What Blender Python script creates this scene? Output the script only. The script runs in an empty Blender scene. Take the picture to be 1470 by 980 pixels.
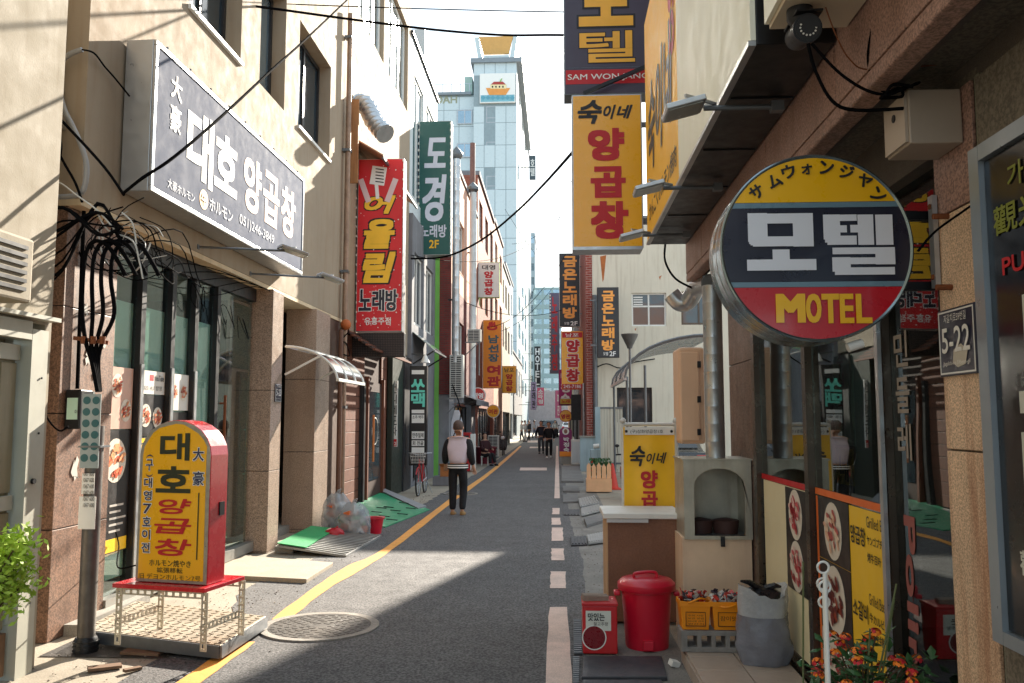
import bpy, bmesh, math, random
from mathutils import Vector, Matrix
random.seed(7)
R = math.radians
SC = bpy.context.scene
COL = SC.collection
# ------------------------------------------------------------------ camera
F, CX, CY, H = 1200., 735., 490., 1.8
YAW, PITCH = R(3.095), R(5.33)
cam = bpy.data.cameras.new('camera'); camo = bpy.data.objects.new('camera', cam); COL.objects.link(camo)
camo.location = (0, 0, H); camo.rotation_euler = (math.pi/2 + PITCH, 0, YAW)
cam.sensor_width = 36; cam.lens = 36*F/1470.; cam.clip_end = 3000; cam.clip_start = .05
SC.camera = camo
# ------------------------------------------------------------------ sky, sun, exposure
SUN_EL, SUN_AZ = R(25.), R(14.8)          # azimuth to the right of +Y
w = bpy.data.worlds.new('World'); SC.world = w; w.use_nodes = True
nt = w.node_tree; nt.nodes.clear()
o_ = nt.nodes.new('ShaderNodeOutputWorld'); bg = nt.nodes.new('ShaderNodeBackground')
sky = nt.nodes.new('ShaderNodeTexSky'); sky.sky_type = 'NISHITA'; sky.sun_disc = False
sky.sun_elevation = SUN_EL; sky.sun_rotation = SUN_AZ; sky.air_density = 1.0; sky.dust_density = 1.0; sky.ozone_density = 1.6
tc = nt.nodes.new('ShaderNodeTexCoord'); mp = nt.nodes.new('ShaderNodeMapping'); mp.inputs['Scale'].default_value = (1, 1, 2.6)
nz = nt.nodes.new('ShaderNodeTexNoise'); nz.inputs['Scale'].default_value = 3.4; nz.inputs['Detail'].default_value = 8; nz.inputs['Roughness'].default_value = .62
rp = nt.nodes.new('ShaderNodeMapRange'); rp.inputs[1].default_value = .47; rp.inputs[2].default_value = .75; rp.inputs[3].default_value = 0; rp.inputs[4].default_value = .7
hz = nt.nodes.new('ShaderNodeMix'); hz.data_type = 'RGBA'; hz.inputs[0].default_value = .8; hz.inputs[7].default_value = (1.75, 2.15, 2.35, 1)      # thin high haze over the whole sky
mx = nt.nodes.new('ShaderNodeMix'); mx.data_type = 'RGBA'; mx.inputs[7].default_value = (3.7, 3.75, 3.75, 1)                                     # broken white cloud
L_ = nt.links.new
L_(tc.outputs['Generated'], mp.inputs[0]); L_(mp.outputs[0], nz.inputs['Vector']); L_(nz.outputs[0], rp.inputs[0])
L_(sky.outputs[0], hz.inputs[6]); L_(rp.outputs[0], mx.inputs[0]); L_(hz.outputs[2], mx.inputs[6]); L_(mx.outputs[2], bg.inputs[0]); L_(bg.outputs[0], o_.inputs[0])
bg.inputs[1].default_value = .12
sl = bpy.data.lights.new('sun', 'SUN'); so = bpy.data.objects.new('sun', sl); COL.objects.link(so)
sl.energy = 3.7; sl.angle = R(.53); sl.color = (1, .90, .76)
sdir = Vector((math.sin(SUN_AZ)*math.cos(SUN_EL), math.cos(SUN_AZ)*math.cos(SUN_EL), math.sin(SUN_EL)))
so.rotation_euler = sdir.to_track_quat('Z', 'Y').to_euler(); so.location = (20, 40, 40)
SC.view_settings.view_transform = 'Standard'; SC.view_settings.look = 'None'
SC.view_settings.exposure = 2.2; SC.view_settings.gamma = 1
SC.render.engine = 'CYCLES'
try:
    SC.cycles.use_denoising = True; SC.cycles.denoiser = 'OPENIMAGEDENOISE'
    SC.cycles.max_bounces = 7; SC.cycles.diffuse_bounces = 4; SC.cycles.glossy_bounces = 4; SC.cycles.transparent_max_bounces = 10
    SC.cycles.caustics_refractive = False; SC.cycles.sample_clamp_indirect = 6
    SC.cycles.use_adaptive_sampling = True
except Exception: pass
# ------------------------------------------------------------------ pixel -> place (a distance always comes from a plane)
_f = (-math.sin(YAW)*math.cos(PITCH), math.cos(YAW)*math.cos(PITCH), math.sin(PITCH))
_r = (math.cos(YAW), math.sin(YAW), 0)
_u = (_r[1]*_f[2]-_r[2]*_f[1], _r[2]*_f[0]-_r[0]*_f[2], _r[0]*_f[1]-_r[1]*_f[0])
def ray(px, py):
    s, t = (px-CX)/F, (CY-py)/F
    return [_f[i]+s*_r[i]+t*_u[i] for i in range(3)]
def GP(px, py, z=0):
    d = ray(px, py); k = (z-H)/d[2]; return Vector((d[0]*k, d[1]*k, z))
def YP(px, py, Y):
    d = ray(px, py); k = Y/d[1]; return Vector((d[0]*k, Y, H+d[2]*k))
def XP(px, py, X):
    d = ray(px, py); k = X/d[0]; return Vector((X, d[1]*k, H+d[2]*k))
# ------------------------------------------------------------------ materials
MATS = {}
def lin(c):
    c = c/255.
    return c/12.92 if c <= .04045 else ((c+.055)/1.055)**2.4
def rgb(c): return (lin(c[0]), lin(c[1]), lin(c[2]), 1)
def M(name, c, rough=.6, metal=0, var=.12, scale=2.5, bump=0, bscale=60, streak=0, sc=(60, 45, 35), spec=.5, emit=0, speck=0, specs=220, coat=0, grime=0):
    """painted / stone / metal surface: colour variation, speckle, run-off streaks, grime patches and fine relief"""
    if name in MATS: return MATS[name]
    m = bpy.data.materials.new(name); m.use_nodes = True; MATS[name] = m
    t = m.node_tree; b = t.nodes['Principled BSDF']; N = t.nodes.new; L = t.links.new
    b.inputs['Roughness'].default_value = rough; b.inputs['Metallic'].default_value = metal
    b.inputs['Specular IOR Level'].default_value = spec
    if coat: b.inputs['Coat Weight'].default_value = coat; b.inputs['Coat Roughness'].default_value = .08
    co = N('ShaderNodeTexCoord')
    col = None
    base = N('ShaderNodeRGB'); base.outputs[0].default_value = rgb(c); col = base.outputs[0]
    def mixin(colsock, fac, colour, mode='MIX'):
        x = N('ShaderNodeMix'); x.data_type = 'RGBA'; x.blend_type = mode
        L(colsock, x.inputs[6])
        if hasattr(colour, 'is_linked'): L(colour, x.inputs[7])
        else: x.inputs[7].default_value = colour
        if hasattr(fac, 'is_linked'): L(fac, x.inputs[0])
        else: x.inputs[0].default_value = fac
        return x.outputs[2]
    def noise(s, det=5, r=.6, vec=None):
        n = N('ShaderNodeTexNoise'); n.inputs['Scale'].default_value = s; n.inputs['Detail'].default_value = det; n.inputs['Roughness'].default_value = r
        L(vec if vec is not None else co.outputs['Object'], n.inputs['Vector']); return n.outputs[0]
    def ramp(s, a, b2, v0=0, v1=1):
        r = N('ShaderNodeMapRange'); r.inputs[1].default_value = a; r.inputs[2].default_value = b2; r.inputs[3].default_value = v0; r.inputs[4].default_value = v1
        L(s, r.inputs[0]); return r.outputs[0]
    if var:
        v = ramp(noise(scale), .25, .75, 1-var, 1+var*.7)
        g = N('ShaderNodeCombineColor'); [L(v, g.inputs[i]) for i in range(3)]
        col = mixin(col, 1, g.outputs[0], 'MULTIPLY')
    if speck:
        v = ramp(noise(specs, 2, .7), .38, .62, 1-speck, 1+speck)
        g = N('ShaderNodeCombineColor'); [L(v, g.inputs[i]) for i in range(3)]
        col = mixin(col, 1, g.outputs[0], 'MULTIPLY')
    if streak:
        mpn = N('ShaderNodeMapping'); mpn.inputs['Scale'].default_value = (5, 5, .35); L(co.outputs['Object'], mpn.inputs[0])
        v = ramp(noise(1.4, 6, .65, mpn.outputs[0]), .5, .72, 0, streak)
        col = mixin(col, v, rgb(sc))
    if grime:
        v = ramp(noise(1.1, 8, .7), .52, .7, 0, grime)
        col = mixin(col, v, rgb(sc))
    L(col, b.inputs['Base Color'])
    if emit: L(col, b.inputs['Emission Color']); b.inputs['Emission Strength'].default_value = emit
    rv = ramp(noise(scale*3+2), .3, .7, max(0, rough-.08), min(1, rough+.1)); L(rv, b.inputs['Roughness'])
    if bump:
        bn = N('ShaderNodeBump'); bn.inputs['Strength'].default_value = bump; bn.inputs['Distance'].default_value = .01
        L(noise(bscale, 4, .65), bn.inputs['Height']); L(bn.outputs[0], b.inputs['Normal'])
    return m
def brickmat(name, c1, c2, mortar, axis='x', sx=.21, sy=.07):
    if name in MATS: return MATS[name]
    m = bpy.data.materials.new(name); m.use_nodes = True; MATS[name] = m
    t = m.node_tree; b = t.nodes['Principled BSDF']; N = t.nodes.new; L = t.links.new
    co = N('ShaderNodeTexCoord'); s = N('ShaderNodeSeparateXYZ'); L(co.outputs['Object'], s.inputs[0])
    cb = N('ShaderNodeCombineXYZ'); L(s.outputs[1 if axis == 'x' else 0], cb.inputs[0]); L(s.outputs[2], cb.inputs[1])
    k = N('ShaderNodeTexBrick'); L(cb.outputs[0], k.inputs[0])
    k.inputs['Color1'].default_value = rgb(c1); k.inputs['Color2'].default_value = rgb(c2); k.inputs['Mortar'].default_value = rgb(mortar)
    k.inputs['Scale'].default_value = 1; k.inputs['Brick Width'].default_value = sx; k.inputs['Row Height'].default_value = sy; k.inputs['Mortar Size'].default_value = .008
    n = N('ShaderNodeTexNoise'); n.inputs['Scale'].default_value = 1.3; n.inputs['Detail'].default_value = 6; L(co.outputs['Object'], n.inputs[0])
    r = N('ShaderNodeMapRange'); r.inputs[3].default_value = .7; r.inputs[4].default_value = 1.25; L(n.outputs[0], r.inputs[0])
    g = N('ShaderNodeCombineColor'); [L(r.outputs[0], g.inputs[i]) for i in range(3)]
    x = N('ShaderNodeMix'); x.data_type = 'RGBA'; x.blend_type = 'MULTIPLY'; x.inputs[0].default_value = 1; L(k.outputs[0], x.inputs[6]); L(g.outputs[0], x.inputs[7])
    L(x.outputs[2], b.inputs['Base Color']); b.inputs['Roughness'].default_value = .8
    bn = N('ShaderNodeBump'); bn.inputs['Strength'].default_value = .4; bn.inputs['Distance'].default_value = .01; bn.invert = True; L(k.outputs['Fac'], bn.inputs['Height']); L(bn.outputs[0], b.inputs['Normal'])
    return m
def filmmat(name, c, clear=.4, rough=.2):
    """thin crumpled plastic film, partly see-through"""
    m = M(name, c, rough, var=.2, scale=9, bump=1.0, bscale=24, spec=.6); t = m.node_tree; N = t.nodes.new; L = t.links.new
    b = t.nodes['Principled BSDF']; o = [n for n in t.nodes if n.type == 'OUTPUT_MATERIAL'][0]
    a = N('ShaderNodeBsdfTransparent'); x = N('ShaderNodeMixShader'); x.inputs[0].default_value = clear; L(b.outputs[0], x.inputs[1]); L(a.outputs[0], x.inputs[2]); L(x.outputs[0], o.inputs[0]); return m
def glassmat(name, tint=(200, 215, 215), refl=.12, rough=.01):
    if name in MATS: return MATS[name]
    m = bpy.data.materials.new(name); m.use_nodes = True; MATS[name] = m
    t = m.node_tree; t.nodes.clear(); N = t.nodes.new; L = t.links.new
    o = N('ShaderNodeOutputMaterial'); a = N('ShaderNodeBsdfTransparent'); a.inputs[0].default_value = rgb(tint)
    g = N('ShaderNodeBsdfGlossy'); g.inputs['Roughness'].default_value = rough; g.inputs[0].default_value = (.92, .97, .97, 1)
    fr = N('ShaderNodeFresnel'); ge = N('ShaderNodeNewGeometry'); io = N('ShaderNodeMapRange'); io.inputs[3].default_value = 1.45; io.inputs[4].default_value = 1/1.45; L(ge.outputs['Backfacing'], io.inputs[0]); L(io.outputs[0], fr.inputs[0])
    ad = N('ShaderNodeMath'); ad.operation = 'ADD'; ad.use_clamp = True; ad.inputs[1].default_value = refl; L(fr.outputs[0], ad.inputs[0])
    x = N('ShaderNodeMixShader'); L(ad.outputs[0], x.inputs[0]); L(a.outputs[0], x.inputs[1]); L(g.outputs[0], x.inputs[2]); L(x.outputs[0], o.inputs[0])
    tcn = N('ShaderNodeTexCoord'); nn = N('ShaderNodeTexNoise'); nn.inputs['Scale'].default_value = .9; L(tcn.outputs['Object'], nn.inputs[0])
    bn = N('ShaderNodeBump'); bn.inputs['Strength'].default_value = .05; bn.inputs['Distance'].default_value = .05; L(nn.outputs[0], bn.inputs['Height']); L(bn.outputs[0], g.inputs['Normal'])
    return m
# ------------------------------------------------------------------ mesh building
class MB:
    def __init__(s): s.v = []; s.f = []; s.m = []; s.cm = 0
    def add(s, vs, fs):
        n = len(s.v); s.v += [tuple(v) for v in vs]
        for q in fs: s.f.append([i+n for i in q]); s.m.append(s.cm)
        return s
    def mat(s, i): s.cm = i; return s
    def box(s, x0, y0, z0, x1, y1, z1):
        x0, x1 = min(x0, x1), max(x0, x1); y0, y1 = min(y0, y1), max(y0, y1); z0, z1 = min(z0, z1), max(z0, z1)
        return s.add([(x0,y0,z0),(x1,y0,z0),(x1,y1,z0),(x0,y1,z0),(x0,y0,z1),(x1,y0,z1),(x1,y1,z1),(x0,y1,z1)],
                     [(0,3,2,1),(4,5,6,7),(0,1,5,4),(1,2,6,5),(2,3,7,6),(3,0,4,7)])
    def obox(s, c, size, rot=(0, 0, 0)):
        m = Matrix.Translation(c) @ (rot if isinstance(rot, Matrix) else (Matrix.Rotation(rot[2], 4, 'Z') @ Matrix.Rotation(rot[1], 4, 'Y') @ Matrix.Rotation(rot[0], 4, 'X')))
        a, b, d = [q/2 for q in size]
        return s.add([m @ Vector(p) for p in [(-a,-b,-d),(a,-b,-d),(a,b,-d),(-a,b,-d),(-a,-b,d),(a,-b,d),(a,b,d),(-a,b,d)]],
                     [(0,3,2,1),(4,5,6,7),(0,1,5,4),(1,2,6,5),(2,3,7,6),(3,0,4,7)])
    def bar(s, p, q, w, h=None):
        p, q = Vector(p), Vector(q); h = h or w; d = q-p; L = d.length
        if L < 1e-6: return s
        m = d.to_track_quat('Z', 'Y').to_matrix().to_4x4()
        return s.obox((p+q)/2, (w, h, L), m)
    def quad(s, *p): return s.add(p, [tuple(range(len(p)))])
    def cyl(s, p, q, r0, r1=None, n=12, caps=True):
        p, q = Vector(p), Vector(q); r1 = r0 if r1 is None else r1
        m = (q-p).to_track_quat('Z', 'Y').to_matrix(); vs = []
        for c, r in ((p, r0), (q, r1)):
            for i in range(n):
                a = 2*math.pi*i/n; vs.append(c + m @ Vector((r*math.cos(a), r*math.sin(a), 0)))
        fs = [(i, (i+1) % n, n+(i+1) % n, n+i) for i in range(n)]
        if caps: fs += [tuple(range(n-1, -1, -1)), tuple(range(n, 2*n))]
        return s.add(vs, fs)
    def tube(s, pts, r, n=6, caps=True):
        pts = [Vector(p) for p in pts]; k = len(pts); vs = []; up = Vector((.13, .21, .97))
        rr = r if isinstance(r, (list, tuple)) else [r]*k
        for i, p in enumerate(pts):
            d = (pts[min(i+1, k-1)]-pts[max(i-1, 0)])
            if d.length < 1e-9: d = Vector((0, 0, 1))
            d.normalize(); a = d.cross(up)
            if a.length < .05: a = d.cross(Vector((1, 0, 0)))
            a.normalize(); b = d.cross(a); up = -b if False else up
            for j in range(n):
                t = 2*math.pi*j/n; vs.append(p + a*rr[i]*math.cos(t) + b*rr[i]*math.sin(t))
        fs = [(i*n+j, i*n+(j+1) % n, (i+1)*n+(j+1) % n, (i+1)*n+j) for i in range(k-1) for j in range(n)]
        if caps: fs += [tuple(range(n-1, -1, -1)), tuple(range((k-1)*n, k*n))]
        return s.add(vs, fs)
    def lathe(s, c, prof, n=20, axis='z', caps=True):
        c = Vector(c); vs = []
        for r, h in prof:
            for j in range(n):
                t = 2*math.pi*j/n; x, y = r*math.cos(t), r*math.sin(t)
                vs.append(c + (Vector((x, y, h)) if axis == 'z' else Vector((x, h, y)) if axis == 'y' else Vector((h, x, y))))
        k = len(prof); fs = [(i*n+j, i*n+(j+1) % n, (i+1)*n+(j+1) % n, (i+1)*n+j) for i in range(k-1) for j in range(n)]
        if caps: fs += [tuple(range(n-1, -1, -1)), tuple(range((k-1)*n, k*n))]
        return s.add(vs, fs)
    def prism(s, pts, d):
        """closed outline (3D points) pushed along vector d"""
        pts = [Vector(p) for p in pts]; d = Vector(d); n = len(pts)
        return s.add(pts + [p+d for p in pts], [tuple(range(n-1, -1, -1)), tuple(range(n, 2*n))] + [(i, (i+1) % n, n+(i+1) % n, n+i) for i in range(n)])
    def ell(s, c, r, n=10, k=7):
        c = Vector(c); vs = []; fs = []
        for i in range(k+1):
            t = math.pi*i/k
            for j in range(n):
                a = 2*math.pi*j/n; vs.append(c+Vector((r[0]*math.sin(t)*math.cos(a), r[1]*math.sin(t)*math.sin(a), r[2]*math.cos(t))))
        for i in range(k):
            for j in range(n): fs.append((i*n+j, (i+1)*n+j, (i+1)*n+(j+1) % n, i*n+(j+1) % n))
        return s.add(vs, fs)
    def build(s, name, mat, parent=None, smooth=False, bev=0, loc=None):
        me = bpy.data.meshes.new(name)
        base = root_loc(parent) if parent is not None else Vector(loc if loc is not None else (0, 0, 0))
        me.from_pydata([Vector(v)-base for v in s.v], [], s.f); me.validate()
        for x in (mat if isinstance(mat, (list, tuple)) else [mat]): me.materials.append(x)
        if max(s.m, default=0) > 0:
            for p, i in zip(me.polygons, s.m): p.material_index = i
        if len(s.f) < 60000:
            bm = bmesh.new(); bm.from_mesh(me); bmesh.ops.remove_doubles(bm, verts=bm.verts, dist=1e-5)
            bmesh.ops.recalc_face_normals(bm, faces=bm.faces); bm.to_mesh(me); bm.free()
        if smooth:
            for p in me.polygons: p.use_smooth = True
            try: me.set_sharp_from_angle(angle=R(40))
            except Exception: pass
        o = bpy.data.objects.new(name, me); COL.objects.link(o)
        if parent is not None: o.parent = parent
        else: o.location = base
        if bev:
            b = o.modifiers.new('bevel', 'BEVEL'); b.width = bev; b.segments = 2; b.limit_method = 'ANGLE'; b.angle_limit = R(50)
        return o
def root_loc(o):
    while o.parent is not None: o = o.parent
    return Vector(o.location)
def tag(o, label=None, cat=None, group=None, kind=None):
    if label: o['label'] = label
    if cat: o['category'] = cat
    if group: o['group'] = group
    if kind: o['kind'] = kind
    return o
def thing(name, label, cat, loc=(0, 0, 0), group=None):
    o = bpy.data.objects.new(name, None); COL.objects.link(o); o.location = loc; o.empty_display_size = .1
    return tag(o, label, cat, group)
def copy_tree(o, parent=None):
    c = o.copy(); COL.objects.link(c); c.parent = parent
    for ch in list(o.children): copy_tree(ch, c)
    return c
def B(name, mat, parent, *boxes, bev=0, smooth=False):
    m = MB()
    for b in boxes: m.box(*b)
    return m.build(name, mat, parent, bev=bev, smooth=smooth)
# ------------------------------------------------------------------ lettering
WORK = bpy.data.scenes.new('work')                                        # small side scene in which texts and figures are meshed
def evaluated(ob):
    WORK.collection.objects.link(ob)
    with bpy.context.temp_override(scene=WORK, view_layer=WORK.view_layers[0]):
        dg = bpy.context.evaluated_depsgraph_get(); dg.update(); me = bpy.data.meshes.new_from_object(ob.evaluated_get(dg))
    WORK.collection.objects.unlink(ob); return me
_TC = {}
def textmesh(body, bold=.0, shear=0):
    k = (body, bold, shear)
    if k in _TC: return _TC[k]
    cu = bpy.data.curves.new('t', 'FONT'); cu.body = body; cu.offset = bold; cu.shear = shear; cu.resolution_u = 3; cu.fill_mode = 'FRONT'
    ob = bpy.data.objects.new('t', cu); me = evaluated(ob)
    vs = [tuple(v.co) for v in me.vertices]; fs = [list(p.vertices) for p in me.polygons]
    bpy.data.objects.remove(ob); bpy.data.curves.remove(cu); bpy.data.meshes.remove(me)
    if not vs: _TC[k] = ([], []); return _TC[k]
    x0 = min(v[0] for v in vs); x1 = max(v[0] for v in vs); y0 = min(v[1] for v in vs); y1 = max(v[1] for v in vs)
    vs = [((v[0]-x0)/max(x1-x0, 1e-6), (v[1]-y0)/max(y1-y0, 1e-6)) for v in vs]
    _TC[k] = (vs, fs); return _TC[k]
def letters(body, O, U, V, mat, parent, bold=.02, shear=0, name='lettering', dil=None):
    """flat print: the text stretched over O + a*U + b*V"""
    vs, fs = textmesh(body, 0, shear)
    if not vs: return None
    O, U, V = Vector(O), Vector(U), Vector(V); nrm = U.cross(V).normalized(); m = MB()
    d = bold*1.0*min(U.length/max(1, len(body)*.92), V.length) if dil is None else dil; u, v = U.normalized(), V.normalized()
    fu, fv = max(.3, 1-2*d/U.length), max(.3, 1-2*d/V.length)
    ring = [(0, 0)] if d < .0004 else [(a_, b_) for a_ in (-1, 0, 1) for b_ in (-1, 0, 1) if a_ or b_] if d > .012*V.length else [(-.8, -.8), (.8, -.8), (.8, .8), (-.8, .8)]
    for i, (dx, dy) in enumerate(ring):                                   # heavier strokes: stacked print passes
        m.add([O+U*(.5+(p-.5)*fu)+V*(.5+(q-.5)*fv)+u*(dx*d)+v*(dy*d)+nrm*(.0002*i) for p, q in vs], fs)
    return m.build_flat(name, mat, parent)
def build_flat(s, name, mat, parent):
    me = bpy.data.meshes.new(name); base = root_loc(parent)
    me.from_pydata([Vector(v)-base for v in s.v], [], s.f); me.materials.append(mat)
    o = bpy.data.objects.new(name, me); COL.objects.link(o); o.parent = parent; return o
MB.build_flat = build_flat
def ty(body, b, Y, mat, parent, bold=.02, shear=0, out=None):
    """print on a plane facing the street's near end (-Y); b = picture box of the print"""
    Y -= .005
    p = YP(b[0], b[3], Y); q = YP(b[2], b[1], Y)
    if out:
        h_ = min((q.x-p.x)/max(1, len(body)*.92), q.z-p.z); d = bold*1.0*h_; e = out[1]*.8*h_
        letters(body, (p.x-e, Y+.0025, p.z-e), (q.x-p.x+2*e, 0, 0), (0, 0, q.z-p.z+2*e), out[0], parent, shear=shear, dil=d+e)
    return letters(body, p, (q.x-p.x, 0, 0), (0, 0, q.z-p.z), mat, parent, bold, shear)
def tyv(chars, b, Y, mat, parent, bold=.02, shear=0, gap=.12, out=None):
    n = len(chars); h = (b[3]-b[1])/n
    for i, c in enumerate(chars):
        if c != ' ': ty(c, (b[0], b[1]+h*(i+gap/2), b[2], b[1]+h*(i+1-gap/2)), Y, mat, parent, bold, shear, out)
def txw(body, X, y0, z0, y1, z1, mat, parent, bold=.02, side=1, shear=0):
    """print on a wall facing +X (side=1, reads towards +Y) or -X (side=-1, reads towards -Y)"""
    if side > 0: return letters(body, (X+.004, y0, z0), (0, y1-y0, 0), (0, 0, z1-z0), mat, parent, bold, shear)
    return letters(body, (X-.004, y1, z0), (0, y0-y1, 0), (0, 0, z1-z0), mat, parent, bold, shear)
def wall_x(m, X, t, y0, y1, z0, z1, holes, side=1):
    """wall whose outer face is X and which is t thick, with rectangular openings (y0,z0,y1,z1)"""
    Xb = X - t*side
    ys = sorted({y0, y1, *[h[0] for h in holes], *[h[2] for h in holes]}); zs = sorted({z0, z1, *[h[1] for h in holes], *[h[3] for h in holes]})
    ys = [y for y in ys if y0-1e-6 <= y <= y1+1e-6]; zs = [z for z in zs if z0-1e-6 <= z <= z1+1e-6]
    def solid(i, j):
        if i < 0 or j < 0 or i >= len(ys)-1 or j >= len(zs)-1: return False
        cy, cz = (ys[i]+ys[i+1])/2, (zs[j]+zs[j+1])/2
        return not any(h[0] < cy < h[2] and h[1] < cz < h[3] for h in holes)
    for i in range(len(ys)-1):
        for j in range(len(zs)-1):
            if not solid(i, j): continue
            a, b, c, d = ys[i], ys[i+1], zs[j], zs[j+1]
            m.quad((X, a, c), (X, b, c), (X, b, d), (X, a, d)); m.quad((Xb, a, c), (Xb, a, d), (Xb, b, d), (Xb, b, c))
            if not solid(i-1, j): m.quad((X, a, c), (X, a, d), (Xb, a, d), (Xb, a, c))
            if not solid(i+1, j): m.quad((X, b, c), (Xb, b, c), (Xb, b, d), (X, b, d))
            if not solid(i, j-1): m.quad((X, a, c), (Xb, a, c), (Xb, b, c), (X, b, c))
            if not solid(i, j+1): m.quad((X, a, d), (X, b, d), (Xb, b, d), (Xb, a, d))
    return m
def wall_y(m, Y, t, x0, x1, z0, z1, holes):
    """the same for a wall facing -Y; openings (x0,z0,x1,z1)"""
    q = MB(); wall_x(q, 0, t, x0, x1, z0, z1, holes)
    m.add([(v[1], Y-v[0], v[2]) for v in q.v], q.f); return m
def window_x(parent, X, y0, z0, y1, z1, frame, pane, n=2, fw=.05, depth=.12, side=1, sill=None, name='window'):
    """window set back in a wall facing +-X: frame, mullions, one pane per light"""
    xb = X - side*depth; m = MB()
    m.box(xb, y0, z0, xb-side*.06, y1, z0+fw).box(xb, y0, z1-fw, xb-side*.06, y1, z1)
    m.box(xb, y0, z0+fw, xb-side*.06, y0+fw, z1-fw).box(xb, y1-fw, z0+fw, xb-side*.06, y1, z1-fw)
    for i in range(1, n):
        y = y0+(y1-y0)*i/n; m.box(xb, y-fw/2, z0+fw, xb-side*.06, y+fw/2, z1-fw)
    w_ = m.build(name, frame, parent)
    for i in range(n):
        a, b = y0+(y1-y0)*i/n+fw*.5, y0+(y1-y0)*(i+1)/n-fw*.5
        B('pane', pane, w_, (xb-side*.03, a, z0+fw*.5, xb-side*.038, b, z1-fw*.5))
    if sill: B('sill', sill, w_, (X-side*depth*.9, y0-.03, z0-.05, X+side*.04, y1+.03, z0-.002))
    return w_
def window_y(parent, Y, x0, z0, x1, z1, frame, pane, n=2, fw=.05, depth=.1, name='window', hsplit=None):
    yb = Y+depth; m = MB()
    m.box(x0, yb, z0, x1, yb+.06, z0+fw).box(x0, yb, z1-fw, x1, yb+.06, z1).box(x0, yb, z0+fw, x0+fw, yb+.06, z1-fw).box(x1-fw, yb, z0+fw, x1, yb+.06, z1-fw)
    for i in range(1, n):
        x = x0+(x1-x0)*i/n; m.box(x-fw/2, yb, z0+fw, x+fw/2, yb+.06, z1-fw)
    if hsplit: m.box(x0+fw, yb-.002, z0+(z1-z0)*hsplit-fw/2, x1-fw, yb+.05, z0+(z1-z0)*hsplit+fw/2)
    w_ = m.build(name, frame, parent)
    for i in range(n):
        a, b = x0+(x1-x0)*i/n+fw*.5, x0+(x1-x0)*(i+1)/n-fw*.5
        B('pane', pane, w_, (a, yb+.03, z0+fw*.5, b, yb+.038, z1-fw*.5))
    return w_
def sag(p, q, s, n=14):
    p, q = Vector(p), Vector(q)
    return [p.lerp(q, i/n) - Vector((0, 0, s*4*(i/n)*(1-i/n))) for i in range(n+1)]
def smoothpts(pts, k=5):
    pts = [Vector(p) for p in pts]; out = []
    for i in range(len(pts)-1):
        a, b, c, d = pts[max(i-1, 0)], pts[i], pts[i+1], pts[min(i+2, len(pts)-1)]
        for j in range(k):
            t = j/k; out.append(.5*((2*b)+(c-a)*t+(2*a-5*b+4*c-d)*t*t+(3*b-a-3*c+d)*t**3))
    return out+[pts[-1]]
def cable(label, pts, r, mat, group='cables', cat='cable', name='cable', n=6):
    return tag(MB().tube(pts, r, n).build(name, mat, None, smooth=True), label, cat, group)
# ------------------------------------------------------------------ shared palette
WHITE = M('white_paint', (225, 224, 218), .5, var=.06, streak=.12)
BLACK = M('black_print', (22, 22, 26), .5, var=.05)
REDP = M('red_print', (190, 24, 34), .5, var=.05)
YELP = M('yellow_print', (246, 190, 24), .45, var=.05)
YELW = M('yellow_print_worn', (250, 192, 26), .45, var=.07, scale=5)
CABLE = M('black_cable', (16, 16, 18), .9, var=.1, spec=.02)
CABLEW = M('white_cable', (190, 190, 186), .5, var=.1)
CABLEG = M('grey_conduit', (150, 150, 150), .45, var=.15)
STEEL = M('galvanised_steel', (184, 188, 192), .34, .8, var=.2, scale=6)
STEELD = M('dull_steel', (112, 116, 120), .45, .7, var=.25, scale=5)
DARKM = M('dark_metal', (34, 35, 38), .42, .4, var=.15)
RUST = M('rusty_metal', (122, 70, 40), .8, .2, var=.4, scale=8, bump=.4)
CONC = M('concrete', (150, 146, 138), .85, var=.22, scale=1.6, bump=.35, bscale=30, grime=.5, sc=(84, 78, 70), speck=.12, specs=90)
GRAN = M('granite', (160, 140, 124), .38, var=.1, speck=.5, specs=95, streak=.25, sc=(90, 62, 44))
GRANP = M('granite_pinkish', (150, 118, 106), .5, var=.14, speck=.42, specs=80, streak=.35, sc=(84, 60, 50))
GRANR = M('granite_rust_stained', (206, 176, 146), .55, var=.2, speck=.36, specs=130, streak=.85, sc=(140, 72, 30))  # rust is real; base lightened to stand in for sun reflected onto the pillar
GREYB = M('grey_brown_stone_render', (104, 96, 84), .8, var=.15, speck=.3, specs=60)
BEIGE = M('beige_render', (158, 142, 121), .85, var=.10, scale=.9, streak=.5, sc=(138, 112, 84), bump=.15, bscale=40, grime=.12)
BEIGE2 = M('pale_beige_render', (160, 151, 134), .85, var=.10, scale=.9, streak=.4, sc=(130, 116, 96), bump=.15)
ALUD = M('dark_window_frame', (46, 46, 48), .4, .5, var=.1)
ALU = M('aluminium_frame', (170, 172, 174), .35, .7, var=.1)
GLASS = glassmat('shop_glass', (225, 236, 232), .03)
GLASSD = M('dark_window_glass', (40, 52, 58), .06, var=.3, scale=.6, spec=.9)
GLASSB = M('sky_window_glass', (150, 170, 180), .05, .75, var=.15, scale=.4, spec=.9)
INTER = M('dark_interior', (46, 42, 38), .8, var=.3)
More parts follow.
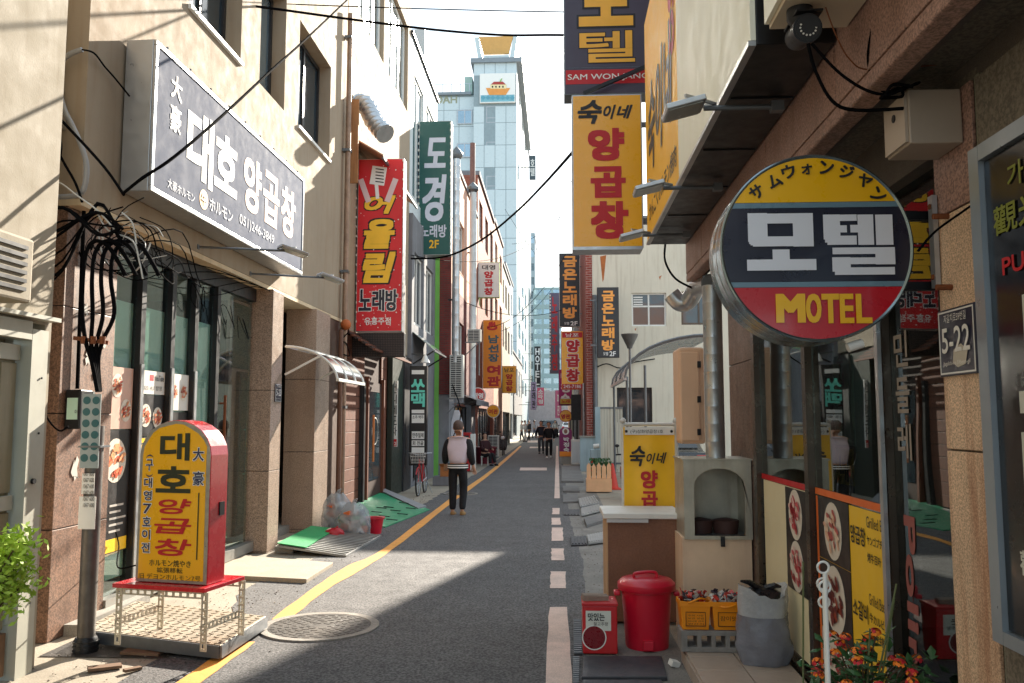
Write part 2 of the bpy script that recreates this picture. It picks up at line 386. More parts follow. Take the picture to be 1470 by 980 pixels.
# ================================================================== ground, road, markings
ASPH = M('asphalt', (90, 88, 88), .85, var=.16, scale=.8, bump=.9, bscale=70, speck=.55, specs=48, grime=.25, sc=(60, 59, 60))
PAVE = M('pavement_concrete', (158, 148, 132), .85, var=.2, scale=1.2, bump=.4, bscale=45, grime=.55, sc=(96, 86, 74), speck=.14, specs=80)
g = MB(); g.quad((-400, -60, 0), (400, -60, 0), (400, 700, 0), (-400, 700, 0))
ground = tag(g.build('ground', PAVE, None), kind='structure')
rd = MB()
edgeL = [(-3.0, -30), (-3.0, 6), (-2.95, 7.6), (-3.25, 8.6), (-3.35, 9.4), (-3.2, 10.4), (-3.12, 11.6), (-3.06, 13), (-2.95, 15), (-2.85, 19), (-2.7, 28), (-2.7, 60), (-2.7, 110)]
edgeL2 = []
for (a, b), (c, d) in zip(edgeL[1:], edgeL[2:]):
    n = max(2, int((d-b)/.25)) if b < 20 else 3
    for i in range(n):
        t = i/n; edgeL2.append((a+(c-a)*t+random.uniform(-.045, .045)*(b < 20), b+(d-b)*t))
edgeL2 = [edgeL[0]] + edgeL2 + [edgeL[-1]]
vs = [(x, y, .006) for x, y in edgeL2] + [(.22+.1*max(0, 1-abs(y-11)/4)+random.uniform(-.015, .015)*(y < 20), y, .006) for x, y in reversed(edgeL2)]
n = len(edgeL2)
rd.add(vs, [(i, 2*n-1-i, 2*n-2-i, i+1) for i in range(n-1)])
road = tag(rd.build('road', ASPH, None), kind='structure')
cr = MB(); cr.quad((-40, 110, .004), (40, 110, .004), (40, 124, .004), (-40, 124, .004))
tag(cr.build('road', ASPH, None), kind='structure')
ORANGE = M('orange_road_paint', (232, 158, 66), .7, var=.14, scale=6, bump=.2, bscale=120, speck=.12, specs=120, grime=.3, sc=(150, 110, 70))
PINKW = M('worn_white_road_paint', (212, 186, 172), .75, var=.16, scale=5, bump=.2, bscale=120, speck=.16, specs=110, grime=.5, sc=(120, 112, 108))
def ribbon(Lp, Rp, mat, z=.011, k=1):
    a = [GP(x, y, z) if y > 0 else None for x, y in Lp]; b = [GP(x, y, z) for x, y in Rp]
    a = smoothpts(a, 5) if len(a) > 2 else [a[0].lerp(a[1], i/8) for i in range(9)]
    b = smoothpts(b, 5) if len(b) > 2 else [b[0].lerp(b[1], i/8) for i in range(9)]
    e = lambda p: p + Vector((random.uniform(-.008, .008), random.uniform(-.006, .006), 0))
    a = [e(p) for p in a]; b = [e(p) for p in b]; n = len(a)
    m = MB(); m.add(a+b, [(i, n+i, n+i+1, i+1) for i in range(n-1)]); m.build('edge_line', mat, road)
ribbon([(150, 1052), (336, 921)], [(190, 1052), (367, 921)], ORANGE)
ribbon([(389, 889), (452, 842), (501, 811), (554, 785), (644, 717), (700, 678), (733, 651), (746, 640)], [(416, 889), (469, 846), (526, 813), (579, 777), (651, 720), (706, 679), (738, 651), (749, 640)], ORANGE)
for (x0, y0, x1, y1, xa, xb) in [(788.5, 871, 815, 871, 779, 820), ]:
    ribbon([(xa, 1060), (x0, y0)], [(xb+6, 1060), (x1, y0)], PINKW)
for x0, x1, ya, yb in [(790.5, 813, 820, 844), (791.5, 810, 787, 804), (792, 808.5, 757, 776), (792, 805, 743, 753), (793, 803.5, 729, 738)]:
    ribbon([(x0-.4, yb), (x0, ya)], [(x1, yb), (x1-.6, ya)], PINKW)
ribbon([(795.5, 715), (798.5, 640)], [(804, 715), (801.2, 640)], PINKW)
for x0, x1, ya, yb in [(746, 785, 671, 675), (757, 772, 632, 635), (760, 790, 641, 643)]:
    ribbon([(x0, yb), (x0+1, ya)], [(x1, yb), (x1, ya)], PINKW)
# manhole cover: frame ring, lid and raised blocks in rings
IRON = M('cast_iron', (92, 88, 84), .5, .55, var=.3, scale=7, bump=.3, bscale=80, grime=.4, sc=(120, 110, 98))
def manhole(c, r, label):
    t = thing('manhole_cover', label, 'manhole', c)
    m = MB(); m.lathe(c, [(r*.86, .0), (r*.86, .012), (r, .014), (r, 0)], 48); m.build('frame_ring', M('worn_concrete_ring', (140, 134, 126), .8, var=.3, scale=9, bump=.5, speck=.2, specs=90), t)
    m = MB(); m.lathe(c, [(r*.85, .0), (r*.85, .010), (r*.02, .010)], 48); m.build('lid', IRON, t)
    m = MB()
    for k, rr in enumerate([.18, .3, .42, .54, .66, .78]):
        nb = int(rr*34)
        for j in range(nb):
            a = 2*math.pi*(j+.5*(k % 2))/nb
            m.obox((c[0]+rr*r*math.cos(a), c[1]+rr*r*math.sin(a), .014), (r*.07, 2*math.pi*rr*r/nb*.62, .010), (0, 0, a))
    m.build('raised_pattern', IRON, t)
    for j in range(26):
        a = 2*math.pi*j/26; q = MB().obox((c[0]+r*.93*math.cos(a), c[1]+r*.93*math.sin(a), .015), (r*.07, r*.14, .006), (0, 0, a))
        q.build('ring_block', IRON, t)
manhole((-2.07, 7.36, .006), .51, 'round cast iron manhole cover half in sun at the gap of the orange line')
manhole((-2.35, 20.4, .006), .42, 'round manhole cover beside the orange line past the walking man')
# tread-plate ramp with the open gutter below it
TREAD = M('tread_plate', (176, 166, 148), .5, .35, var=.3, scale=4, bump=.2, grime=.55, sc=(128, 92, 58))
za = .13
pc = [GP(118, 903, za), GP(316, 926, za), GP(382, 884, za), GP(196, 862, za)]
t = thing('tread_plate_ramp', 'worn metal tread plate bridging the gutter under the yellow arched sign', 'ramp', (pc[0].x, pc[0].y, 0))
m = MB(); m.prism([p-Vector((0, 0, .035)) for p in pc], (0, 0, .035)); m.build('plate', TREAD, t, bev=.004)
m = MB(); nu, nv = 16, 13
for i in range(nu):
    for j in range(nv):
        a, b = (i+.5)/nu, (j+.5)/nv
        p = pc[0].lerp(pc[1], a).lerp(pc[3].lerp(pc[2], a), b)
        m.obox((p.x, p.y, za+.002), (.05, .013, .006), (0, 0, .8 if (i+j) % 2 else -.7))
tag(m.build('raised_tread', TREAD, t), kind='stuff')
m = MB()
for e in ((0, 1), (1, 2)):
    a, b = pc[e[0]], pc[e[1]]
    m.bar(a-Vector((0, 0, .05)), b-Vector((0, 0, .05)), .03, .09)
m.build('rim', STEELD, t)
B('support', CONC, t, (pc[2].x-.3, pc[2].y-.75, .0, pc[2].x-.12, pc[2].y-.02, .095)); B('support', CONC, t, (-4.15, 6.95, 0, -4.0, 8.2, .095))
GUT = M('wet_gutter', (52, 47, 42), .5, var=.4, scale=4, bump=.5)
gt = MB(); gt.quad((-3.95, 6.35, .007), (-2.95, 6.35, .007), (-2.95, 7.3, .007), (-3.95, 7.3, .007)); tag(gt.build('gutter', GUT, None), kind='structure')
for k, (px, py, s) in enumerate([(205, 940, .3), (245, 933, .16), (150, 962, .22), (190, 965, .12)]):
    p = GP(px, py); tag(MB().obox((p.x, p.y, .022), (s, s*.4, .02), (0, .03, .3*k)).build('scrap_board', M('old_wood', (116, 88, 66), .8, var=.3, scale=8), None, loc=(p.x, p.y, 0)),
        ['broken brown board lying before the tread plate gutter', 'short splinter of board at the gutter edge', 'flat board piece beside the street pole foot', 'small chip of board near the street pole foot'][k], 'board')
# concrete slab lids on the left pavement
SLAB = M('slab_concrete', (166, 154, 134), .85, var=.18, scale=2, bump=.35, bscale=60, grime=.4, sc=(110, 98, 82), speck=.15, specs=90)
def slab(pts, z, h, label, mat=SLAB, name='concrete_slab'):
    p = [GP(x, y, z+h) for x, y in pts]; c = sum(p, Vector())/len(p)
    m = MB().prism([q-Vector((0, 0, h)) for q in p], (0, 0, h)); return tag(m.build(name, mat, None, bev=.006, loc=(c.x, c.y, z)), label, 'slab')
slab([(300, 824), (440, 831), (478, 807), (352, 797)], .002, .05, 'square sunlit concrete slab before the shop pillar')
slab([(322, 796), (362, 796), (330, 812), (280, 820)], .002, .03, 'low concrete strip under the glass door')
# corrugated ramps
RIB = M('ribbed_steel', (150, 150, 148), .45, .55, var=.2, scale=4, grime=.4, sc=(120, 100, 80))
def ribbed(pts, z0, z1, label, n=16, green=None, h=.018, mat=None):
    """ribbed steel ramp: pts = near-left, near-right, far-right, far-left picture points; height z0 at the road, z1 at the wall"""
    p = [GP(x, y, z) for (x, y), z in zip(pts, (z1, z0, z0, z1))]; c = p[0]
    t = thing('ribbed_ramp', label, 'ramp', (c.x, c.y, 0))
    m = MB(); m.prism([q-Vector((0, 0, .03)) for q in p], (0, 0, .03)); m.build('plate', mat or RIB, t)
    for i in range(n):
        a = (i+.5)/n; s = p[0].lerp(p[3], a)+Vector((0, 0, .004)); e = p[1].lerp(p[2], a)+Vector((0, 0, .004))
        MB().bar(s.lerp(e, .02), s.lerp(e, .98), .03 if n < 20 else .02, h).build('rib', mat or RIB, t)
    m = MB(); m.prism([p[0], p[3], p[3]*1, p[0]*1], (0, 0, -.03)) if False else None
    B('support', CONC, t, (min(q.x for q in p), min(q.y for q in p)+.3, 0, min(q.x for q in p)+.25, max(q.y for q in p)-.3, max(.01, z1-.035)))
    return t, p
t, p = ribbed([(398, 782), (497, 797), (548, 768), (447, 757)], .03, .13, 'grey ribbed steel ramp with a green mat end before the recessed door', 15)
GREENM = M('green_mat', (34, 150, 84), .85, var=.14, scale=6, bump=.4, bscale=160)
q = [p[0], p[0].lerp(p[1], .42), p[3].lerp(p[2], .36), p[3]]
MB().prism([a+Vector((0, 0, .016)) for a in q], (0, 0, .012)).build('green_mat', GREENM, t)
GREENM2 = M('green_floor_sheet', (18, 138, 92), .6, var=.12, scale=3, bump=.25, bscale=120, grime=.2, sc=(20, 90, 62))
pp = [GP(505, 750, .03), GP(553, 756, .02), GP(617, 731, .02), GP(545, 706, .16), GP(510, 716, .16)]
t = thing('green_ramp', 'bright green slotted ramp mat before the wooden restaurant', 'ramp', (pp[0].x, pp[0].y, 0))
MB().prism([a-Vector((0, 0, .018)) for a in pp], (0, 0, .02)).build('mat', GREENM2, t, bev=.005)
for k, (x, y) in enumerate([(548, 729), (558, 727), (568, 731), (578, 735), (541, 735), (552, 740), (563, 744), (590, 727), (580, 722)]):
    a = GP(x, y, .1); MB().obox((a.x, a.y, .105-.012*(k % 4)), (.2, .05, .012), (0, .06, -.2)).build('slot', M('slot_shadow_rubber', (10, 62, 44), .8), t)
MB().prism([GP(545, 705, .17), GP(553, 703, .17), GP(612, 728, .03), GP(600, 731, .03)], (0, 0, .03)).build('kerb_strip', M('grey_carpet_strip', (140, 140, 142), .8, var=.15, scale=8, bump=.3), t)
MB().box(-4.1, 15.9, .0, -3.9, 17.6, .12).build('support', CONC, t)
CONCD = M('dark_gutter_concrete', (112, 110, 108), .85, var=.22, scale=2.5, bump=.4, bscale=40, grime=.5, sc=(70, 66, 62), speck=.15, specs=60)
gs = MB(); gs.quad((.1, -5, .0035), (.95, -5, .0035), (.95, 28, .0035), (.1, 28, .0035)); tag(gs.build('gutter_strip', M('gutter_strip_concrete', (124, 120, 114), .85, var=.25, scale=1.8, bump=.4, bscale=40, grime=.6, sc=(74, 70, 66), speck=.16, specs=60), None), kind='structure')
# right-hand gutter: dark plates, drain slots, ribbed lids
DPLATE = M('dark_slate_plate', (62, 64, 70), .55, .2, var=.2, scale=3, bump=.25, bscale=50, grime=.3, sc=(96, 92, 88))
slab([(832, 1010), (962, 1010), (950, 975), (836, 975)], .004, .03, 'dark slate plate lying second from the red tin', DPLATE, 'cover_plate')
slab([(835, 971), (958, 971), (950, 941), (838, 941)], .004, .03, 'dark slate plate lying next to the red tin', DPLATE, 'cover_plate')
for k, q in enumerate([[(823, 890), (834, 890), (836, 940), (824, 940)], [(823, 944), (832, 944), (830, 1000), (822, 1000)]]):
    p = [GP(x, y, .012) for x, y in q]; t = thing('gutter_grate', ['narrow slotted gutter grate beside the red tin', 'narrow slotted gutter grate beside the slate plates'][k], 'grate', p[0])
    MB().prism([a-Vector((0, 0, .005)) for a in p], (0, 0, .004)).build('tray', M('grate_dark', (30, 30, 32), .8), t)
    for i in range(18):
        a = p[0].lerp(p[3], (i+.5)/18); b = p[1].lerp(p[2], (i+.5)/18); MB().bar(a+Vector((0, 0, .01)), b+Vector((0, 0, .01)), .02, .012).build('bar', STEELD, t)
def lid(px, z, n, label, mat=RIB):
    p = [GP(x, y, z) for x, y in px]; t = thing('drain_cover', label, 'drain cover', (p[0].x, p[0].y, 0))
    MB().prism([a-Vector((0, 0, .025)) for a in p], (0, 0, .025)).build('plate', mat, t)
    for i in range(n):
        a = p[0].lerp(p[1], (i+.5)/n); b = p[3].lerp(p[2], (i+.5)/n); MB().bar(a.lerp(b, .06)+Vector((0, 0, .006)), a.lerp(b, .94)+Vector((0, 0, .006)), .022, .014).build('rib', mat, t)
DPL2 = M('dark_drain_iron', (66, 66, 70), .6, .4, var=.3, scale=6)
lid([(845, 779), (868, 776), (867, 763), (842, 768)], .05, 7, 'tilted ribbed gutter lid next to the brown counter box')
lid([(820, 782), (843, 781), (841, 769), (819, 770)], .03, 5, 'flat slotted drain cover beside the brown counter box', DPL2)
lid([(833, 727), (860, 721), (853, 711), (830, 715)], .06, 7, 'tilted ribbed gutter lid before the wooden planter')
lid([(835, 739), (863, 732), (860, 723), (834, 729)], .05, 7, 'ribbed gutter lid between the planter and the counter box')
lid([(809, 739), (832, 739), (832, 731), (808, 731)], .02, 5, 'flat slotted drain cover beside the white road line', DPL2)
slab([(842, 753), (868, 746), (864, 738), (838, 743)], .004, .05, 'tilted grey concrete gutter slab', CONCD)
slab([(808, 704), (832, 704), (830, 697), (808, 697)], .004, .05, 'concrete gutter slab next to the striped post', CONCD)
slab([(806, 690), (838, 690), (832, 668), (806, 668)], .004, .06, 'long pale gutter slab by the white appliance box', CONCD)
slab([(808, 720), (830, 719), (829, 708), (808, 709)], .004, .04, 'grey gutter slab near the striped post foot', CONCD)
# ================================================================== LEFT: near building with the metal door
t = thing('beige_corner_building', 'plain beige building with a metal door, at the alley mouth', 'building', (-3.8, 4, 0))
m = MB(); wall_x(m, -3.8, .3, -4, 6.06, 0, 10, [(3.2, 0, 5.98, 2.5)]); m.box(-9, 5.75, 0, -4.11, 6.055, 10); m.box(-9, -4, 10, -3.8, 6.06, 10.2); m.build('wall', BEIGE2, t)
DOORM = M('door_olive_paint', (150, 142, 118), .55, var=.12, scale=3, streak=.3, sc=(96, 80, 60))
DOORF = M('door_frame_paint', (176, 176, 164), .5, var=.1, scale=4, grime=.25, sc=(110, 100, 84))
d = B('door', DOORM, t, (-3.90, 3.25, .05, -3.86, 5.75, 2.32))
for k in range(13):
    y = 3.3+k*.19
    for z0, z1 in ((.35, 1.15), (1.29, 2.2)): B('plank', DOORM, d, (-3.857, y, z0, -3.842, y+.165, z1), bev=.004)
B('rail', DOORF, d, (-3.859, 3.25, 1.17, -3.825, 5.75, 1.27), (-3.859, 3.25, 2.22, -3.825, 5.75, 2.33))
B('kick_board', M('door_rotten_board', (118, 92, 70), .8, var=.3, scale=6), d, (-3.859, 3.25, .04, -3.82, 5.75, .33))
B('door_frame', DOORF, t, (-3.9, 5.78, 0, -3.76, 5.97, 2.45), (-3.9, 3.2, 2.37, -3.76, 5.775, 2.5))
B('door_drip_cap', DOORF, t, (-3.8, 3.2, 2.52, -3.70, 6.02, 2.55))
MB().cyl((-3.76, 5.86, 1.36), (-3.74, 5.86, 1.36), .02).build('lock', DARKM, t)
for z in (.5, 1.0, 1.7, 2.1): MB().cyl((-3.757, 5.9, z), (-3.75, 5.9, z), .008, n=8).build('screw', DARKM, t)
# air conditioner just above the door (only its corner shows)
t2 = thing('air_conditioner', 'dusty outdoor unit above the metal door at the alley mouth', 'air conditioner', (-3.6, 4.9, 2.56))
B('casing', BEIGE2, t2, (-3.79, 4.6, 2.57, -3.5, 5.35, 3.0), bev=.02)
for k in range(6): B('louvre', DARKM, t2, (-3.499, 4.68, 2.64+k*.055, -3.488, 5.27, 2.665+k*.055))
# ================================================================== LEFT: restaurant building
t = thing('restaurant_building', 'beige rendered building with granite shopfront and a huge pale signboard', 'building', (-4, 11, 0)); RB = t
YA, YB = 6.7, 15.3
holes = [(8.55, 6.3, 10.05, 8.05), (10.72, 6.33, 11.75, 8.05), (12.4, 6.33, 14.2, 8.05)]
m = MB(); wall_x(m, -4.0, .35, YA, YB, 3.66, 11.2, holes)
m.box(-9, YA, 3.66, -4.352, YA+.3, 11.2); m.box(-9, YA, 11.2, -3.95, YB, 11.4)
m.build('wall', BEIGE, t)
CURT = M('window_curtain', (196, 190, 176), .9, var=.12, scale=8)
for (a, b, c, d_) in holes:
    window_x(t, -4.0, a+.02, b+.02, c-.02, d_-.02, ALUD, GLASSB if a > 10 and a < 12 else GLASSD, 2, .07, .2, sill=WHITE if a != 10.72 else None)
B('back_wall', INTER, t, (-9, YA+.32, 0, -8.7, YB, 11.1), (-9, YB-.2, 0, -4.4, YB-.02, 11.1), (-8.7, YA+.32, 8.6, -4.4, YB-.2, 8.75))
B('soffit', M('cream_soffit', (214, 192, 158), .8, var=.1, streak=.2), t, (-4.6, YA, 3.60, -4.0, YB, 3.655))
# granite columns of the shopfront
def stone(x0, y0, x1, y1, cuts, mat=GRAN):
    for a, b in zip(cuts, cuts[1:]): B('granite_slab', mat, t, (x0, y0, a+.004, x1, y1, b-.004), bev=.004)
    B('granite_core', DARKM, t, (x0+.01, y0+.01, cuts[0], x1-.01, y1-.01, cuts[-1]))
stone(-4.62, 6.72, -4.12, 7.55, [0, .9, 1.85, 2.75, 3.6], M('granite_dark_stained', (128, 98, 80), .5, var=.2, speck=.45, specs=70, streak=.7, sc=(72, 46, 32)))
stone(-4.25, 11.28, -3.92, 11.72, [0, .02, 1.1, 2.2, 3.6])
stone(-4.42, 13.38, -3.92, 14.2, [0, .05, 1.28, 2.45, 3.6])
# splashes of sunlight on the first column, painted as pale patches
PATCH = M('torn_poster_paper', (200, 196, 188), .8, var=.1)
for k, (y, z, s) in enumerate([(7.0, 1.35, .12), (7.12, 2.35, .09), (7.25, 2.2, .07), (7.35, 2.5, .1), (7.05, 2.75, .06), (7.2, 1.25, .07)]):
    pts = [(-4.116, y+.7*s*math.cos(a)*random.uniform(.25, 1), z+1.2*s*math.sin(a)*random.uniform(.25, 1)) for a in [i*.45 for i in range(14)]]
    MB().prism(pts, (.003, 0, 0)).build('paper_scrap', PATCH, t)
# glazed shopfront
yg = [7.58, 8.12, 8.78, 9.36, 9.98, 11.26]
sf = B('shopfront_frame', ALUD, t, (-4.26, 7.56, 3.42, -4.16, 11.28, 3.598), *[(-4.25, y-.045, .17, -4.14, y+.045, 3.418) for y in yg[1:-1]])
B('sill', M('worn_aluminium_sill', (168, 166, 160), .4, .6, var=.2), sf, (-4.28, 7.56, .04, -4.1, 11.27, .165))
for a, b in zip(yg, yg[1:]): B('pane', GLASS, sf, (-4.205, a+.046, .168, -4.197, b-.046, 3.417))
B('frame_strip', ALU, sf, *[(-4.139, y-.03, .17, -4.125, y+.03, 2.35) for y in yg[1:-2]])
BLIND = M('pale_teal_blind', (208, 224, 218), .8, var=.14, scale=1.2, streak=.25, sc=(110, 130, 126))
for k, (a, b) in enumerate(zip(yg[:4], yg[1:5])): B('blind', BLIND, sf, (-4.236, a+.05, .3, -4.226, b-.05, 2.95))
B('shop_floor', CONC, t, (-8.6, 7.0, .0, -4.29, 15.0, .12)); B('shop_back', M('shop_inside_wall', (120, 112, 100), .8, var=.2), t, (-6.6, 7.1, .13, -6.5, 11.6, 3.5))
B('shop_ceiling', M('shop_ceiling', (150, 148, 140), .8), t, (-6.5, 7.6, 3.45, -4.3, 11.3, 3.5))
hd = MB().cyl((-4.12, 10.2, 1.05), (-4.12, 10.2, 2.1), .018).cyl((-4.19, 10.2, 1.15), (-4.11, 10.2, 1.15), .012).cyl((-4.19, 10.2, 2.0), (-4.11, 10.2, 2.0), .012).build('door_handle', RUST, t)
# window posters: dishes of grilled meat, a price board, small photos
DISH = {}
def dishes(X, y0, z0, y1, z1, parent, seed, bgm, dish=((.5, .6, .4),), side=1, reds=((196, 96, 60), (214, 140, 90), (170, 66, 46)), plate=(222, 214, 200)):
    """printed food picture: backing sheet, plates and slices as thin print layers"""
    rnd = random.Random(seed); po = MB().box(X, y0, z0, X+side*.004, y1, z1).build('poster', bgm, parent)
    W_, H_ = y1-y0, z1-z0
    for k, (u, v, r) in enumerate(dish):
        cy, cz, rr = y0+u*W_, z0+v*H_, r*min(W_, H_)
        MB().prism([(X+side*.006, cy+rr*math.cos(a), cz+rr*1.08*math.sin(a)) for a in [i*math.pi/12 for i in range(24)]], (side*.001, 0, 0)).build('printed_plate', M('print_plate_%d_%d_%d' % plate, plate, .4, var=.06), po)
        ms = [MB(), MB(), MB()]
        for j in range(30):
            a = rnd.uniform(0, 6.28); q = rr*.74*math.sqrt(rnd.random()); l = rr*rnd.uniform(.14, .3); th = rnd.uniform(-.6, .6)+.6
            c = Vector((X+side*(.008+.0004*j), cy+q*math.cos(a), cz+q*math.sin(a)))
            dv = Vector((0, math.cos(th), math.sin(th)))*l; nv = Vector((0, -math.sin(th), math.cos(th)))*l*.38
            ms[j % 3].prism([c-dv, c-dv*.6-nv, c+dv*.6-nv, c+dv, c+dv*.6+nv, c-dv*.6+nv], (side*.0003, 0, 0))
        for j in range(3): tag(ms[j].build('printed_food', M('print_food_%d_%d_%d' % reds[j], reds[j], .4, var=.3, scale=30), po), kind='stuff')
    return po
PB = M('poster_black', (34, 30, 30), .4, var=.2)
PY = M('poster_yellow', (244, 198, 40), .4, var=.05)
PWH = M('poster_white', (226, 222, 214), .4, var=.05)
PPINK = M('poster_pinkish', (214, 176, 160), .4, var=.2, scale=6)
X0 = -4.196
po = dishes(X0, 7.64, .55, 8.06, 1.7, sf, 1, PB, ((.35, .75, .46),), reds=((226, 132, 88), (238, 170, 120), (196, 92, 60)))
po2 = dishes(X0, 7.64, 1.71, 8.06, 2.3, sf, 2, PPINK, ((.3, .7, .25), (.72, .3, .24)))
B('price_strip', PY, po, (X0+.005, 7.65, .56, X0+.0065, 8.05, .68))
for k in range(5): B('print_line', M('print_grey', (190, 186, 180), .5), po, (X0+.006, 7.72, .74+k*.06, X0+.007, 7.72+.2+.05*(k % 3), .76+k*.06))
po = dishes(X0, 8.17, .4, 8.73, 1.62, sf, 3, PB, ((.5, .78, .42), (.45, .28, .36)), reds=((200, 110, 66), (222, 160, 104), (160, 70, 44)))
B('yellow_block', PY, po, (X0+.005, 8.18, 1.42, X0+.02, 8.6, 1.61)); txw('대호', X0+.02, 8.22, 1.45, 8.5, 1.58, BLACK, po, .02)
po2 = dishes(X0, 8.17, 1.63, 8.73, 2.05, sf, 4, PB, ((.3, .5, .26), (.75, .45, .24)))
po3 = MB().box(X0, 8.17, 2.06, X0+.004, 8.73, 2.3).build('poster', PWH, sf)
B('red_badge', REDP, po3, (X0+.005, 8.40, 2.2, X0+.006, 8.48, 2.26)); txw('YouTube', X0+.004, 8.5, 2.2, 8.70, 2.26, BLACK, po3, .02); txw('2020. 4.3 방영', X0+.004, 8.22, 2.1, 8.66, 2.15, BLACK, po3, .01)
B('yellow_foot', PY, po, (X0+.0295, 8.18, .41, X0+.0305, 8.72, .62))
dishes(X0, 8.83, 1.9, 9.32, 2.3, sf, 5, PWH, ((.25, .5, .22), (.72, .5, .22)))
dishes(X0, 8.83, .45, 9.31, 1.88, sf, 6, PB, ((.5, .75, .42), (.5, .25, .38)))
# entrance: dark teal door in the recess, side wall, lintel
TEAL = M('teal_door_paint', (26, 70, 66), .4, var=.15); TEALG = M('teal_glass', (30, 62, 60), .1, var=.3, spec=.8)
B('recess_wall', GRANP, t, (-4.75, 11.74, .02, -4.7, 13.37, 3.55), bev=.003)
dr = B('door', ALUD, t, (-4.69, 12.0, .1, -4.64, 12.07, 2.5), (-4.69, 13.2, .1, -4.64, 13.27, 2.5), (-4.69, 12.07, 2.42, -4.64, 13.2, 2.5), (-4.69, 12.07, .1, -4.64, 13.2, .22))
B('pane', TEALG, dr, (-4.67, 12.07, .22, -4.66, 13.2, 2.42)); B('pane', TEALG, dr, (-4.69, 11.8, 2.55, -4.68, 13.3, 3.5))
MB().cyl((-4.6, 12.25, .9), (-4.6, 12.25, 1.75), .02).cyl((-4.65, 12.25, 1.0), (-4.6, 12.25, 1.0), .012).cyl((-4.65, 12.25, 1.65), (-4.6, 12.25, 1.65), .012).build('door_handle', M('teal_handle', (40, 150, 140), .4), dr)
B('door_notice', M('orange_paper', (220, 110, 50), .6), dr, (-4.637, 12.6, 1.85, -4.634, 12.85, 2.0)); B('paper', WHITE, dr, (-4.637, 12.62, 1.65, -4.634, 12.83, 1.84))
# brown stone bits beside the entrance
B('pier', M('dark_brown_stone', (92, 70, 58), .6, var=.2, speck=.3), t, (-4.4, 14.22, 0, -4.02, 15.2, 3.6))
# 5-23 house number on the column
def plate_number(label, X, y0, z0, y1, z1, big, small, side=1):
    q = thing('house_number_plate', label, 'number plate', (X, (y0+y1)/2, z0))
    MB().box(X, y0, z0, X+side*.012, y1, z1).build('plate', M('navy_enamel', (30, 34, 56), .35, var=.1, scale=6), q, bev=.004)
    h = z1-z0; w_ = y1-y0; e = .03*h
    MB().box(X+side*.0125, y0+e, z0+e, X+side*.0135, y1-e, z0+1.8*e).box(X+side*.0125, y0+e, z1-1.8*e, X+side*.0135, y1-e, z1-e).box(X+side*.0125, y0+e, z0+1.8*e, X+side*.0135, y0+1.8*e, z1-1.8*e).box(X+side*.0125, y1-1.8*e, z0+1.8*e, X+side*.0135, y1-e, z1-1.8*e).build('border', WHITE, q)
    txw(big, X+side*.012, y0+.12*w_, z0+.34*h, y1-.12*w_, z0+.72*h, WHITE, q, .025, side)
    txw(small, X+side*.012, y0+.2*w_, z0+.79*h, y1-.2*w_, z0+.92*h, WHITE, q, .015, side)
    txw('Jagalchi-ro 59beon-gil', X+side*.012, y0+.14*w_, z0+.14*h, y1-.14*w_, z0+.22*h, WHITE, q, .005, side)
    return q
a = XP(388, 555, -3.915); plate_number('small dark 5-23 house number plate on the granite column', -3.918, 11.42, a.z-.03-.17, 11.68, a.z+.05, '5-23', '자갈치로59번길')
# curved clear canopy over the entrance
c = thing('entrance_canopy', 'curved translucent canopy on a white metal frame over the recessed door', 'canopy', (-3.9, 12.8, 2.9))
def arc(y, k=10, r=0): return [(-3.95+.78*math.sin(i/k*1.45)+r*0, y, 2.86-.55*(1-math.cos(i/k*1.45))*1.0+r) for i in range(k+1)]
CAN = glassmat('canopy_sheet', (120, 120, 140), .25, .1)
ya, yb = 11.95, 13.6
for k in range(3):
    y0_, y1_ = ya+(yb-ya)*k/3+.02, ya+(yb-ya)*(k+1)/3-.02; A, B_ = arc(y0_, 10, .012), arc(y1_, 10, .012); m = MB(); m.add(A+B_, [(i, i+1, 12+i, 11+i) for i in range(10)]); m.build('canopy_sheet', CAN, c, smooth=True)
for k in range(4): MB().tube(arc(ya+(yb-ya)*k/3), .02).build('rib', WHITE, c, smooth=True)
for i in (0, 4, 10): MB().bar(arc(ya)[i], arc(yb)[i], .045 if i == 10 else .025).build('rail', WHITE, c)
for y in (ya, yb): MB().bar((-3.95, y, 2.45), arc(y)[5], .03).build('brace', WHITE, c)
# big pale signboard
SB = thing('shop_signboard', 'long pale grey backlit signboard lettered in white above the glazed shopfront', 'sign', (-3.7, 9.5, 3.88))
SFACE = M('sign_face_pale_blue_grey', (106, 112, 128), .8, var=.06, scale=1.2, streak=.15, sc=(128, 134, 148), spec=.05)
B('face', SFACE, SB, (-3.715, 7.32, 3.93, -3.70, 11.78, 5.26))
B('casing', ALU, SB, (-3.98, 7.27, 3.88, -3.72, 11.83, 5.31), (-3.72, 7.27, 5.262, -3.69, 11.83, 5.31), (-3.72, 7.27, 3.88, -3.69, 11.83, 3.928), (-3.72, 7.27, 3.93, -3.69, 7.318, 5.26), (-3.72, 11.782, 3.93, -3.69, 11.83, 5.26), bev=.006)
SW = M('sign_white_letter', (236, 236, 232), .6, var=.03, spec=.2); SPK = M('sign_pale_pink_letter', (240, 208, 192), .6, var=.03, spec=.2)
SG = M('sign_faint_letter', (176, 182, 194), .6, var=.03, spec=.2); XS = -3.70
txw('大', XS, 7.60, 4.90, 7.83, 5.14, SW, SB, .02); txw('豪', XS, 7.60, 4.58, 7.83, 4.84, SW, SB, .015)
txw('대', XS, 7.98, 4.24, 8.62, 5.0, SW, SB, .04); txw('호', XS, 8.66, 4.33, 9.3, 4.97, SW, SB, .04)
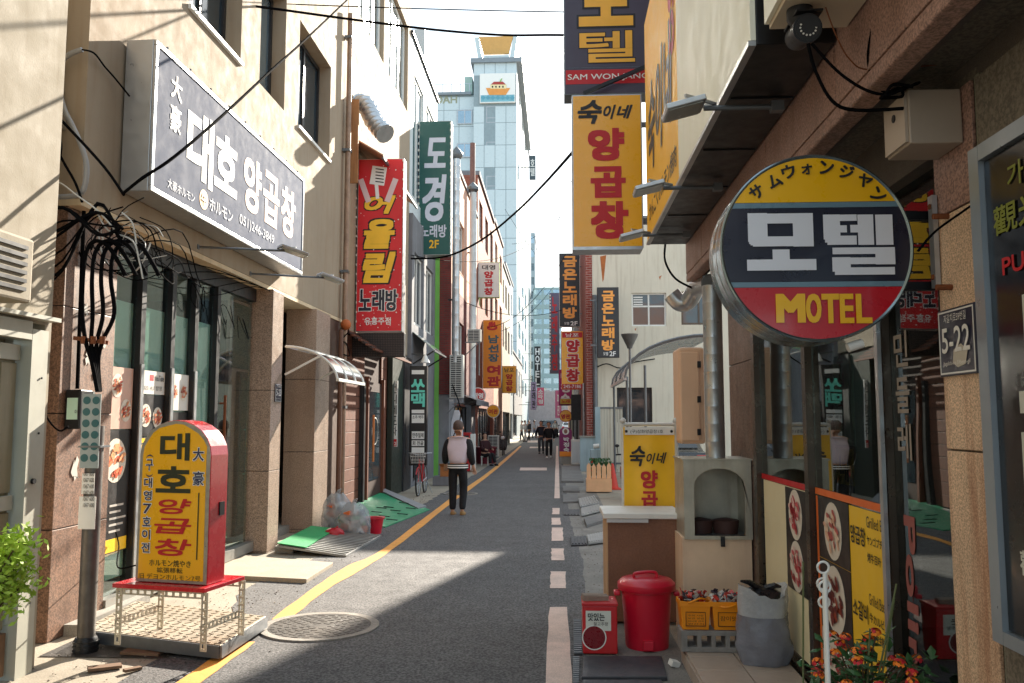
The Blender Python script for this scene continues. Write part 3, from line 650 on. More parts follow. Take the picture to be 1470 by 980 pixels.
txw('양', XS, 9.5, 4.3, 10.08, 4.98, SPK, SB, .035); txw('곱', XS, 10.16, 4.3, 10.76, 4.98, SPK, SB, .035); txw('창', XS, 10.85, 4.3, 11.45, 4.98, SPK, SB, .035)
MB().lathe((XS+.001, 8.42, 4.1), [(.105, 0), (.105, .002)], 24, 'x').build('round_emblem', M('emblem_gold', (222, 160, 40), .4), SB)
txw('牛', XS+.0035, 8.35, 4.03, 8.49, 4.17, BLACK, SB, .02)
txw('ホルモン', XS, 8.56, 4.03, 9.2, 4.17, SG, SB, .02); txw('051)246-3849', XS, 9.4, 4.05, 10.6, 4.2, SG, SB, .02); txw('大豪ホルモン', XS, 7.6, 4.0, 8.2, 4.1, SG, SB, .01)
for k in range(9): MB().cyl((-3.70, 7.5+k*.5, 5.315), (-3.70, 7.5+k*.5, 5.34), .012, n=8).build('eye_bolt', STEELD, SB)
def arm_light(base, tip, label, group='sign lights', head=(.34, .2, .035), yaw=0):
    base, tip = Vector(base), Vector(tip); q = thing('arm_light', label, 'sign light', base, group)
    MB().cyl(base, tip, .014, n=8).build('arm', STEELD, q, smooth=True)
    MB().obox(base, (.06, .05, .05)).build('bracket', STEELD, q)
    d = (tip-base).normalized(); hc = tip+d*.1
    th = math.atan2(d.y, d.x)+yaw; rot = Matrix.Rotation(th, 4, 'Z') @ Matrix.Rotation(.25, 4, 'Y')
    h = MB().obox(hc, head, rot).build('lamp_head', STEEL, q, bev=.006)
    MB().obox(hc-Vector((0, 0, head[2]/2+.003)), (head[0]*.86, head[1]*.86, .004), rot).build('lamp_glass', M('lamp_lens', (170, 176, 172), .2), h)
    for s in (-1, 1): MB().bar(tip-d*.06+Vector((0, 0, .02)), hc+rot @ Vector((0, s*head[1]/2, .03)), .014).build('yoke', STEEL, q)
    return q
arm_light((-4.02, 9.0, 3.72), (-3.2, 9.55, 3.78), 'flat lamp on a thin arm below the emblem of the pale signboard')
arm_light((-4.02, 10.6, 3.70), (-3.2, 11.2, 3.74), 'flat lamp on a thin arm below the far end of the pale signboard')
# ================================================================== yellow arched standing sign
za = .13
zs = .58
P0, P1 = GP(194, 834, zs), GP(297, 840, zs); U = (P1-P0); Wd = U.length; U.normalize(); Nn = Vector((-U.y, U.x, 0)); D_ = .22
q = thing('standing_sign', 'yellow arched light box sign with a red edge on a red topped metal stand', 'sign', (P0.x, P0.y, za))
Hh = YP(262, 603, (P0.y+P1.y)/2).z - zs
def outline(e=0, off=0):
    pts = [(e, e), (Wd-e, e)]; sh = Hh-Wd*.42
    for i in range(13):
        a = math.pi*i/12; pts.append((Wd/2+(Wd/2-e)*math.cos(a), sh+(Wd*.42-e)*math.sin(a)))
    return [P0+U*x+Vector((0, 0, z))-Nn*off for x, z in pts]
SRED = M('sign_red_enamel', (196, 26, 40), .25, var=.08, coat=.5); SSIL = M('sign_torn_silver_trim', (168, 164, 158), .35, .6, var=.3, scale=14)
SYEL = M('sign_yellow_acrylic', (246, 178, 20), .3, var=.04, coat=.3)
MB().prism(outline(0), Nn*D_).build('casing', SRED, q, bev=.006)
MB().prism(outline(.004, .004), Nn*.004).build('trim', SSIL, q)
rnd = random.Random(4)
o = outline(.03, .006); o2 = [p+U*rnd.uniform(-.008, .008)+Vector((0, 0, rnd.uniform(-.006, .006))) for p in o]
MB().prism(o2, Nn*.002).build('face', SYEL, q)
MB().prism([p+Nn*(D_+.012) for p in outline(.02)], Nn*.002).build('rear_face', SYEL, q)
def ss(body, u0, v0, u1, v1, mat, bold=.02, shear=0, off=.009):
    letters(body, P0+U*(u0*Wd)+Vector((0, 0, v0*Hh))-Nn*off, U*((u1-u0)*Wd), Vector((0, 0, (v1-v0)*Hh)), mat, q, bold, shear)
def sso(body, u0, v0, u1, v1, mat, bold=.02, shear=0, om=None):
    ss(body, u0-.008, v0-.004, u1+.008, v1+.004, om or SW, bold+.03, shear, .0085); ss(body, u0, v0, u1, v1, mat, bold, shear, .0105)
INK = M('sign_dark_green_ink', (44, 48, 30), .5, var=.05); NAVY = M('sign_navy_ink', (40, 44, 84), .5, var=.05)
ss('대', .29, .75, .71, .92, INK, .04); ss('호', .25, .55, .74, .715, INK, .04)
ss('양', .30, .42, .76, .515, REDP, .03, .15); ss('곱', .25, .30, .77, .395, REDP, .03, .15); ss('창', .27, .165, .78, .27, REDP, .03, .15)
sso('大', .76, .75, .91, .83, NAVY, .02); sso('豪', .77, .60, .92, .685, NAVY, .015)
for k, c_ in enumerate('⌒구⌣대영7호이전'):
    if c_ in '⌒⌣':
        letters('(' if c_ == '⌒' else ')', P0+U*(.10*Wd)+Vector((0, 0, (.785 if c_ == '⌒' else .665)*Hh))-Nn*.009, Vector((0, 0, -.02*Hh)), U*(.10*Wd), NAVY, q, .01)
    elif c_ == '구': sso('구', .10, .685, .20, .755, NAVY, .02)
for k, c_ in enumerate('대영7호이전'): sso(c_, .085, .58-k*.08, .20, .64-k*.08, NAVY, .02)
MB().prism([P0+U*(.85*Wd)+Vector((0, 0, .15*Hh))-Nn*.010, P0+U*(.865*Wd)+Vector((0, 0, .15*Hh))-Nn*.010, P0+U*(.865*Wd)+Vector((0, 0, .555*Hh))-Nn*.010, P0+U*(.85*Wd)+Vector((0, 0, .555*Hh))-Nn*.010], Nn*.001).build('divider_line', INK, q)
ss('ホルモン焼やき', .2, .10, .78, .142, INK, .01); ss('拡張移転', .31, .062, .67, .095, INK, .01); ss('旧 デヨンホルモン7号', .06, .02, .92, .055, INK, .008)
MB().obox(P1+U*.004+Nn*.15+Vector((0, 0, .45*Hh)), (.012, .06, .10), (0, 0, math.atan2(U.y, U.x))).build('latch', DARKM, q)
# stand: red board on slotted-angle legs
SLOT = M('slotted_angle_cream', (196, 188, 168), .45, .3, var=.2, scale=9, grime=.35, sc=(132, 90, 56))
s0, s1 = P0-U*.12-Nn*.10, P1+U*.05-Nn*.10
dv = Nn*.52
MB().prism([s0+Vector((0, 0, -.035)), s1+Vector((0, 0, -.035)), s1+dv+Vector((0, 0, -.035)), s0+dv+Vector((0, 0, -.035))], (0, 0, .032)).build('stand_top', SRED, q, bev=.004)
ang = math.atan2(U.y, U.x)
for base in (s0+U*.03+Nn*.02, s1-U*.03+Nn*.02, s1-U*.03+dv-Nn*.02, s0+U*.03+dv-Nn*.02):
    m = MB(); b0 = Vector((base.x, base.y, za)); hh = zs-.035-za
    for sx, sy in ((1, 0), (0, 1)):                      # two flanges of the angle, with slots left open
        dirv = U*(.022) if sx else Nn*.022
        m.obox(b0+dirv*.05+Vector((0, 0, hh/2)), (.010, .010, hh), (0, 0, ang)); m.obox(b0+dirv*1.9+Vector((0, 0, hh/2)), (.010, .010, hh), (0, 0, ang))
        for k in range(8): m.obox(b0+dirv+Vector((0, 0, hh*(k+.1)/7.4)), ((.05, .006, .018) if sx else (.006, .05, .018)), (0, 0, ang))
    m.build('leg', SLOT, q)
for a_, b_ in ((s0+U*.03+Nn*.02, s1-U*.03+Nn*.02), (s0+U*.03+dv-Nn*.02, s1-U*.03+dv-Nn*.02)):
    m = MB(); a_, b_ = Vector((a_.x, a_.y, zs-.06)), Vector((b_.x, b_.y, zs-.06)); m.bar(a_+Vector((0, 0, .018)), b_+Vector((0, 0, .018)), .006, .012).bar(a_-Vector((0, 0, .018)), b_-Vector((0, 0, .018)), .006, .012)
    for k in range(13): m.obox(a_.lerp(b_, k/12), (.02, .006, .036), (0, 0, ang))
    m.build('apron', SLOT, q)
for base in (s0+U*.03, s1-U*.03):
    a_ = Vector((base.x, base.y, za+.16))+Nn*.02; b_ = a_+dv-Nn*.04; m = MB(); m.bar(a_+Vector((0, 0, .02)), b_+Vector((0, 0, .02)), .006, .014).bar(a_-Vector((0, 0, .02)), b_-Vector((0, 0, .02)), .006, .014)
    for k in range(11): m.obox(a_.lerp(b_, k/10), (.006, .02, .04), (0, 0, ang))
    m.build('stretcher', SLOT, q)
cable('thin black cord looping from the yellow arched sign to the shop window', smoothpts([P0+Vector((-.05, .1, .1)), P0+Vector((-.3, .3, .05)), (-4.1, 7.75, .62), (-4.13, 7.74, .75)]), .006, CABLE, None)
# ================================================================== pole, meter box, conduits and cables of the corner
q = thing('conduit_pole', 'grey steel conduit pole plastered with stickers beside the stained granite column', 'pole', (-3.67, 6.5, 0))
POLE = M('old_pole_steel', (104, 100, 96), .5, .6, var=.35, scale=7, streak=.4, sc=(70, 56, 44))
MB().lathe((-3.67, 6.5, 0), [(.066, .1), (.066, 1.75)], 20).build('pole_tube', POLE, q, smooth=True)
m = MB(); m.lathe((-3.67, 6.5, 0), [(.09, 0), (.09, .09), (.075, .12)], 20); [m.lathe((-3.67, 6.5, 0), [(.096, .02+.03*k), (.096, .032+.03*k)], 20) for k in range(3)]; m.build('rubber_foot', DARKM, q, smooth=True)
m = MB(); m.box(-3.745, 6.425, 1.42, -3.595, 6.432, 2.0); m.build('dotted_strip', M('grey_blue_tape', (150, 160, 160), .6, var=.1), q)
for i in range(2):
    for k in range(6):
        MB().lathe((-3.708+i*.075, 6.423, 1.95-k*.09), [(.031, 0), (.031, .001)], 16, 'y').build('dot', M('teal_dot', (44, 92, 96), .6), q)
B('sticker', WHITE, q, (-3.735, 6.426, .95, -3.6, 6.43, 1.2), (-3.72, 6.427, 1.22, -3.62, 6.431, 1.38)); 
for k in range(6): ty('1067 600', (119, 677+k*9, 135, 683+k*9), 6.425, BLACK, q, .02)
B('band', STEELD, q, (-3.76, 6.42, 1.58, -3.58, 6.57, 1.595))
q = thing('meter_box', 'small dark box with a pale green label on the stained granite column', 'electric box', (-4.1, 7.0, 1.72))
B('box', DARKM, q, (-4.115, 6.8, 1.72, -3.98, 6.98, 2.05), bev=.01); B('lid', M('box_grey_lid', (120, 128, 128), .4), q, (-4.1, 6.983, 1.73, -3.98, 7.01, 2.04)); B('label_sheet', M('pale_green_label', (190, 226, 206), .5), q, (-4.09, 6.79, 1.8, -4.0, 6.799, 1.98))
ty('014', (107, 588, 114, 593), 6.79, BLACK, q, .01)
q = thing('junction_box', 'cream junction box clamped to a conduit high on the beige corner', 'electric box', (-4.2, 6.6, 4.6))
a, b = YP(49, 20, 6.62), YP(72, 88, 6.62); B('box', M('cream_plastic', (196, 190, 170), .5, var=.1), q, (a.x, 6.56, b.z, b.x, 6.69, a.z), bev=.008)
B('lid_edge', M('cream_plastic', (196, 190, 170)), q, (b.x+.002, 6.57, b.z+.02, b.x+.03, 6.68, a.z-.02)); MB().cyl((b.x-.02, 6.555, a.z-.1), (b.x-.02, 6.562, a.z-.1), .008, n=8).build('screw', DARKM, q)
Yc = 6.6
def yp(pts, Y=Yc, dy=0): return [YP(x, y, Y+dy*i) for i, (x, y) in enumerate(pts)]
cable('thick pale grey conduit rising past the cream junction box', smoothpts(yp([(80, 0), (86, 30), (84, 55), (79, 90), (80, 118)])), .03, CABLEG, None, 'conduit', 'conduit', 10)
cable('curved pale grey hose looping over the corner of the beige building', smoothpts(yp([(118, 71), (100, 78), (88, 90), (84, 120), (92, 155), (104, 180), (115, 205), (124, 235), (122, 265), (110, 280), (60, 284), (0, 292)])), .022, CABLEG, None, 'conduit', 'conduit', 10)
q = thing('small_wall_box', 'small cream wall box half hidden by cables on the beige corner', 'electric box', YP(76, 185, 6.66)); a, b = YP(62, 153, 6.66), YP(92, 186, 6.66); B('box', BEIGE2, q, (a.x, 6.6, b.z, b.x, 6.69, a.z), bev=.01); B('conduit_stub', CABLEG, q, (a.x+.06, 6.62, b.z-.4, a.x+.075, 6.64, b.z-.002))
cable('twisted thin black wire hanging from the hose to the pale signboard', smoothpts([YP(118, 71, 6.55), YP(135, 76, 6.7), YP(150, 95, 6.9), YP(165, 112, 7.05), YP(186, 138, 7.2)]), .008, CABLE, None)
runs = [([(0, 92), (55, 140), (100, 185), (150, 240), (178, 280)], .013), ([(0, 108), (30, 138), (70, 165), (88, 205), (82, 250), (78, 300), (60, 330)], .008), ([(51, 90), (45, 160), (36, 230), (28, 300), (20, 420)], .010), ([(63, 92), (68, 150), (74, 195), (90, 230), (108, 262), (118, 290)], .012), ([(62, 0), (62, 20), (60, 60), (63, 92)], .008), ([(75, 0), (76, 40), (74, 90), (70, 118)], .010)]
for k, (pts, r) in enumerate(runs): cable('black cable hanging loose across the beige corner wall', smoothpts(yp(pts, 6.48+.02*k)), r, CABLE, 'loose black cables on the corner')
whites = [[(0, 242), (25, 255), (55, 272)], [(0, 108), (25, 138), (55, 158), (78, 178), (85, 215), (82, 245)], [(60, 262), (85, 262), (110, 280), (140, 302), (165, 330)], [(0, 455), (20, 448), (48, 440), (55, 432)], [(0, 452), (15, 440), (35, 436), (50, 436)], [(137, 300), (155, 330), (190, 345), (200, 375), (205, 400)], [(175, 305), (190, 320), (196, 350)]]
for k, pts in enumerate(whites): cable('white wire sprouting from the cable tangle at the corner', smoothpts(yp(pts, 6.44+.015*k)), .007, CABLEW, 'white wires of the corner tangle')
# four thick bent cables dropping into the pole
for k, (x0, xt) in enumerate([(118, 122), (131, 137), (144, 152), (158, 170)]):
    pts = [(140+k*1.2, 562), (132+3*k, 520), (123+8*k, 490), (x0+2*k, 450), (x0+1, 400), (x0+6, 362), (xt+14, 346), (xt+32, 352), (xt+48, 376), (xt+58, 395)]
    cable('thick black cable arching over and dropping into the stickered pole', smoothpts([YP(x, y, 6.5+.012*i+.02*k) for i, (x, y) in enumerate(pts)]), .017, CABLE, 'thick cables feeding the pole', n=8)
q = thing('cable_clamp', 'rusty clamp bar holding the thick cables above the stickered pole', 'clamp', YP(130, 487, 6.55)); MB().bar(YP(106, 485, 6.52), YP(156, 492, 6.6), .05, .03).build('bar', RUST, q); [MB().lathe(YP(x, 488, 6.52), [(.022, -.03), (.022, .03)], 10).build('sleeve', RUST, q) for x in (120, 134, 147)]
rnd = random.Random(11)
hub = Vector(YP(178, 345, 6.9))
for k in range(16):
    a = rnd.uniform(0, 6.28); r1 = rnd.uniform(.12, .32); r2 = r1*rnd.uniform(.6, 1.3); c = hub+Vector((rnd.uniform(-.12, .12), rnd.uniform(-.12, .12), rnd.uniform(-.1, .1)))
    pts = [c+Vector((r1*math.cos(a+t*.9)*rnd.uniform(.8, 1.1), rnd.uniform(-.06, .06), r2*math.sin(a+t*.9)*rnd.uniform(.8, 1.1)-.02*t)) for t in range(rnd.choice((5, 6, 7)))]
    cable('tangled wire loop beside the granite column', smoothpts(pts, 4), rnd.choice((.004, .005, .007)), CABLE if k % 4 else CABLEW, 'wire loops of the corner tangle', n=5)
for k in range(9):
    y = 330+k*13; pts = yp([(0, y+rnd.uniform(-20, 20)-10), (40, y-15), (90, y-30-rnd.uniform(0, 22)), (140, 330-k*2+rnd.uniform(-30, 20)), (176, 335+rnd.uniform(-14, 20))], 6.42+.016*k)
    cable('black cable running from the near building into the corner tangle', smoothpts(pts), rnd.choice((.008, .011, .014)), CABLE, 'black cables into the corner tangle')
for k in range(5):
    pts = [hub+Vector((.05, .1, 0)), hub+Vector((.2+.02*k, .5, -.3+.12*k)), (-4.05, 8.6+.2*k, 3.45-.05*k), (-4.0, 9.6+.3*k, 3.56), (-3.97, 11.9+.1*k, 3.58)]
    cable('thin black wire strung under the soffit of the restaurant', smoothpts(pts), .006, CABLE, 'wires under the soffit', n=5)
for k, (y, z) in enumerate([(8.1, 3.5), (9.0, 3.3), (9.9, 3.2), (10.4, 3.1)]):
    pts = [(-4.06+.02*math.sin(t*2), y+.13*math.sin(t*1.3+k)+.05*t, z-.12+.14*math.cos(t*1.7+k)) for t in range(9)]; cable('small coil of dark wire hanging before the shop window', smoothpts(pts, 4), .005, CABLE, 'wire coils under the soffit', n=5)
cable('black drop wire beside the metal door frame', smoothpts(yp([(45, 494), (52, 525), (58, 570), (68, 600), (85, 618), (98, 612)], 6.45)), .008, CABLE, None)
cable('black vertical conduit down the stained granite column', [(-4.09, 6.9, 3.6), (-4.09, 6.93, 2.06)], .016, CABLE, None, 'conduit', 'conduit')
# bush at the alley mouth
LEAFY = M('yellow_green_leaf', (158, 186, 60), .6, var=.3, scale=20); STEM = M('brown_stem', (82, 64, 46), .8)
q = thing('potted_bush', 'yellow green bush in a pot before the metal door', 'plant', (-3.46, 4.75, 0))
MB().lathe((-3.46, 4.75, 0), [(.15, 0), (.2, .38), (.22, .38), (.22, .42), (.19, .42), (.18, .36)], 20).build('pot', M('brown_pot', (120, 72, 52), .7, var=.15), q, smooth=True)
m = MB(); lf = MB()
for k in range(34):
    a = rnd.uniform(0, 6.28); e = Vector((-3.3+rnd.uniform(.06, .26)*math.cos(a), 4.75+rnd.uniform(.06, .26)*math.sin(a), rnd.uniform(.74, 1.10)))
    pts = smoothpts([(-3.46, 4.75, .36), Vector((-3.46, 4.75, .36)).lerp(e, .5)+Vector((0, 0, .06)), e], 3); m.tube(pts, .006, 4)
    for j in range(80):
        c = e+Vector((rnd.gauss(0, .055), rnd.gauss(0, .055), rnd.gauss(0, .05))); d1 = Vector((rnd.uniform(-1, 1), rnd.uniform(-1, 1), rnd.uniform(-.3, 1))).normalized()*.025; d2 = d1.cross(Vector((rnd.uniform(-1, 1), rnd.uniform(-1, 1), rnd.uniform(-1, 1)))).normalized()*.011
        lf.quad(c-d1, c+d2, c+d1, c-d2)
m.build('stem', STEM, q); tag(lf.build('foliage', LEAFY, q), kind='stuff')
# ================================================================== RIGHT: motel building
t = thing('motel_building', 'brown granite building with a glazed grill restaurant and a deep overhang', 'building', (1.6, 6, 0)); MBD = t
XF, ZS = 1.2, 3.14
yc = [-2.2, -.6, 1.0, 2.3, 3.55, 4.75, 5.9, 6.9, 7.75]
for a, b in zip(yc, yc[1:]): B('fascia_slab', GRANP, t, (XF, a+.004, ZS, XF+.06, b-.004, 3.98), bev=.004)
for a, b in zip(yc, yc[1:]): B('fascia_slab', GRANP, t, (XF, a+.004, 3.99, XF+.06, b-.004, 5.6), bev=.004)
B('fascia_core', DARKM, t, (XF+.03, -2.2, ZS+.1, XF+.1, 7.7, 5.6))
B('edge_beam', GRANP, t, (XF+.002, -2.2, ZS-.07, XF+.10, 7.76, ZS-.003), bev=.01)
B('edge_beam', M('grey_soffit_lip', (92, 84, 76), .8, var=.12, speck=.2), t, (XF+.102, -2.2, ZS-.02, XF+.17, 7.76, ZS+.02))
for a, b in zip(yc, yc[1:]): B('soffit_panel', GREYB, t, (XF+.172, a+.004, ZS+.03, 1.68, b-.004, ZS+.06))
B('inner_beam', M('grey_soffit_lip', (92, 84, 76)), t, (1.58, -2.2, 2.9, 1.70, 7.72, ZS+.028))
B('upper_wall', GRANP, t, (XF+.10, -2.2, 3.3, 8, 7.75, 5.6), (1.42, 7.752, 4.0, 8, 9.9, 9.0), (XF+.01, -2.2, 5.602, 8, 7.75, 9.0))
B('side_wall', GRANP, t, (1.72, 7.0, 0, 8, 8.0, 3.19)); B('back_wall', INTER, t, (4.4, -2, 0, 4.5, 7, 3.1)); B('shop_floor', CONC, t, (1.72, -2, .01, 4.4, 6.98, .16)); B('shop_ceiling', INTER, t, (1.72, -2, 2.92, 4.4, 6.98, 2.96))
for z0, z1 in ((.12, .75), (.75, 1.42), (1.42, 2.3), (2.3, 3.14)): B('wall_slab', M('granite_dark_pink', (112, 92, 84), .5, var=.14, speck=.42, specs=80, streak=.3, sc=(66, 50, 44)), t, (1.62, 7.02, z0+.003, 1.715, 7.98, z1-.003), bev=.003)
# glazing with band and menu posters
BRZ = M('bronze_frame', (84, 74, 66), .3, .7, var=.15)
sf = B('shopfront_frame', BRZ, t, (1.60, 6.9, .15, 1.70, 7.0, 2.9), (1.60, 5.5, .15, 1.70, 5.58, 2.9), (1.61, 4.22, .15, 1.69, 4.27, 2.9), (1.61, 3.5, .15, 1.69, 3.54, 2.9), (1.61, 3.54, .12, 1.69, 6.9, .148))
for a, b in ((5.585, 6.895), (4.275, 5.495), (3.545, 4.215)): B('pane', glassmat('dark_shop_glass', (168, 176, 172), .06), sf, (1.645, a, .152, 1.653, b, 2.895))
B('door_rail', STEEL, sf, (1.585, 4.225, .3, 1.605, 4.265, 2.4))
B('band', REDP, sf, (1.638, 5.59, 1.33, 1.642, 6.89, 1.37)); B('band', M('orange_band', (226, 108, 40), .45), sf, (1.638, 4.28, 1.33, 1.642, 5.49, 1.37))
CREAM = M('cream_film', (232, 222, 184), .5, var=.06); XG = 1.642
B('film', CREAM, sf, (XG, 5.62, .2, XG+.002, 6.85, 1.325))
m_red = ((168, 30, 44), (206, 84, 92), (232, 190, 180)); m_rib = ((120, 34, 26), (150, 60, 36), (92, 26, 22)); m_but = ((228, 180, 150), (236, 206, 180), (190, 90, 84))
dishes(XG-.001, 5.7, .62, 6.2, 1.32, sf, 21, PB, ((.5, .75, .32), (.5, .25, .32)), -1, m_red)
po = MB().box(XG-.002, 4.29, .1, XG, 5.48, 1.32).build('menu_poster', PY, sf)
B('orange_edge', M('orange_band', (226, 108, 40)), po, (XG-.004, 5.44, .1, XG-.0025, 5.48, 1.32))
dishes(XG-.003, 4.88, .95, 5.43, 1.325, sf, 22, PB, ((.5, .5, .42),), -1, m_but)
dishes(XG-.003, 4.88, .53, 5.43, .945, sf, 23, PB, ((.5, .5, .44),), -1, m_rib)
dishes(XG-.003, 4.88, .12, 5.43, .525, sf, 24, M('poster_grey', (180, 178, 176), .5), ((.5, .5, .45),), -1, m_red)
for z, a_, b_, c_, d_ in ((1.14, '양곱창', 'Grilled Beef', 'ヤンゴプチャン', '烤牛百叶'), (.74, '소갈비', 'Grilled Beef Rib', '牛カルビ焼き', '烤牛排'), (.34, '삼겹살', 'Grilled Pork', 'サムギョプサル', '烤五花肉')):
    txw(a_, XG-.002, 4.63, z-.02, 4.86, z+.08, BLACK, po, .02, -1); txw(b_, XG-.002, 4.31, z+.09, 4.61, z+.15, BLACK, po, .01, -1); txw(c_, XG-.002, 4.31, z, 4.61, z+.05, BLACK, po, .012, -1); txw(d_, XG-.002, 4.42, z-.09, 4.61, z-.04, BLACK, po, .012, -1)
# things seen behind the glass
GHOST = M('faint_window_vinyl', (150, 84, 78), .6, var=.2); GHW = M('pale_window_vinyl', (150, 140, 130), .6, var=.2)
for k, c_ in enumerate('민들레'): txw(c_, 1.645, 4.0, 2.05-k*.22, 4.16, 2.22-k*.22, GHW, sf, .02, -1)
m_ = letters('Poling', (1.643, 4.17, 1.35), (0, 0, -.9), (0, -.16, 0), GHOST, sf, .04)
B('notice_sheet', WHITE, sf, (1.68, 4.85, 1.65, 1.684, 5.2, 2.25)); B('notice_sheet', PY, sf, (1.68, 4.9, 1.42, 1.684, 5.2, 1.63))
for k, c_ in enumerate('주식회사'): txw(c_, 1.68, 5.0, 2.1-k*.12, 5.1, 2.19-k*.12, REDP, sf, .01, -1)
txw('네', 1.68, 4.97, 1.44, 5.12, 1.6, BLACK, sf, .03, -1)
for k in range(3):
    q = thing('dining_table', 'dark round table inside the grill restaurant behind its menu posters', 'table', (2.6, 4.3+k*1.1, .16), 'tables inside the grill restaurant'); MB().lathe((2.6, 4.3+k*1.1, .16), [(.34, .70), (.34, .74)], 24).build('table_top', M('table_wood', (96, 66, 46), .4), q, smooth=True); MB().lathe((2.6, 4.3+k*1.1, .16), [(.2, 0), (.2, .03), (.04, .05), (.04, .70)], 16).build('leg', STEELD, q, smooth=True)
# rust-stained pillar
for z0, z1 in ((.12, .62), (.62, 1.68), (1.68, 2.62), (2.62, 3.08)): B('pillar_slab', GRANR if z1 < 3 else GRANP, t, (1.56, 3.14, z0+.004, 1.575, 3.47, z1-.004), bev=.003)
B('pillar_core', GREYB, t, (1.577, 3.12, .1, 1.95, 3.48, 3.12)); B('pillar_edge', M('mossy_stone', (120, 116, 100), .8, var=.2, speck=.3), t, (1.565, 3.08, .1, 1.70, 3.118, 3.08))
B('door_bay', M('dark_door', (36, 34, 34), .35, var=.2), t, (1.70, 3.56, .16, 1.72, 4.2, 2.2)) if False else None
B('step', M('tile_grout', (120, 108, 98), .8), t, (.93, 2.0, .0, 1.6, 6.52, .10))
TILE = M('beige_floor_tile', (176, 160, 146), .35, var=.1, scale=3, grime=.2, sc=(130, 112, 98))
for i in range(2):
    for j in range(14): B('tile', TILE, t, (.925+i*.335, 2.02+j*.32, .102, .925+i*.335+.328, 2.02+j*.32+.313, .125), bev=.003)
for j in range(14): B('step_face_tile', TILE, t, (.915, 2.02+j*.32, .006, .9285, 2.02+j*.32+.313, .1))
B('step_face_tile', TILE, t, (.93, 6.522, .006, 1.58, 6.535, .1))
# 5-22 plate
q = plate_number('large dark 5-22 house number plate on the rust stained pillar', 1.556, 3.16, 1.97, 3.46, 2.235, '5-22', '자갈치로59번길', -1)
MB().prism([(1.5415, 3.30, 2.0), (1.5415, 3.24, 2.01), (1.5415, 3.22, 2.06), (1.5415, 3.27, 2.09), (1.5415, 3.33, 2.07), (1.5415, 3.34, 2.02)], (-.001, 0, 0)).build('peeled_patch', M('peeled_sticker', (190, 182, 166), .8), q)
# black glass signboard beyond the pillar
q = thing('black_signboard', 'tall black signboard in a pale metal frame with large white characters', 'sign', (1.55, 2.4, 1.05))
B('panel', M('black_gloss_panel', (14, 14, 16), .2, var=.1), q, (1.50, 1.6, 1.1, 1.53, 2.95, 2.70))
B('frame', M('pale_blue_steel', (150, 160, 168), .35, .5, var=.12), q, (1.48, 2.952, 1.05, 1.56, 3.02, 2.76), (1.48, 1.6, 1.05, 1.56, 2.95, 1.095), (1.48, 1.6, 2.705, 1.56, 2.95, 2.76))
B('mounting', GREYB, q, (1.54, 1.6, 0.0, 1.62, 3.06, 3.05))
VY = M('sign_green_yellow', (120, 128, 40), .5); VW = M('sign_cream_letter', (190, 190, 178), .5)
txw('觀光', 1.50, 2.6, 2.42, 2.9, 2.52, VY, q, .02, -1); txw('가고', 1.50, 2.6, 2.56, 2.8, 2.64, VY, q, .02, -1); txw('PUSAN', 1.50, 2.5, 2.28, 2.86, 2.34, REDP, q, .03, -1)
for k, c_ in enumerate('모텔'): txw(c_, 1.50, 2.35, 1.82-k*.42, 2.80, 2.2-k*.42, VW, q, .05, -1)
txw('觀光', 1.50, 2.6, 1.3, 2.85, 1.38, VW, q, .02, -1); txw('PUSAN', 1.50, 2.5, 1.18, 2.8, 1.23, REDP, q, .02, -1)
# ================================================================== round motel sign
YM = 3.5; C0 = YP(1172, 355, YM); RR = YP(1312, 355, YM).x-C0.x
q = thing('round_motel_sign', 'large round projecting MOTEL sign in yellow, navy and red with a steel rim', 'sign', (C0.x, YM, C0.z-RR))
NAVYS = M('motel_navy', (24, 28, 48), .3, var=.06, coat=.4); MY = M('motel_yellow', (240, 182, 16), .3, var=.04, coat=.4); MR = M('motel_red', (186, 18, 36), .3, var=.05, coat=.4); MS = M('motel_blue_grey', (104, 134, 150), .3, coat=.4); MWH = M('motel_white', (218, 220, 228), .35, var=.03)
RIM = M('sign_rim_steel', (128, 146, 154), .2, .85, var=.2, scale=5)
MB().lathe((C0.x, YM, C0.z), [(RR*.985, .26), (RR, .255), (RR, .175), (RR*.992, .172), (RR, .168), (RR, .09), (RR*.992, .087), (RR, .083), (RR, .0), (RR*.985, -.004), (RR*.965, .002)], 96, 'y', caps=False).build('rim', RIM, q, smooth=True)
MB().lathe((C0.x, YM, C0.z), [(RR*.984, .25), (RR*.984, .252)], 64, 'y').build('rear_face', NAVYS, q)
def band(y0, y1, mat, nm):
    za_, zb_ = [YP(1172, v, YM).z-C0.z for v in (y0, y1)]; r = RR*.968; za_, zb_ = min(za_, r), max(zb_, -r); pts = []; N_ = 24
    for i in range(N_+1):
        z = zb_+(za_-zb_)*i/N_; pts.append((math.sqrt(max(0, r*r-z*z)), z))
    full = [(x, z) for x, z in pts] + [(-x, z) for x, z in reversed(pts)]
    MB().prism([(C0.x+x, YM+.002, C0.z+z) for x, z in full], (0, .003, 0)).build(nm, mat, q)
band(200, 289.5, MY, 'yellow_field'); band(290, 297.5, MS, 'stripe'); band(298, 403.5, NAVYS, 'navy_field'); band(404, 411.5, MS, 'stripe'); band(412, 510, MR, 'red_field')
def lb(nm, boxes, mat=None):
    m = MB()
    for k_, (a, b, c, d) in enumerate(boxes):
        y_ = YM-.003-.0002*k_; p, s = YP(1000+a/2.97, 150+d/2.97, y_), YP(1000+c/2.97, 150+b/2.97, y_); m.quad((p.x, y_, p.z), (s.x, y_, p.z), (s.x, y_, s.z), (p.x, y_, s.z))
    m.build_flat(nm, mat or MWH, q)
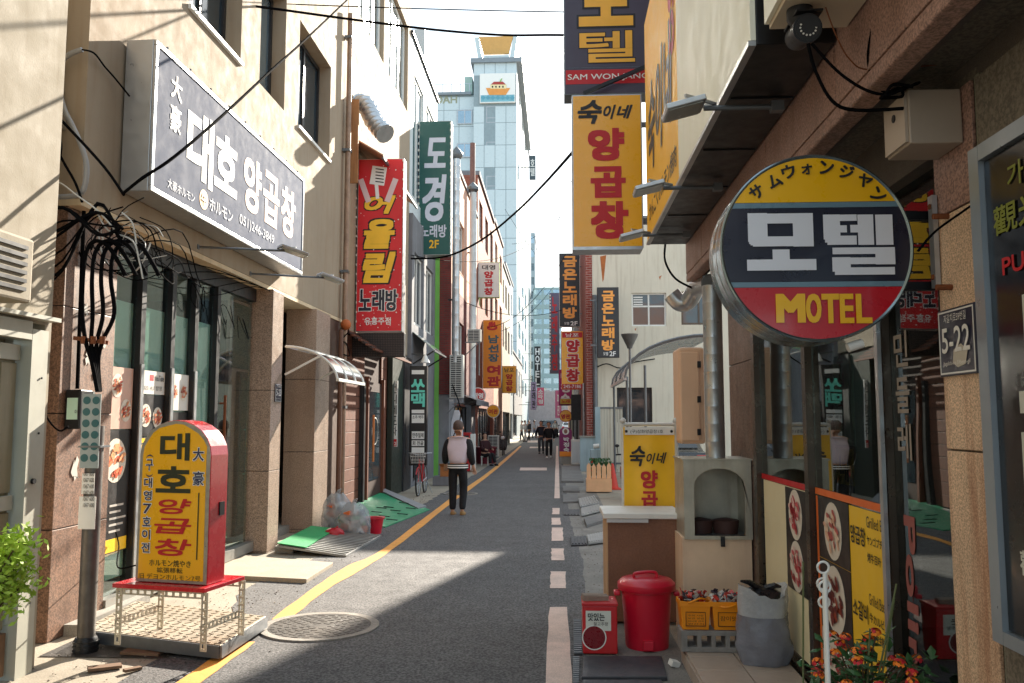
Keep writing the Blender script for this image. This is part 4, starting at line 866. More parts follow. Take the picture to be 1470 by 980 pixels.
lb('lettering', [(220, 462, 300, 585), (224, 575, 300, 594), (230, 585, 300, 600), (218, 462, 495, 508), (413, 462, 495, 605), (240, 560, 495, 605), (325, 617, 396, 670), (216, 658, 510, 708)])
lb('lettering', [(542, 468, 610, 575), (548, 565, 612, 588), (542, 468, 682, 497), (600, 514, 640, 545), (558, 558, 682, 598), (656, 512, 700, 545), (690, 468, 752, 598), (766, 468, 834, 598)])
lb('lettering', [(580, 607, 845, 638), (764, 607, 845, 681), (580, 650, 845, 681), (580, 650, 656, 712), (590, 692, 845, 726)])
for c_, a, b, c in (('M', 340, 462, 930), ('O', 468, 530, 931), ('T', 536, 606, 932), ('E', 613, 668, 932), ('L', 682, 745, 932)):
    ty(c_, (1000+a/2.97, 150+806/2.97, 1000+b/2.97, 150+c/2.97), YM, MY, q, .07)
for c_, (x, y), a in zip('サムウォンジヤン', [(255, 372), (332, 325), (392, 285), (470, 275), (555, 268), (640, 287), (718, 324), (777, 384)], (34, 26, 16, 6, -4, -14, -22, -32)):
    p = YP(1000+x/2.97, 150+y/2.97, YM-.004); s_ = .058 if c_ != 'ォ' else .045; u_ = Vector((math.cos(R(a)), 0, math.sin(R(a)))); v_ = Vector((-math.sin(R(a)), 0, math.cos(R(a))))
    letters(c_, p-u_*s_/2-v_*s_/2, u_*s_, v_*s_, BLACK, q, .03)
for yy in (312, 412):
    a = YP(1316, yy, YM+.12); B('bracket_bar', DARKM, q, (C0.x+RR-.03, YM+.08, a.z-.018, 1.60, YM+.12, a.z+.018))
B('bracket_plate', STEEL, q, (1.535, YM-.06, YP(1340, 415, YM).z, 1.555, YM-.02, YP(1340, 285, YM).z)); 
for yy in (300, 400): MB().cyl((1.53, YM-.04, YP(1340, yy, YM).z), (1.56, YM-.04, YP(1340, yy, YM).z), .012, n=6).build('bolt', RUST, q)
for yy in (310, 412): MB().cyl((1.50, 3.36, YP(1375, yy, 3.36).z), (1.562, 3.36, YP(1375, yy, 3.36).z), .012, n=8).build('anchor_bolt', RUST, q)
MB().cyl((C0.x+.13, YM+.05, C0.z-RR-.02), (C0.x+.19, YM+.05, C0.z-RR-.0), .02, n=12).build('end_fitting', WHITE, q)
# ================================================================== signboards along the overhang
q = thing('overhang_signboard', 'long boxed signboard half yellow, half white, hung along the motel overhang', 'sign', (1.0, 5.6, 3.4))
B('casing', M('black_sign_casing', (30, 30, 32), .4, .3, var=.15), q, (.86, 3.5, 3.4, 1.19, 7.62, 3.44), (.86, 3.5, 3.44, 1.19, 3.53, 5.5), (.86, 7.59, 3.44, 1.19, 7.62, 5.5), bev=.004)
for yy in (4.1, 4.9, 5.7, 6.5): B('casing_seam', DARKM, q, (.875, yy, 3.392, 1.18, yy+.02, 3.399))
B('face', M('signboard_orange_yellow', (246, 184, 36), .5, var=.05, spec=.3), q, (.835, 5.62, 3.42, .858, 7.62, 5.5)); B('face', M('signboard_pale', (236, 234, 216), .5, var=.06, spec=.3, streak=.2, sc=(190, 196, 150)), q, (.835, 3.5, 3.42, .858, 5.618, 5.5))  # pale tone and greenish streaks paint in sun glare and backlight
B('edge_trim', ALU, q, (.825, 3.5, 3.395, .858, 7.62, 3.418))
txw('숙이네', .835, 5.8, 3.95, 7.4, 4.75, BLACK, q, .03, -1, .2); txw('かんごくホルモン焼肉', .835, 5.7, 3.55, 7.4, 3.72, BLACK, q, .01, -1); txw('양', .835, 5.64, 4.4, 6.0, 5.2, REDP, q, .05, -1)
q = thing('light_box_sign', 'sunlit white light box hung under the overhang beside the camera dome', 'sign', (1.0, 2.4, 3.4))
B('casing', M('cream_casing', (206, 192, 168), .5, var=.1), q, (.88, 1.4, 3.40, 1.19, 3.36, 3.44), (.88, 3.33, 3.44, 1.19, 3.36, 5.0), (.88, 1.4, 3.44, 1.19, 1.43, 5.0)); B('face', M('signboard_pale', (222, 220, 204)), q, (.86, 1.4, 3.42, .878, 3.36, 5.0))
for k, (px, py, Yl) in enumerate([(1115, 145, 4.1), (1030, 265, 5.55), (985, 335, 7.0)]):
    b_ = YP(px, py, Yl); b_.z = 3.35; arm_light(b_, (b_.x-.36, Yl, b_.z-.0), ['flat square lamp on an arm under the white part of the overhang signboard', 'flat square lamp on an arm under the yellow end of the overhang signboard', 'flat lamp on an arm before the hanging yellow blade sign'][k], head=(.2, .2, .03))
q = thing('security_camera', 'black bullet security camera with a ring of lights under the overhang', 'camera', (.98, 3.15, 3.39))
cc = YP(1162, 38, 3.15); MB().lathe((cc.x-.02, 3.2, 3.33), [(.05, .07), (.05, .03), (.03, .0)], 20).build('mount', DARKM, q, smooth=True)
MB().cyl(cc+Vector((0, .16, .03)), cc+Vector((-.01, -.01, -.01)), .05, .055, 24).build('body', DARKM, q, smooth=True); MB().cyl(cc+Vector((-.01, -.01, -.01)), cc+Vector((-.0105, -.016, -.012)), .046, .046, 24).build('lens_plate', BLACK, q)
for j in range(14): a = j*math.pi/7; MB().cyl(cc+Vector((-.01+.03*math.cos(a), -.0165, -.012+.03*math.sin(a))), cc+Vector((-.01+.03*math.cos(a), -.019, -.012+.03*math.sin(a))), .004, n=6).build('led', WHITE, q)
B('hood', DARKM, q, (cc.x-.055, 3.12, cc.z+.05, cc.x+.045, 3.3, cc.z+.058))
q = thing('metal_junction_box', 'grey beige square junction box where the black wires end on the pillar', 'electric box', (1.45, 3.2, 2.86))
a, b = YP(1303, 128, 3.2), YP(1337, 205, 3.2); B('box', M('beige_box_paint', (164, 150, 136), .45, var=.12), q, (a.x, 3.2, b.z, a.x+.20, 3.42, a.z), bev=.006); B('lid', M('beige_box_lid', (178, 164, 150), .4, var=.1), q, (a.x-.012, 3.21, b.z+.01, a.x-.001, 3.41, a.z-.01)); MB().lathe((a.x-.0125, 3.31, (a.z+b.z)/2+.03), [(.016, 0), (.016, -.003)], 12, 'x').build('hole', BLACK, q)
for pts, r, lab in [([(1160, 62), (1170, 100), (1195, 145), (1230, 158), (1303, 155)], .007, 'thick black wire sagging from the security camera to the square junction box'), ([(1165, 62), (1200, 100), (1235, 125), (1265, 135), (1290, 130), (1320, 118)], .006, 'knotted black wire from the security camera towards the pillar'), ([(1185, 10), (1200, 50), (1220, 85), (1250, 100), (1350, 92), (1470, 75)], .003, 'thin brown wire pinned along the soffit'), ([(1262, 0), (1252, 40), (1246, 80), (1252, 110), (1270, 132), (1300, 128)], .005, 'black wire dropping from above to the knot on the soffit'), ([(1318, 360), (1345, 330), (1400, 290), (1422, 262)], .005, 'black wire from the motel sign to the black signboard')]:
    cable(lab, smoothpts([YP(x, y, 3.1+.03*i) for i, (x, y) in enumerate(pts)]), r, CABLE if 'brown' not in lab else RUST, None)
kn = YP(1285, 131, 3.15)
cable('knot of black wire hanging before the square junction box', smoothpts([kn+Vector((.05*math.cos(i*1.9), .01*i-.04, .022*math.sin(i*2.3))) for i in range(9)]), .006, CABLE, None)
# ================================================================== blade signs at the building end
def blade(name, label, b, Y, depth, face, casing, group=None, cat='sign', trim=.015, bracket=None):
    """projecting box sign facing the near end of the street; b = picture box of its front"""
    p, s = YP(b[0], b[3], Y), YP(b[2], b[1], Y); o = thing(name, label, cat, (p.x, Y, p.z), group)
    B('casing', casing, o, (p.x, Y+.006, p.z, s.x, Y+depth, s.z), bev=.004)
    B('face', face, o, (p.x+trim, Y, p.z+trim, s.x-trim, Y+.0055, s.z-trim))
    if bracket:
        for f_ in (.18, .82): z = p.z+(s.z-p.z)*f_; B('bracket', STEELD, o, ((p.x-bracket[1], Y+depth*.4, z-.025, p.x-.002, Y+depth*.4+.05, z+.025) if bracket[0] == 'l' else (s.x+.002, Y+depth*.4, z-.025, s.x+bracket[1], Y+depth*.4+.05, z+.025)))
    return o
YE = 9.0
q = blade('blade_sign', 'yellow vertical blade sign with big red letters beside the overhang', (822, 134, 921, 356), YE, .26, SYEL, ALU, bracket=('r', .5))
ty('숙', (829, 143, 864, 178), YE, BLACK, q, .03, .35); ty('이', (866, 150, 884, 171), YE, BLACK, q, .03, .3); ty('네', (885, 150, 908, 170), YE, BLACK, q, .03, .3)
ty('양', (844, 183, 896, 231), YE, REDP, q, .05); ty('곱', (848, 238, 898, 284), YE, REDP, q, .05); ty('창', (848, 288, 902, 343), YE, REDP, q, .05)
B('base_tray', STEEL, q, (YP(822, 340, YE).x, YE-.02, YP(822, 359, YE).z, YP(922, 340, YE).x, YE+.27, YP(822, 354, YE).z-.004))
YS = 9.9; PURP = M('dark_purple_panel', (66, 58, 76), .4, var=.08, streak=.1)
q = blade('blade_sign', 'grey purple blade sign with amber letters and a red band above the yellow one', (810, -230, 936, 136), YS, .3, PURP, STEELD, bracket=('r', .4))
LB_ = M('black_letter_edge', (18, 16, 20), .5)
ty('모', (831, -40, 908, 38), YS, M('amber_letter', (246, 182, 52), .4), q, .05, out=(LB_, .05)); ty('텔', (832, 43, 911, 90), YS, MATS['amber_letter'], q, .02, out=(LB_, .035))
ty('장', (832, -130, 908, -55), YS, MATS['amber_letter'], q, .045, out=(LB_, .045)); ty('원', (832, -218, 908, -140), YS, MATS['amber_letter'], q, .045, out=(LB_, .045))
for y0_, y1_, mt in ((98, 121, REDP), (95, 97.6, MS)):
    p, s = YP(811, y1_, YS-.003), YP(935, y0_, YS-.003); B('band', mt, q, (p.x+.01, YS-.003, p.z, s.x-.01, YS-.0005, s.z))
ty('SAM WON JANG', (815, 104, 931, 117), YS-.003, SW, q, .012)
MB().bar(YP(838, 134, YS-.1), YP(940, 90, YS-.1), .05, .04).build('stay', DARKM, q)
# ================================================================== things standing before the grill
q = thing('stone_stove', 'grey metal stove cabinet with an arched opening on a cream plinth', 'stove', (1.35, 7.3, 0))
YF = 7.15; a, b = YP(982, 902, YF), YP(1079, 772, YF); B('plinth', M('cream_render_stained', (222, 196, 168), .8, var=.12, scale=3, grime=.35, sc=(170, 130, 104), streak=.25), q, (a.x, YF, .0, b.x, YF+.5, b.z))
a, b = YP(983, 774, YF-.02), YP(1078, 661, YF-.02); SG_ = M('stove_sheet', (184, 180, 166), .4, .5, var=.25, scale=4, streak=.3, sc=(120, 86, 50))
# front sheet with an arched opening
x0, x1, z0, z1 = a.x, b.x, a.z, b.z; oa, ob = YP(997, 770, YF).x, YP(1070, 770, YF).x; zt = YP(1030, 672, YF).z; rz = .15
arch = [(oa, z0+.03)]+[((oa+ob)/2-(ob-oa)/2*math.cos(math.pi*i/12), zt-rz+rz*math.sin(math.pi*i/12)) for i in range(13)]+[(ob, z0+.03)]
m = MB(); n_ = len(arch); outer = [(x0, z0)]+[(x0, z0+(z1-z0)*min(1, i/4)) if i <= 4 else ((x0+(x1-x0)*(i-4)/5, z1) if i <= 9 else (x1, z1-(z1-z0)*(i-9)/4)) for i in range(1, 14)]+[(x1, z0)]
for yv in (YF-.02, YF-.005): pass
m.add([(x, YF-.02, z) for x, z in outer]+[(x, YF-.02, z) for x, z in arch], [(i, i+1, n_+i+1, n_+i) for i in range(n_-1)]+[(n_-1, 0, n_, 2*n_-1)])
m.add([(x, YF-.02, z) for x, z in arch]+[(x, YF+.02, z) for x, z in arch], [(i, i+1, n_+i+1, n_+i) for i in range(n_-1)])
m.build('front_sheet', SG_, q); B('cabinet_side', SG_, q, (x0, YF-.019, z0, x0+.006, YF+.52, z1)); B('cabinet_side', SG_, q, (x1-.006, YF-.019, z0, x1, YF+.52, z1)); B('cabinet_back', SG_, q, (x0+.007, YF+.5, z0, x1-.007, YF+.52, z1)); B('cabinet_top', SG_, q, (x0-.01, YF-.03, z1+.001, x1+.01, YF+.53, z1+.015))
B('cabinet_floor', STEELD, q, (x0+.007, YF-.01, z0+.001, x1-.007, YF+.49, z0+.02))
for i in range(2): MB().lathe((x0+.17+i*.22, YF+.25, z0+.02), [(.10, 0), (.11, .06), (.115, .11), (.10, .115), (.02, .13)], 20).build('clay_pot', M('dark_clay', (74, 48, 44), .6, var=.2), q, smooth=True)
B('hasp', BLACK, q, (YP(1034, 780, YF).x, YF-.028, YP(1034, 784, YF).z, YP(1040, 780, YF).x, YF-.021, YP(1034, 769, YF).z))
dx = YP(1026, 600, 7.35).x
q = thing('flue_pipe', 'shiny galvanised flue pipe rising from the arched stove cabinet', 'pipe', (dx, 7.35, z1+.016)); 
prof = []
zz = z1+.016
while zz < 2.95: prof += [(.083, zz), (.083, zz+.135), (.0848, zz+.14), (.083, zz+.145)]; zz += .15
MB().lathe((dx, 7.35, 0), prof, 24).build('flue', STEEL, q, smooth=True)
el = [(dx, 7.35, 2.93), (dx-.005, 7.37, 3.02), (dx-.04, 7.42, 3.07)]; m = MB(); m.tube(smoothpts([(dx, 7.4, 3.0), (dx-.03, 7.9, 3.05), (dx-.08, 8.1, 2.95), (dx-.16, 8.15, 2.93), (dx-.24, 8.16, 3.02)], 5), .085, 16); m.build('elbow', STEEL, q, smooth=True)
cable('black wire hanging below the far end of the overhang signboard', smoothpts([YP(955, 350, 7.8), YP(955, 375, 7.8), YP(970, 400, 7.8), YP(998, 415, 7.8)]), .01, CABLE, None)
q = thing('counter_box', 'brown plywood counter box with a white top beside the red bin', 'counter', (.8, 7.9, 0))
YB_ = 7.6; a, b = YP(872, 880, YB_), YP(979, 745, YB_); PLY = M('brown_plywood', (124, 84, 62), .6, var=.18, scale=3, streak=.3, sc=(90, 56, 40), speck=.1, specs=60)
B('front_panel', PLY, q, (a.x+.012, YB_, .03, b.x, YB_+.02, b.z)); B('side_panel', M('pale_ply_edge', (190, 156, 120), .7), q, (a.x, YB_, .03, a.x+.011, YB_+.62, b.z)); B('body', PLY, q, (a.x+.012, YB_+.021, .03, b.x, YB_+.62, b.z-.002)); B('counter_top', WHITE, q, (a.x-.03, YB_-.03, b.z+.001, b.x+.01, YB_+.64, b.z+.05), bev=.008)
B('plastic_wrap', M('crumpled_film', (190, 190, 190), .3), q, (a.x, YB_-.032, b.z-.03, b.x-.3, YB_-.029, b.z))
q = thing('banner_stand', 'yellow banner with red letters tied in a white pipe frame behind the counter', 'banner', (.9, 8.35, 0))
YN = 8.35; P_ = lambda x, y: YP(x, y, YN); PIPE = M('white_pipe', (206, 206, 202), .4, var=.12, grime=.3, sc=(140, 130, 120))
for x in (894, 970): p = P_(x, 608); MB().cyl((p.x, YN, 0), (p.x, YN, p.z), .02, n=12).build('post', PIPE, q, smooth=True); MB().ell((p.x, YN, p.z+.03), (.03, .03, .03)).build('ball_cap', PIPE, q, smooth=True)
for y in (609, 690): MB().cyl(P_(894, y), P_(970, y), .018, n=12).build('rail', PIPE, q, smooth=True)
p, s = YP(897, 790, YN-.03), YP(968, 613, YN-.03); 
m = MB(); N_ = 10; m.add([(p.x+(s.x-p.x)*i/N_, YN-.03+.008*math.sin(i*.9), z) for z in (p.z, s.z) for i in range(N_+1)], [(i, i+1, N_+2+i, N_+1+i) for i in range(N_)]); m.build('banner_sheet', YELW, q, smooth=True)
a_, b_ = YP(897, 624, YN-.05), YP(968, 613, YN-.05); B('white_strip', WHITE, q, (a_.x, YN-.045, a_.z, b_.x, YN-.042, b_.z)); ty('(구)삼화양곱창1호', (905, 616.5, 952, 622.5), YN-.045, BLACK, q, .01)
ty('숙', (904, 640, 926, 669), YN-.045, BLACK, q, .028, .3); ty('이', (928, 650, 941, 666), YN-.045, BLACK, q, .02, .3); ty('네', (942, 649, 957, 665), YN-.045, BLACK, q, .02, .3)
ty('양', (920, 675, 944, 701), YN-.045, REDP, q, .04); ty('곱', (921, 705, 944, 729), YN-.045, REDP, q, .04); ty('창', (921, 733, 944, 757), YN-.045, REDP, q, .04)
for x, y in ((899, 619), (964, 619)): MB().lathe(YP(x, y, YN-.046), [(.014, 0), (.014, -.003)], 12, 'y').build('eyelet', DARKM, q)
# beige plastic cabinet on the end wall
q = thing('plastic_cabinet', 'cream plastic utility cabinet with hinges fixed to the end of the motel building', 'cabinet', (1.3, 8.1, 1.5)); a, b = YP(976, 637, 8.1), YP(1011, 498, 8.1)
CRP = M('cream_cabinet', (226, 188, 156), .5, var=.08, streak=.2, sc=(160, 110, 76)); B('cabinet_body', CRP, q, (a.x, 8.1, a.z, b.x, 8.5, b.z), bev=.03); B('door', CRP, q, (a.x+.01, 8.06, a.z+.03, b.x-.06, 8.095, b.z-.05), bev=.012)
for y in (523, 573, 620): p = YP(1003, y, 8.05); B('hinge', DARKM, q, (p.x-.012, 8.03, p.z-.03, p.x+.018, 8.07, p.z+.03))
# tin with brick, bin, buckets on a block, bag
YT = 6.62; q = thing('red_tin', 'square red oil tin with a pale printed panel beside the red bin', 'tin', (.37, YT+.13, 0)); a, b = YP(837, 936, YT), YP(886, 870, YT)
TINR = M('tin_red', (190, 28, 34), .35, var=.1, scale=8, grime=.3, sc=(120, 50, 36)); B('body', TINR, q, (a.x, YT, .012, b.x, YT+.26, b.z), bev=.008); B('lid_rim', TINR, q, (a.x-.006, YT-.006, b.z, b.x+.006, YT+.266, b.z+.022), bev=.004)
p, s = YP(841, 905, YT-.003), YP(877, 877, YT-.003); B('printed_panel', M('tin_print_cream', (214, 216, 206), .4), q, (p.x, YT-.003, p.z, s.x, YT-.0008, s.z)); ty('맛있는', (844, 880, 868, 891), YT-.004, BLACK, q, .02); ty('찰고추장', (852, 893, 873, 898), YT-.004, BLACK, q, .01)
pc_ = YP(853, 915, YT-.004); MB().lathe((pc_.x, YT-.0045, pc_.z), [(.085, 0), (.085, -.001)], 28, 'y').build('printed_bowl', M('tin_dark_red', (120, 14, 24), .3, var=.2, scale=20), q); MB().lathe((pc_.x, YT-.004, pc_.z), [(.094, 0), (.094, -.0004)], 28, 'y').build('printed_bowl_rim', WHITE, q)
q2 = MB().obox(YP(854, 861, YT+.12), (.2, .1, .085), (0, .05, .15)).build('brick', M('grey_brick', (140, 124, 112), .9, var=.2, scale=12, bump=.5), None, bev=.006, loc=YP(854, 868, YT+.12)); tag(q2, 'worn grey brick lying on top of the red tin', 'brick')
cb = GP(933, 938); cb = Vector((cb.x, 6.9, 0)); RB_ = M('bin_red_plastic', (196, 22, 48), .35, var=.06, scale=5, coat=.1)
q = thing('red_bin', 'round red plastic bin with a lid and side handles', 'bin', cb)
MB().lathe(cb, [(.165, .0), (.17, .02), (.195, .38), (.2, .44), (.218, .445), (.218, .46), (.19, .46), (.17, .05)], 36).build('tub', RB_, q, smooth=True)
MB().lathe(cb, [(.226, .452), (.232, .462), (.23, .50), (.2, .53), (.08, .555), (.01, .558)], 36).build('lid', RB_, q, smooth=True)
MB().tube(smoothpts([cb+Vector((-.1, -.05, .545)), cb+Vector((-.09, -.05, .58)), cb+Vector((.06, -.05, .59)), cb+Vector((.08, -.05, .55))]), .012, 8).build('lid_handle', RB_, q, smooth=True)
for s in (-1, 1): MB().obox(cb+Vector((s*.235, 0, .42)), (.05, .1, .035)).build('side_handle', RB_, q, bev=.01)
B('pedal', RB_, q, (cb.x-.05, cb.y-.21, .02, cb.x+.03, cb.y-.16, .09), bev=.006)
zt_ = .127; Yk = 6.28; a, b = YP(978, 930, Yk), YP(1071, 930, Yk); q = thing('cinder_block', 'grey hollow concrete block under the two orange buckets', 'block', (1.15, Yk+.1, zt_)); BLK = M('cinder_concrete', (138, 134, 130), .9, var=.2, scale=14, bump=.7, bscale=120); hh = .15; L_b = b.x-a.x
m = MB(); wall_y(m, Yk, .19, a.x, b.x, zt_, zt_+hh, [(a.x+L_b*(.1+.22*i), zt_+.035, a.x+L_b*(.1+.22*i)+L_b*.15, zt_+.115) for i in range(4)]); m.build('block', BLK, q, bev=.004)
def bucket(px0, px1, label, ring):
    p, s = YP(px0, 912, Yk+.02), YP(px1, 870, Yk+.02); z0_ = zt_+hh; w_ = s.x-p.x; hb = .2; q = thing('orange_bucket', label, 'bucket', ((p.x+s.x)/2, Yk+.1, z0_), 'orange buckets on the block'); OB = M('bucket_orange', (240, 146, 20), .35, var=.05)
    cx_, cy_ = (p.x+s.x)/2, Yk+.1; d1, d2 = w_*.43, w_*.5; dp1, dp2 = .075, .09
    m = MB(); ring4 = lambda e, f_, z: [(cx_-e, cy_-f_, z), (cx_+e, cy_-f_, z), (cx_+e, cy_+f_, z), (cx_-e, cy_+f_, z)]
    vv = ring4(d1, dp1, z0_+.002)+ring4(d2, dp2, z0_+hb)+ring4(d2*.94, dp2*.93, z0_+hb)+ring4(d1*.93, dp1*.93, z0_+.02)
    m.add(vv, [(3, 2, 1, 0)]+[(4*k+i, 4*k+(i+1) % 4, 4*k+4+(i+1) % 4, 4*k+4+i) for k in range(3) for i in range(4)]+[(12, 13, 14, 15)]); m.build('tub', OB, q, bev=.01)
    m = MB(); vv = ring4(d2*1.05, dp2*1.05, z0_+hb-.03)+ring4(d2*1.05, dp2*1.05, z0_+hb+.004)+ring4(d2*.95, dp2*.95, z0_+hb+.004); m.add(vv, [(4*k+i, 4*k+(i+1) % 4, 4*k+4+(i+1) % 4, 4*k+4+i) for k in range(2) for i in range(4)]); m.build('rim', OB, q)
    MB().tube(smoothpts([(cx_-d2, cy_-dp2*.2, z0_+hb-.01), (cx_-d2*.4, cy_-dp2*1.1, z0_+hb-.03+ring*.03), (cx_+d2*.3, cy_-dp2*1.15, z0_+hb-.02+ring*.05), (cx_+d2, cy_-dp2*.2, z0_+hb)]), .007, 8).build('handle', OB, q, smooth=True)
    B('printed_frame', M('bucket_print', (96, 52, 14), .5), q, *( [(cx_-d1*.75, cy_-dp2-.004, z0_+.03, cx_+d1*.75, cy_-dp2+.012, z0_+.032), (cx_-d1*.75, cy_-dp2-.004, z0_+.128, cx_+d1*.75, cy_-dp2+.012, z0_+.13), (cx_-d1*.75, cy_-dp2-.004, z0_+.033, cx_-d1*.73, cy_-dp2+.012, z0_+.127), (cx_+d1*.73, cy_-dp2-.004, z0_+.033, cx_+d1*.75, cy_-dp2+.012, z0_+.127)]))
    for k in range(4): letters(['주의 사항', '보관 방법', '재사용 금지', '원산지'][k] if ring else '참이맛', (cx_-d1*.6, cy_-dp2-.0045, z0_+.1-.02*k if ring else z0_+.07), (d1*1.2, 0, 0), (0, 0, .013 if ring else .035), MATS['bucket_print'], q, .01) if ring or k == 0 else None
    rb = random.Random(px0); ms = [MB(), MB(), MB()]
    for k in range(60):
        c = Vector((cx_+rb.uniform(-d2, d2)*.85, cy_+rb.uniform(-dp2, dp2)*.8, z0_+hb-.02+rb.uniform(0, .05)+.03*(1-((k % 9)/9)))); ms[k % 3].obox(c, (.05, .03, .004), (rb.uniform(-1, 1), rb.uniform(-1, 1), rb.uniform(0, 3)))
    for m, cl in zip(ms, ((70, 60, 70), (190, 60, 50), (200, 196, 190))): tag(m.build('crumpled_packets', M('packet_%d' % cl[0], cl, .25, var=.3, scale=40), q), kind='stuff')
bucket(977, 1020, 'orange square bucket of packets with a dark printed notice', 1); bucket(1023, 1068, 'orange square bucket of packets with a round printed emblem', 0)
# translucent rubbish bag with a black bag in its mouth
def bag(c, rx, ry, h, seed, neck=.5):
    rb = random.Random(seed); m = MB(); n_, k_ = 28, 14; vs = []
    for i in range(k_+1):
        t_ = i/k_; r = (.86+.14*math.sin(min(1, t_*3)*math.pi*.5))*(1 if t_ < .55 else 1-.5*neck*((t_-.55)/.45)**1.6)
        for j in range(n_):
            a = 2*math.pi*j/n_; f_ = r*(1+.065*math.sin(2*a+seed+3*t_)+.05*math.sin(5*a+7*t_+seed)+.03*math.sin(9*a-6*t_)+rb.uniform(-.035, .035))
            vs.append((c[0]+rx*f_*math.cos(a), c[1]+ry*f_*math.sin(a), c[2]+h*t_+.02*h*math.sin(5*a+seed)*(t_ > .6)))
    m.add(vs, [(i*n_+j, i*n_+(j+1) % n_, (i+1)*n_+(j+1) % n_, (i+1)*n_+j) for i in range(k_) for j in range(n_)]+[tuple(range(n_-1, -1, -1))]); return m
BAGG = filmmat('grey_bag_film', (134, 138, 150), .25, .12); BAGW = filmmat('white_bag_film', (200, 204, 208), .4, .2); BAGB = M('black_bag_film', (22, 22, 26), .25, bump=.9, bscale=22)
p = GP(1104, 944, .127); p = Vector((1.42, 6.05, .127)); q = thing('rubbish_bag', 'stuffed grey translucent rubbish bag topped by a knotted black bag', 'bag', p)
bag(p, .18, .15, .42, 2, .35).build('grey_sack', BAGG, q, smooth=True)
m = MB(); n_ = 26; rb = random.Random(3); vs = []
for i, (r, z) in enumerate([(.165, .33), (.172, .42), (.166, .50), (.13, .48)]):
    for j in range(n_): a = 2*math.pi*j/n_; vs.append((p.x+r*math.cos(a)*(1+.06*math.sin(4*a)+rb.uniform(-.06, .06)), p.y+r*math.sin(a)*(1+.05*math.sin(5*a)), p.z+z+(.035*math.sin(2*a+1)+rb.uniform(-.012, .012))*(i > 1)))
m.add(vs, [(i*n_+j, i*n_+(j+1) % n_, (i+1)*n_+(j+1) % n_, (i+1)*n_+j) for i in range(3) for j in range(n_)]); m.build('white_liner', BAGW, q, smooth=True)
bag(p+Vector((0, 0, .36)), .14, .12, .17, 5, 1.7).build('black_bag', BAGB, q, smooth=True)
bag(p+Vector((.0, 0, .03)), .14, .12, .3, 12, .2).build('stuffed_contents', M('bag_contents', (120, 106, 108), .8, var=.6, scale=14, grime=.6, sc=(176, 96, 100)), q, smooth=True); MB().tube([p+Vector((-.02, -.02, .50)), p+Vector((-.1, -.05, .55)), p+Vector((-.16, -.06, .56))], [.03, .02, .008], 7).build('bag_ear', BAGB, q, smooth=True); MB().tube([p+Vector((.02, -.02, .50)), p+Vector((.08, -.04, .53)), p+Vector((.12, -.04, .52))], [.03, .02, .008], 7).build('bag_ear', BAGB, q, smooth=True)
a = GP(968, 958); MB_ = MB().obox((a.x, a.y, .03), (.07, .05, .04), (.2, .3, .5)).build('paper_scrap', WHITE, None, loc=(a.x, a.y, 0)); tag(MB_, 'crumpled white paper scrap at the tiled step edge', 'paper')
# lantana in a pot, chain posts and canes
q = thing('flowering_plant', 'potted lantana with red and orange flower heads before the menu posters', 'plant', (1.3, 3.75, .127)); rb = random.Random(9); LEAF = M('dark_green_leaf', (48, 88, 44), .5, var=.3, scale=30); pc0 = Vector((1.30, 3.75, .127))
MB().lathe(pc0, [(.14, 0), (.19, .34), (.21, .34), (.21, .38), (.18, .38), (.17, .33)], 24).build('pot', M('plastic_pot_brown', (92, 60, 44), .6), q, smooth=True); MB().lathe(pc0, [(.16, .32), (.02, .33)], 20).build('soil', M('soil', (46, 36, 28), .95), q)
lf, st = MB(), MB(); HEADS = []
for k in range(30):
    a = rb.uniform(0, 6.28); r = .30*math.sqrt(rb.random()); e = pc0+Vector((r*math.cos(a)*1.0, r*math.sin(a)*.8, rb.uniform(.58, .76)-.25*r)); HEADS.append(e)
    st.tube(smoothpts([pc0+Vector((.05*math.cos(a), .05*math.sin(a), .32)), pc0.lerp(e, .6)+Vector((0, 0, .18)), e], 3), .004, 4)
    for j in range(15):
        c = pc0.lerp(e, rb.uniform(.6, 1))+Vector((rb.gauss(0, .05), rb.gauss(0, .05), rb.uniform(.0, .2)*(1-rb.random()) - .02)); c.z = min(c.z, e.z+.01)
        d1 = Vector((rb.uniform(-1, 1), rb.uniform(-1, 1), rb.uniform(-.5, .7))).normalized()*.034; d2 = d1.cross(Vector((rb.uniform(-.4, .4), rb.uniform(-.4, .4), 1))).normalized()*.02; up_ = Vector((0, 0, .006))
        lf.add([c-d1, c+d2*.9-d1*.2, c+d1, c-d2*.9-d1*.2, c+up_], [(0, 1, 4), (1, 2, 4), (2, 3, 4), (3, 0, 4)])
st.build('stem', STEM, q); tag(lf.build('foliage', LEAF, q), kind='stuff')
FR, FO = M('flower_red', (196, 34, 44), .6, var=.25, scale=60), M('flower_orange', (240, 128, 24), .6, var=.25, scale=60)
for k, e in enumerate(HEADS[:26]):
    m = MB()
    for j in range(26):
        u_ = rb.uniform(0, 6.28); v_ = rb.uniform(.15, 1); d = Vector((math.cos(u_)*math.sqrt(1-v_*v_*.9), math.sin(u_)*math.sqrt(1-v_*v_*.9), v_)); c = e+Vector((0, 0, .012))+d*.026; t1 = d.cross(Vector((.3, .5, .8))).normalized()*.009; t2 = d.cross(t1).normalized()*.009
        m.cm = 0 if (v_ < .5) == (k % 3 > 0) else 1; m.quad(c+t1, c+t2, c-t1, c-t2)
    m.build('flower_head', [FR, FO], q)
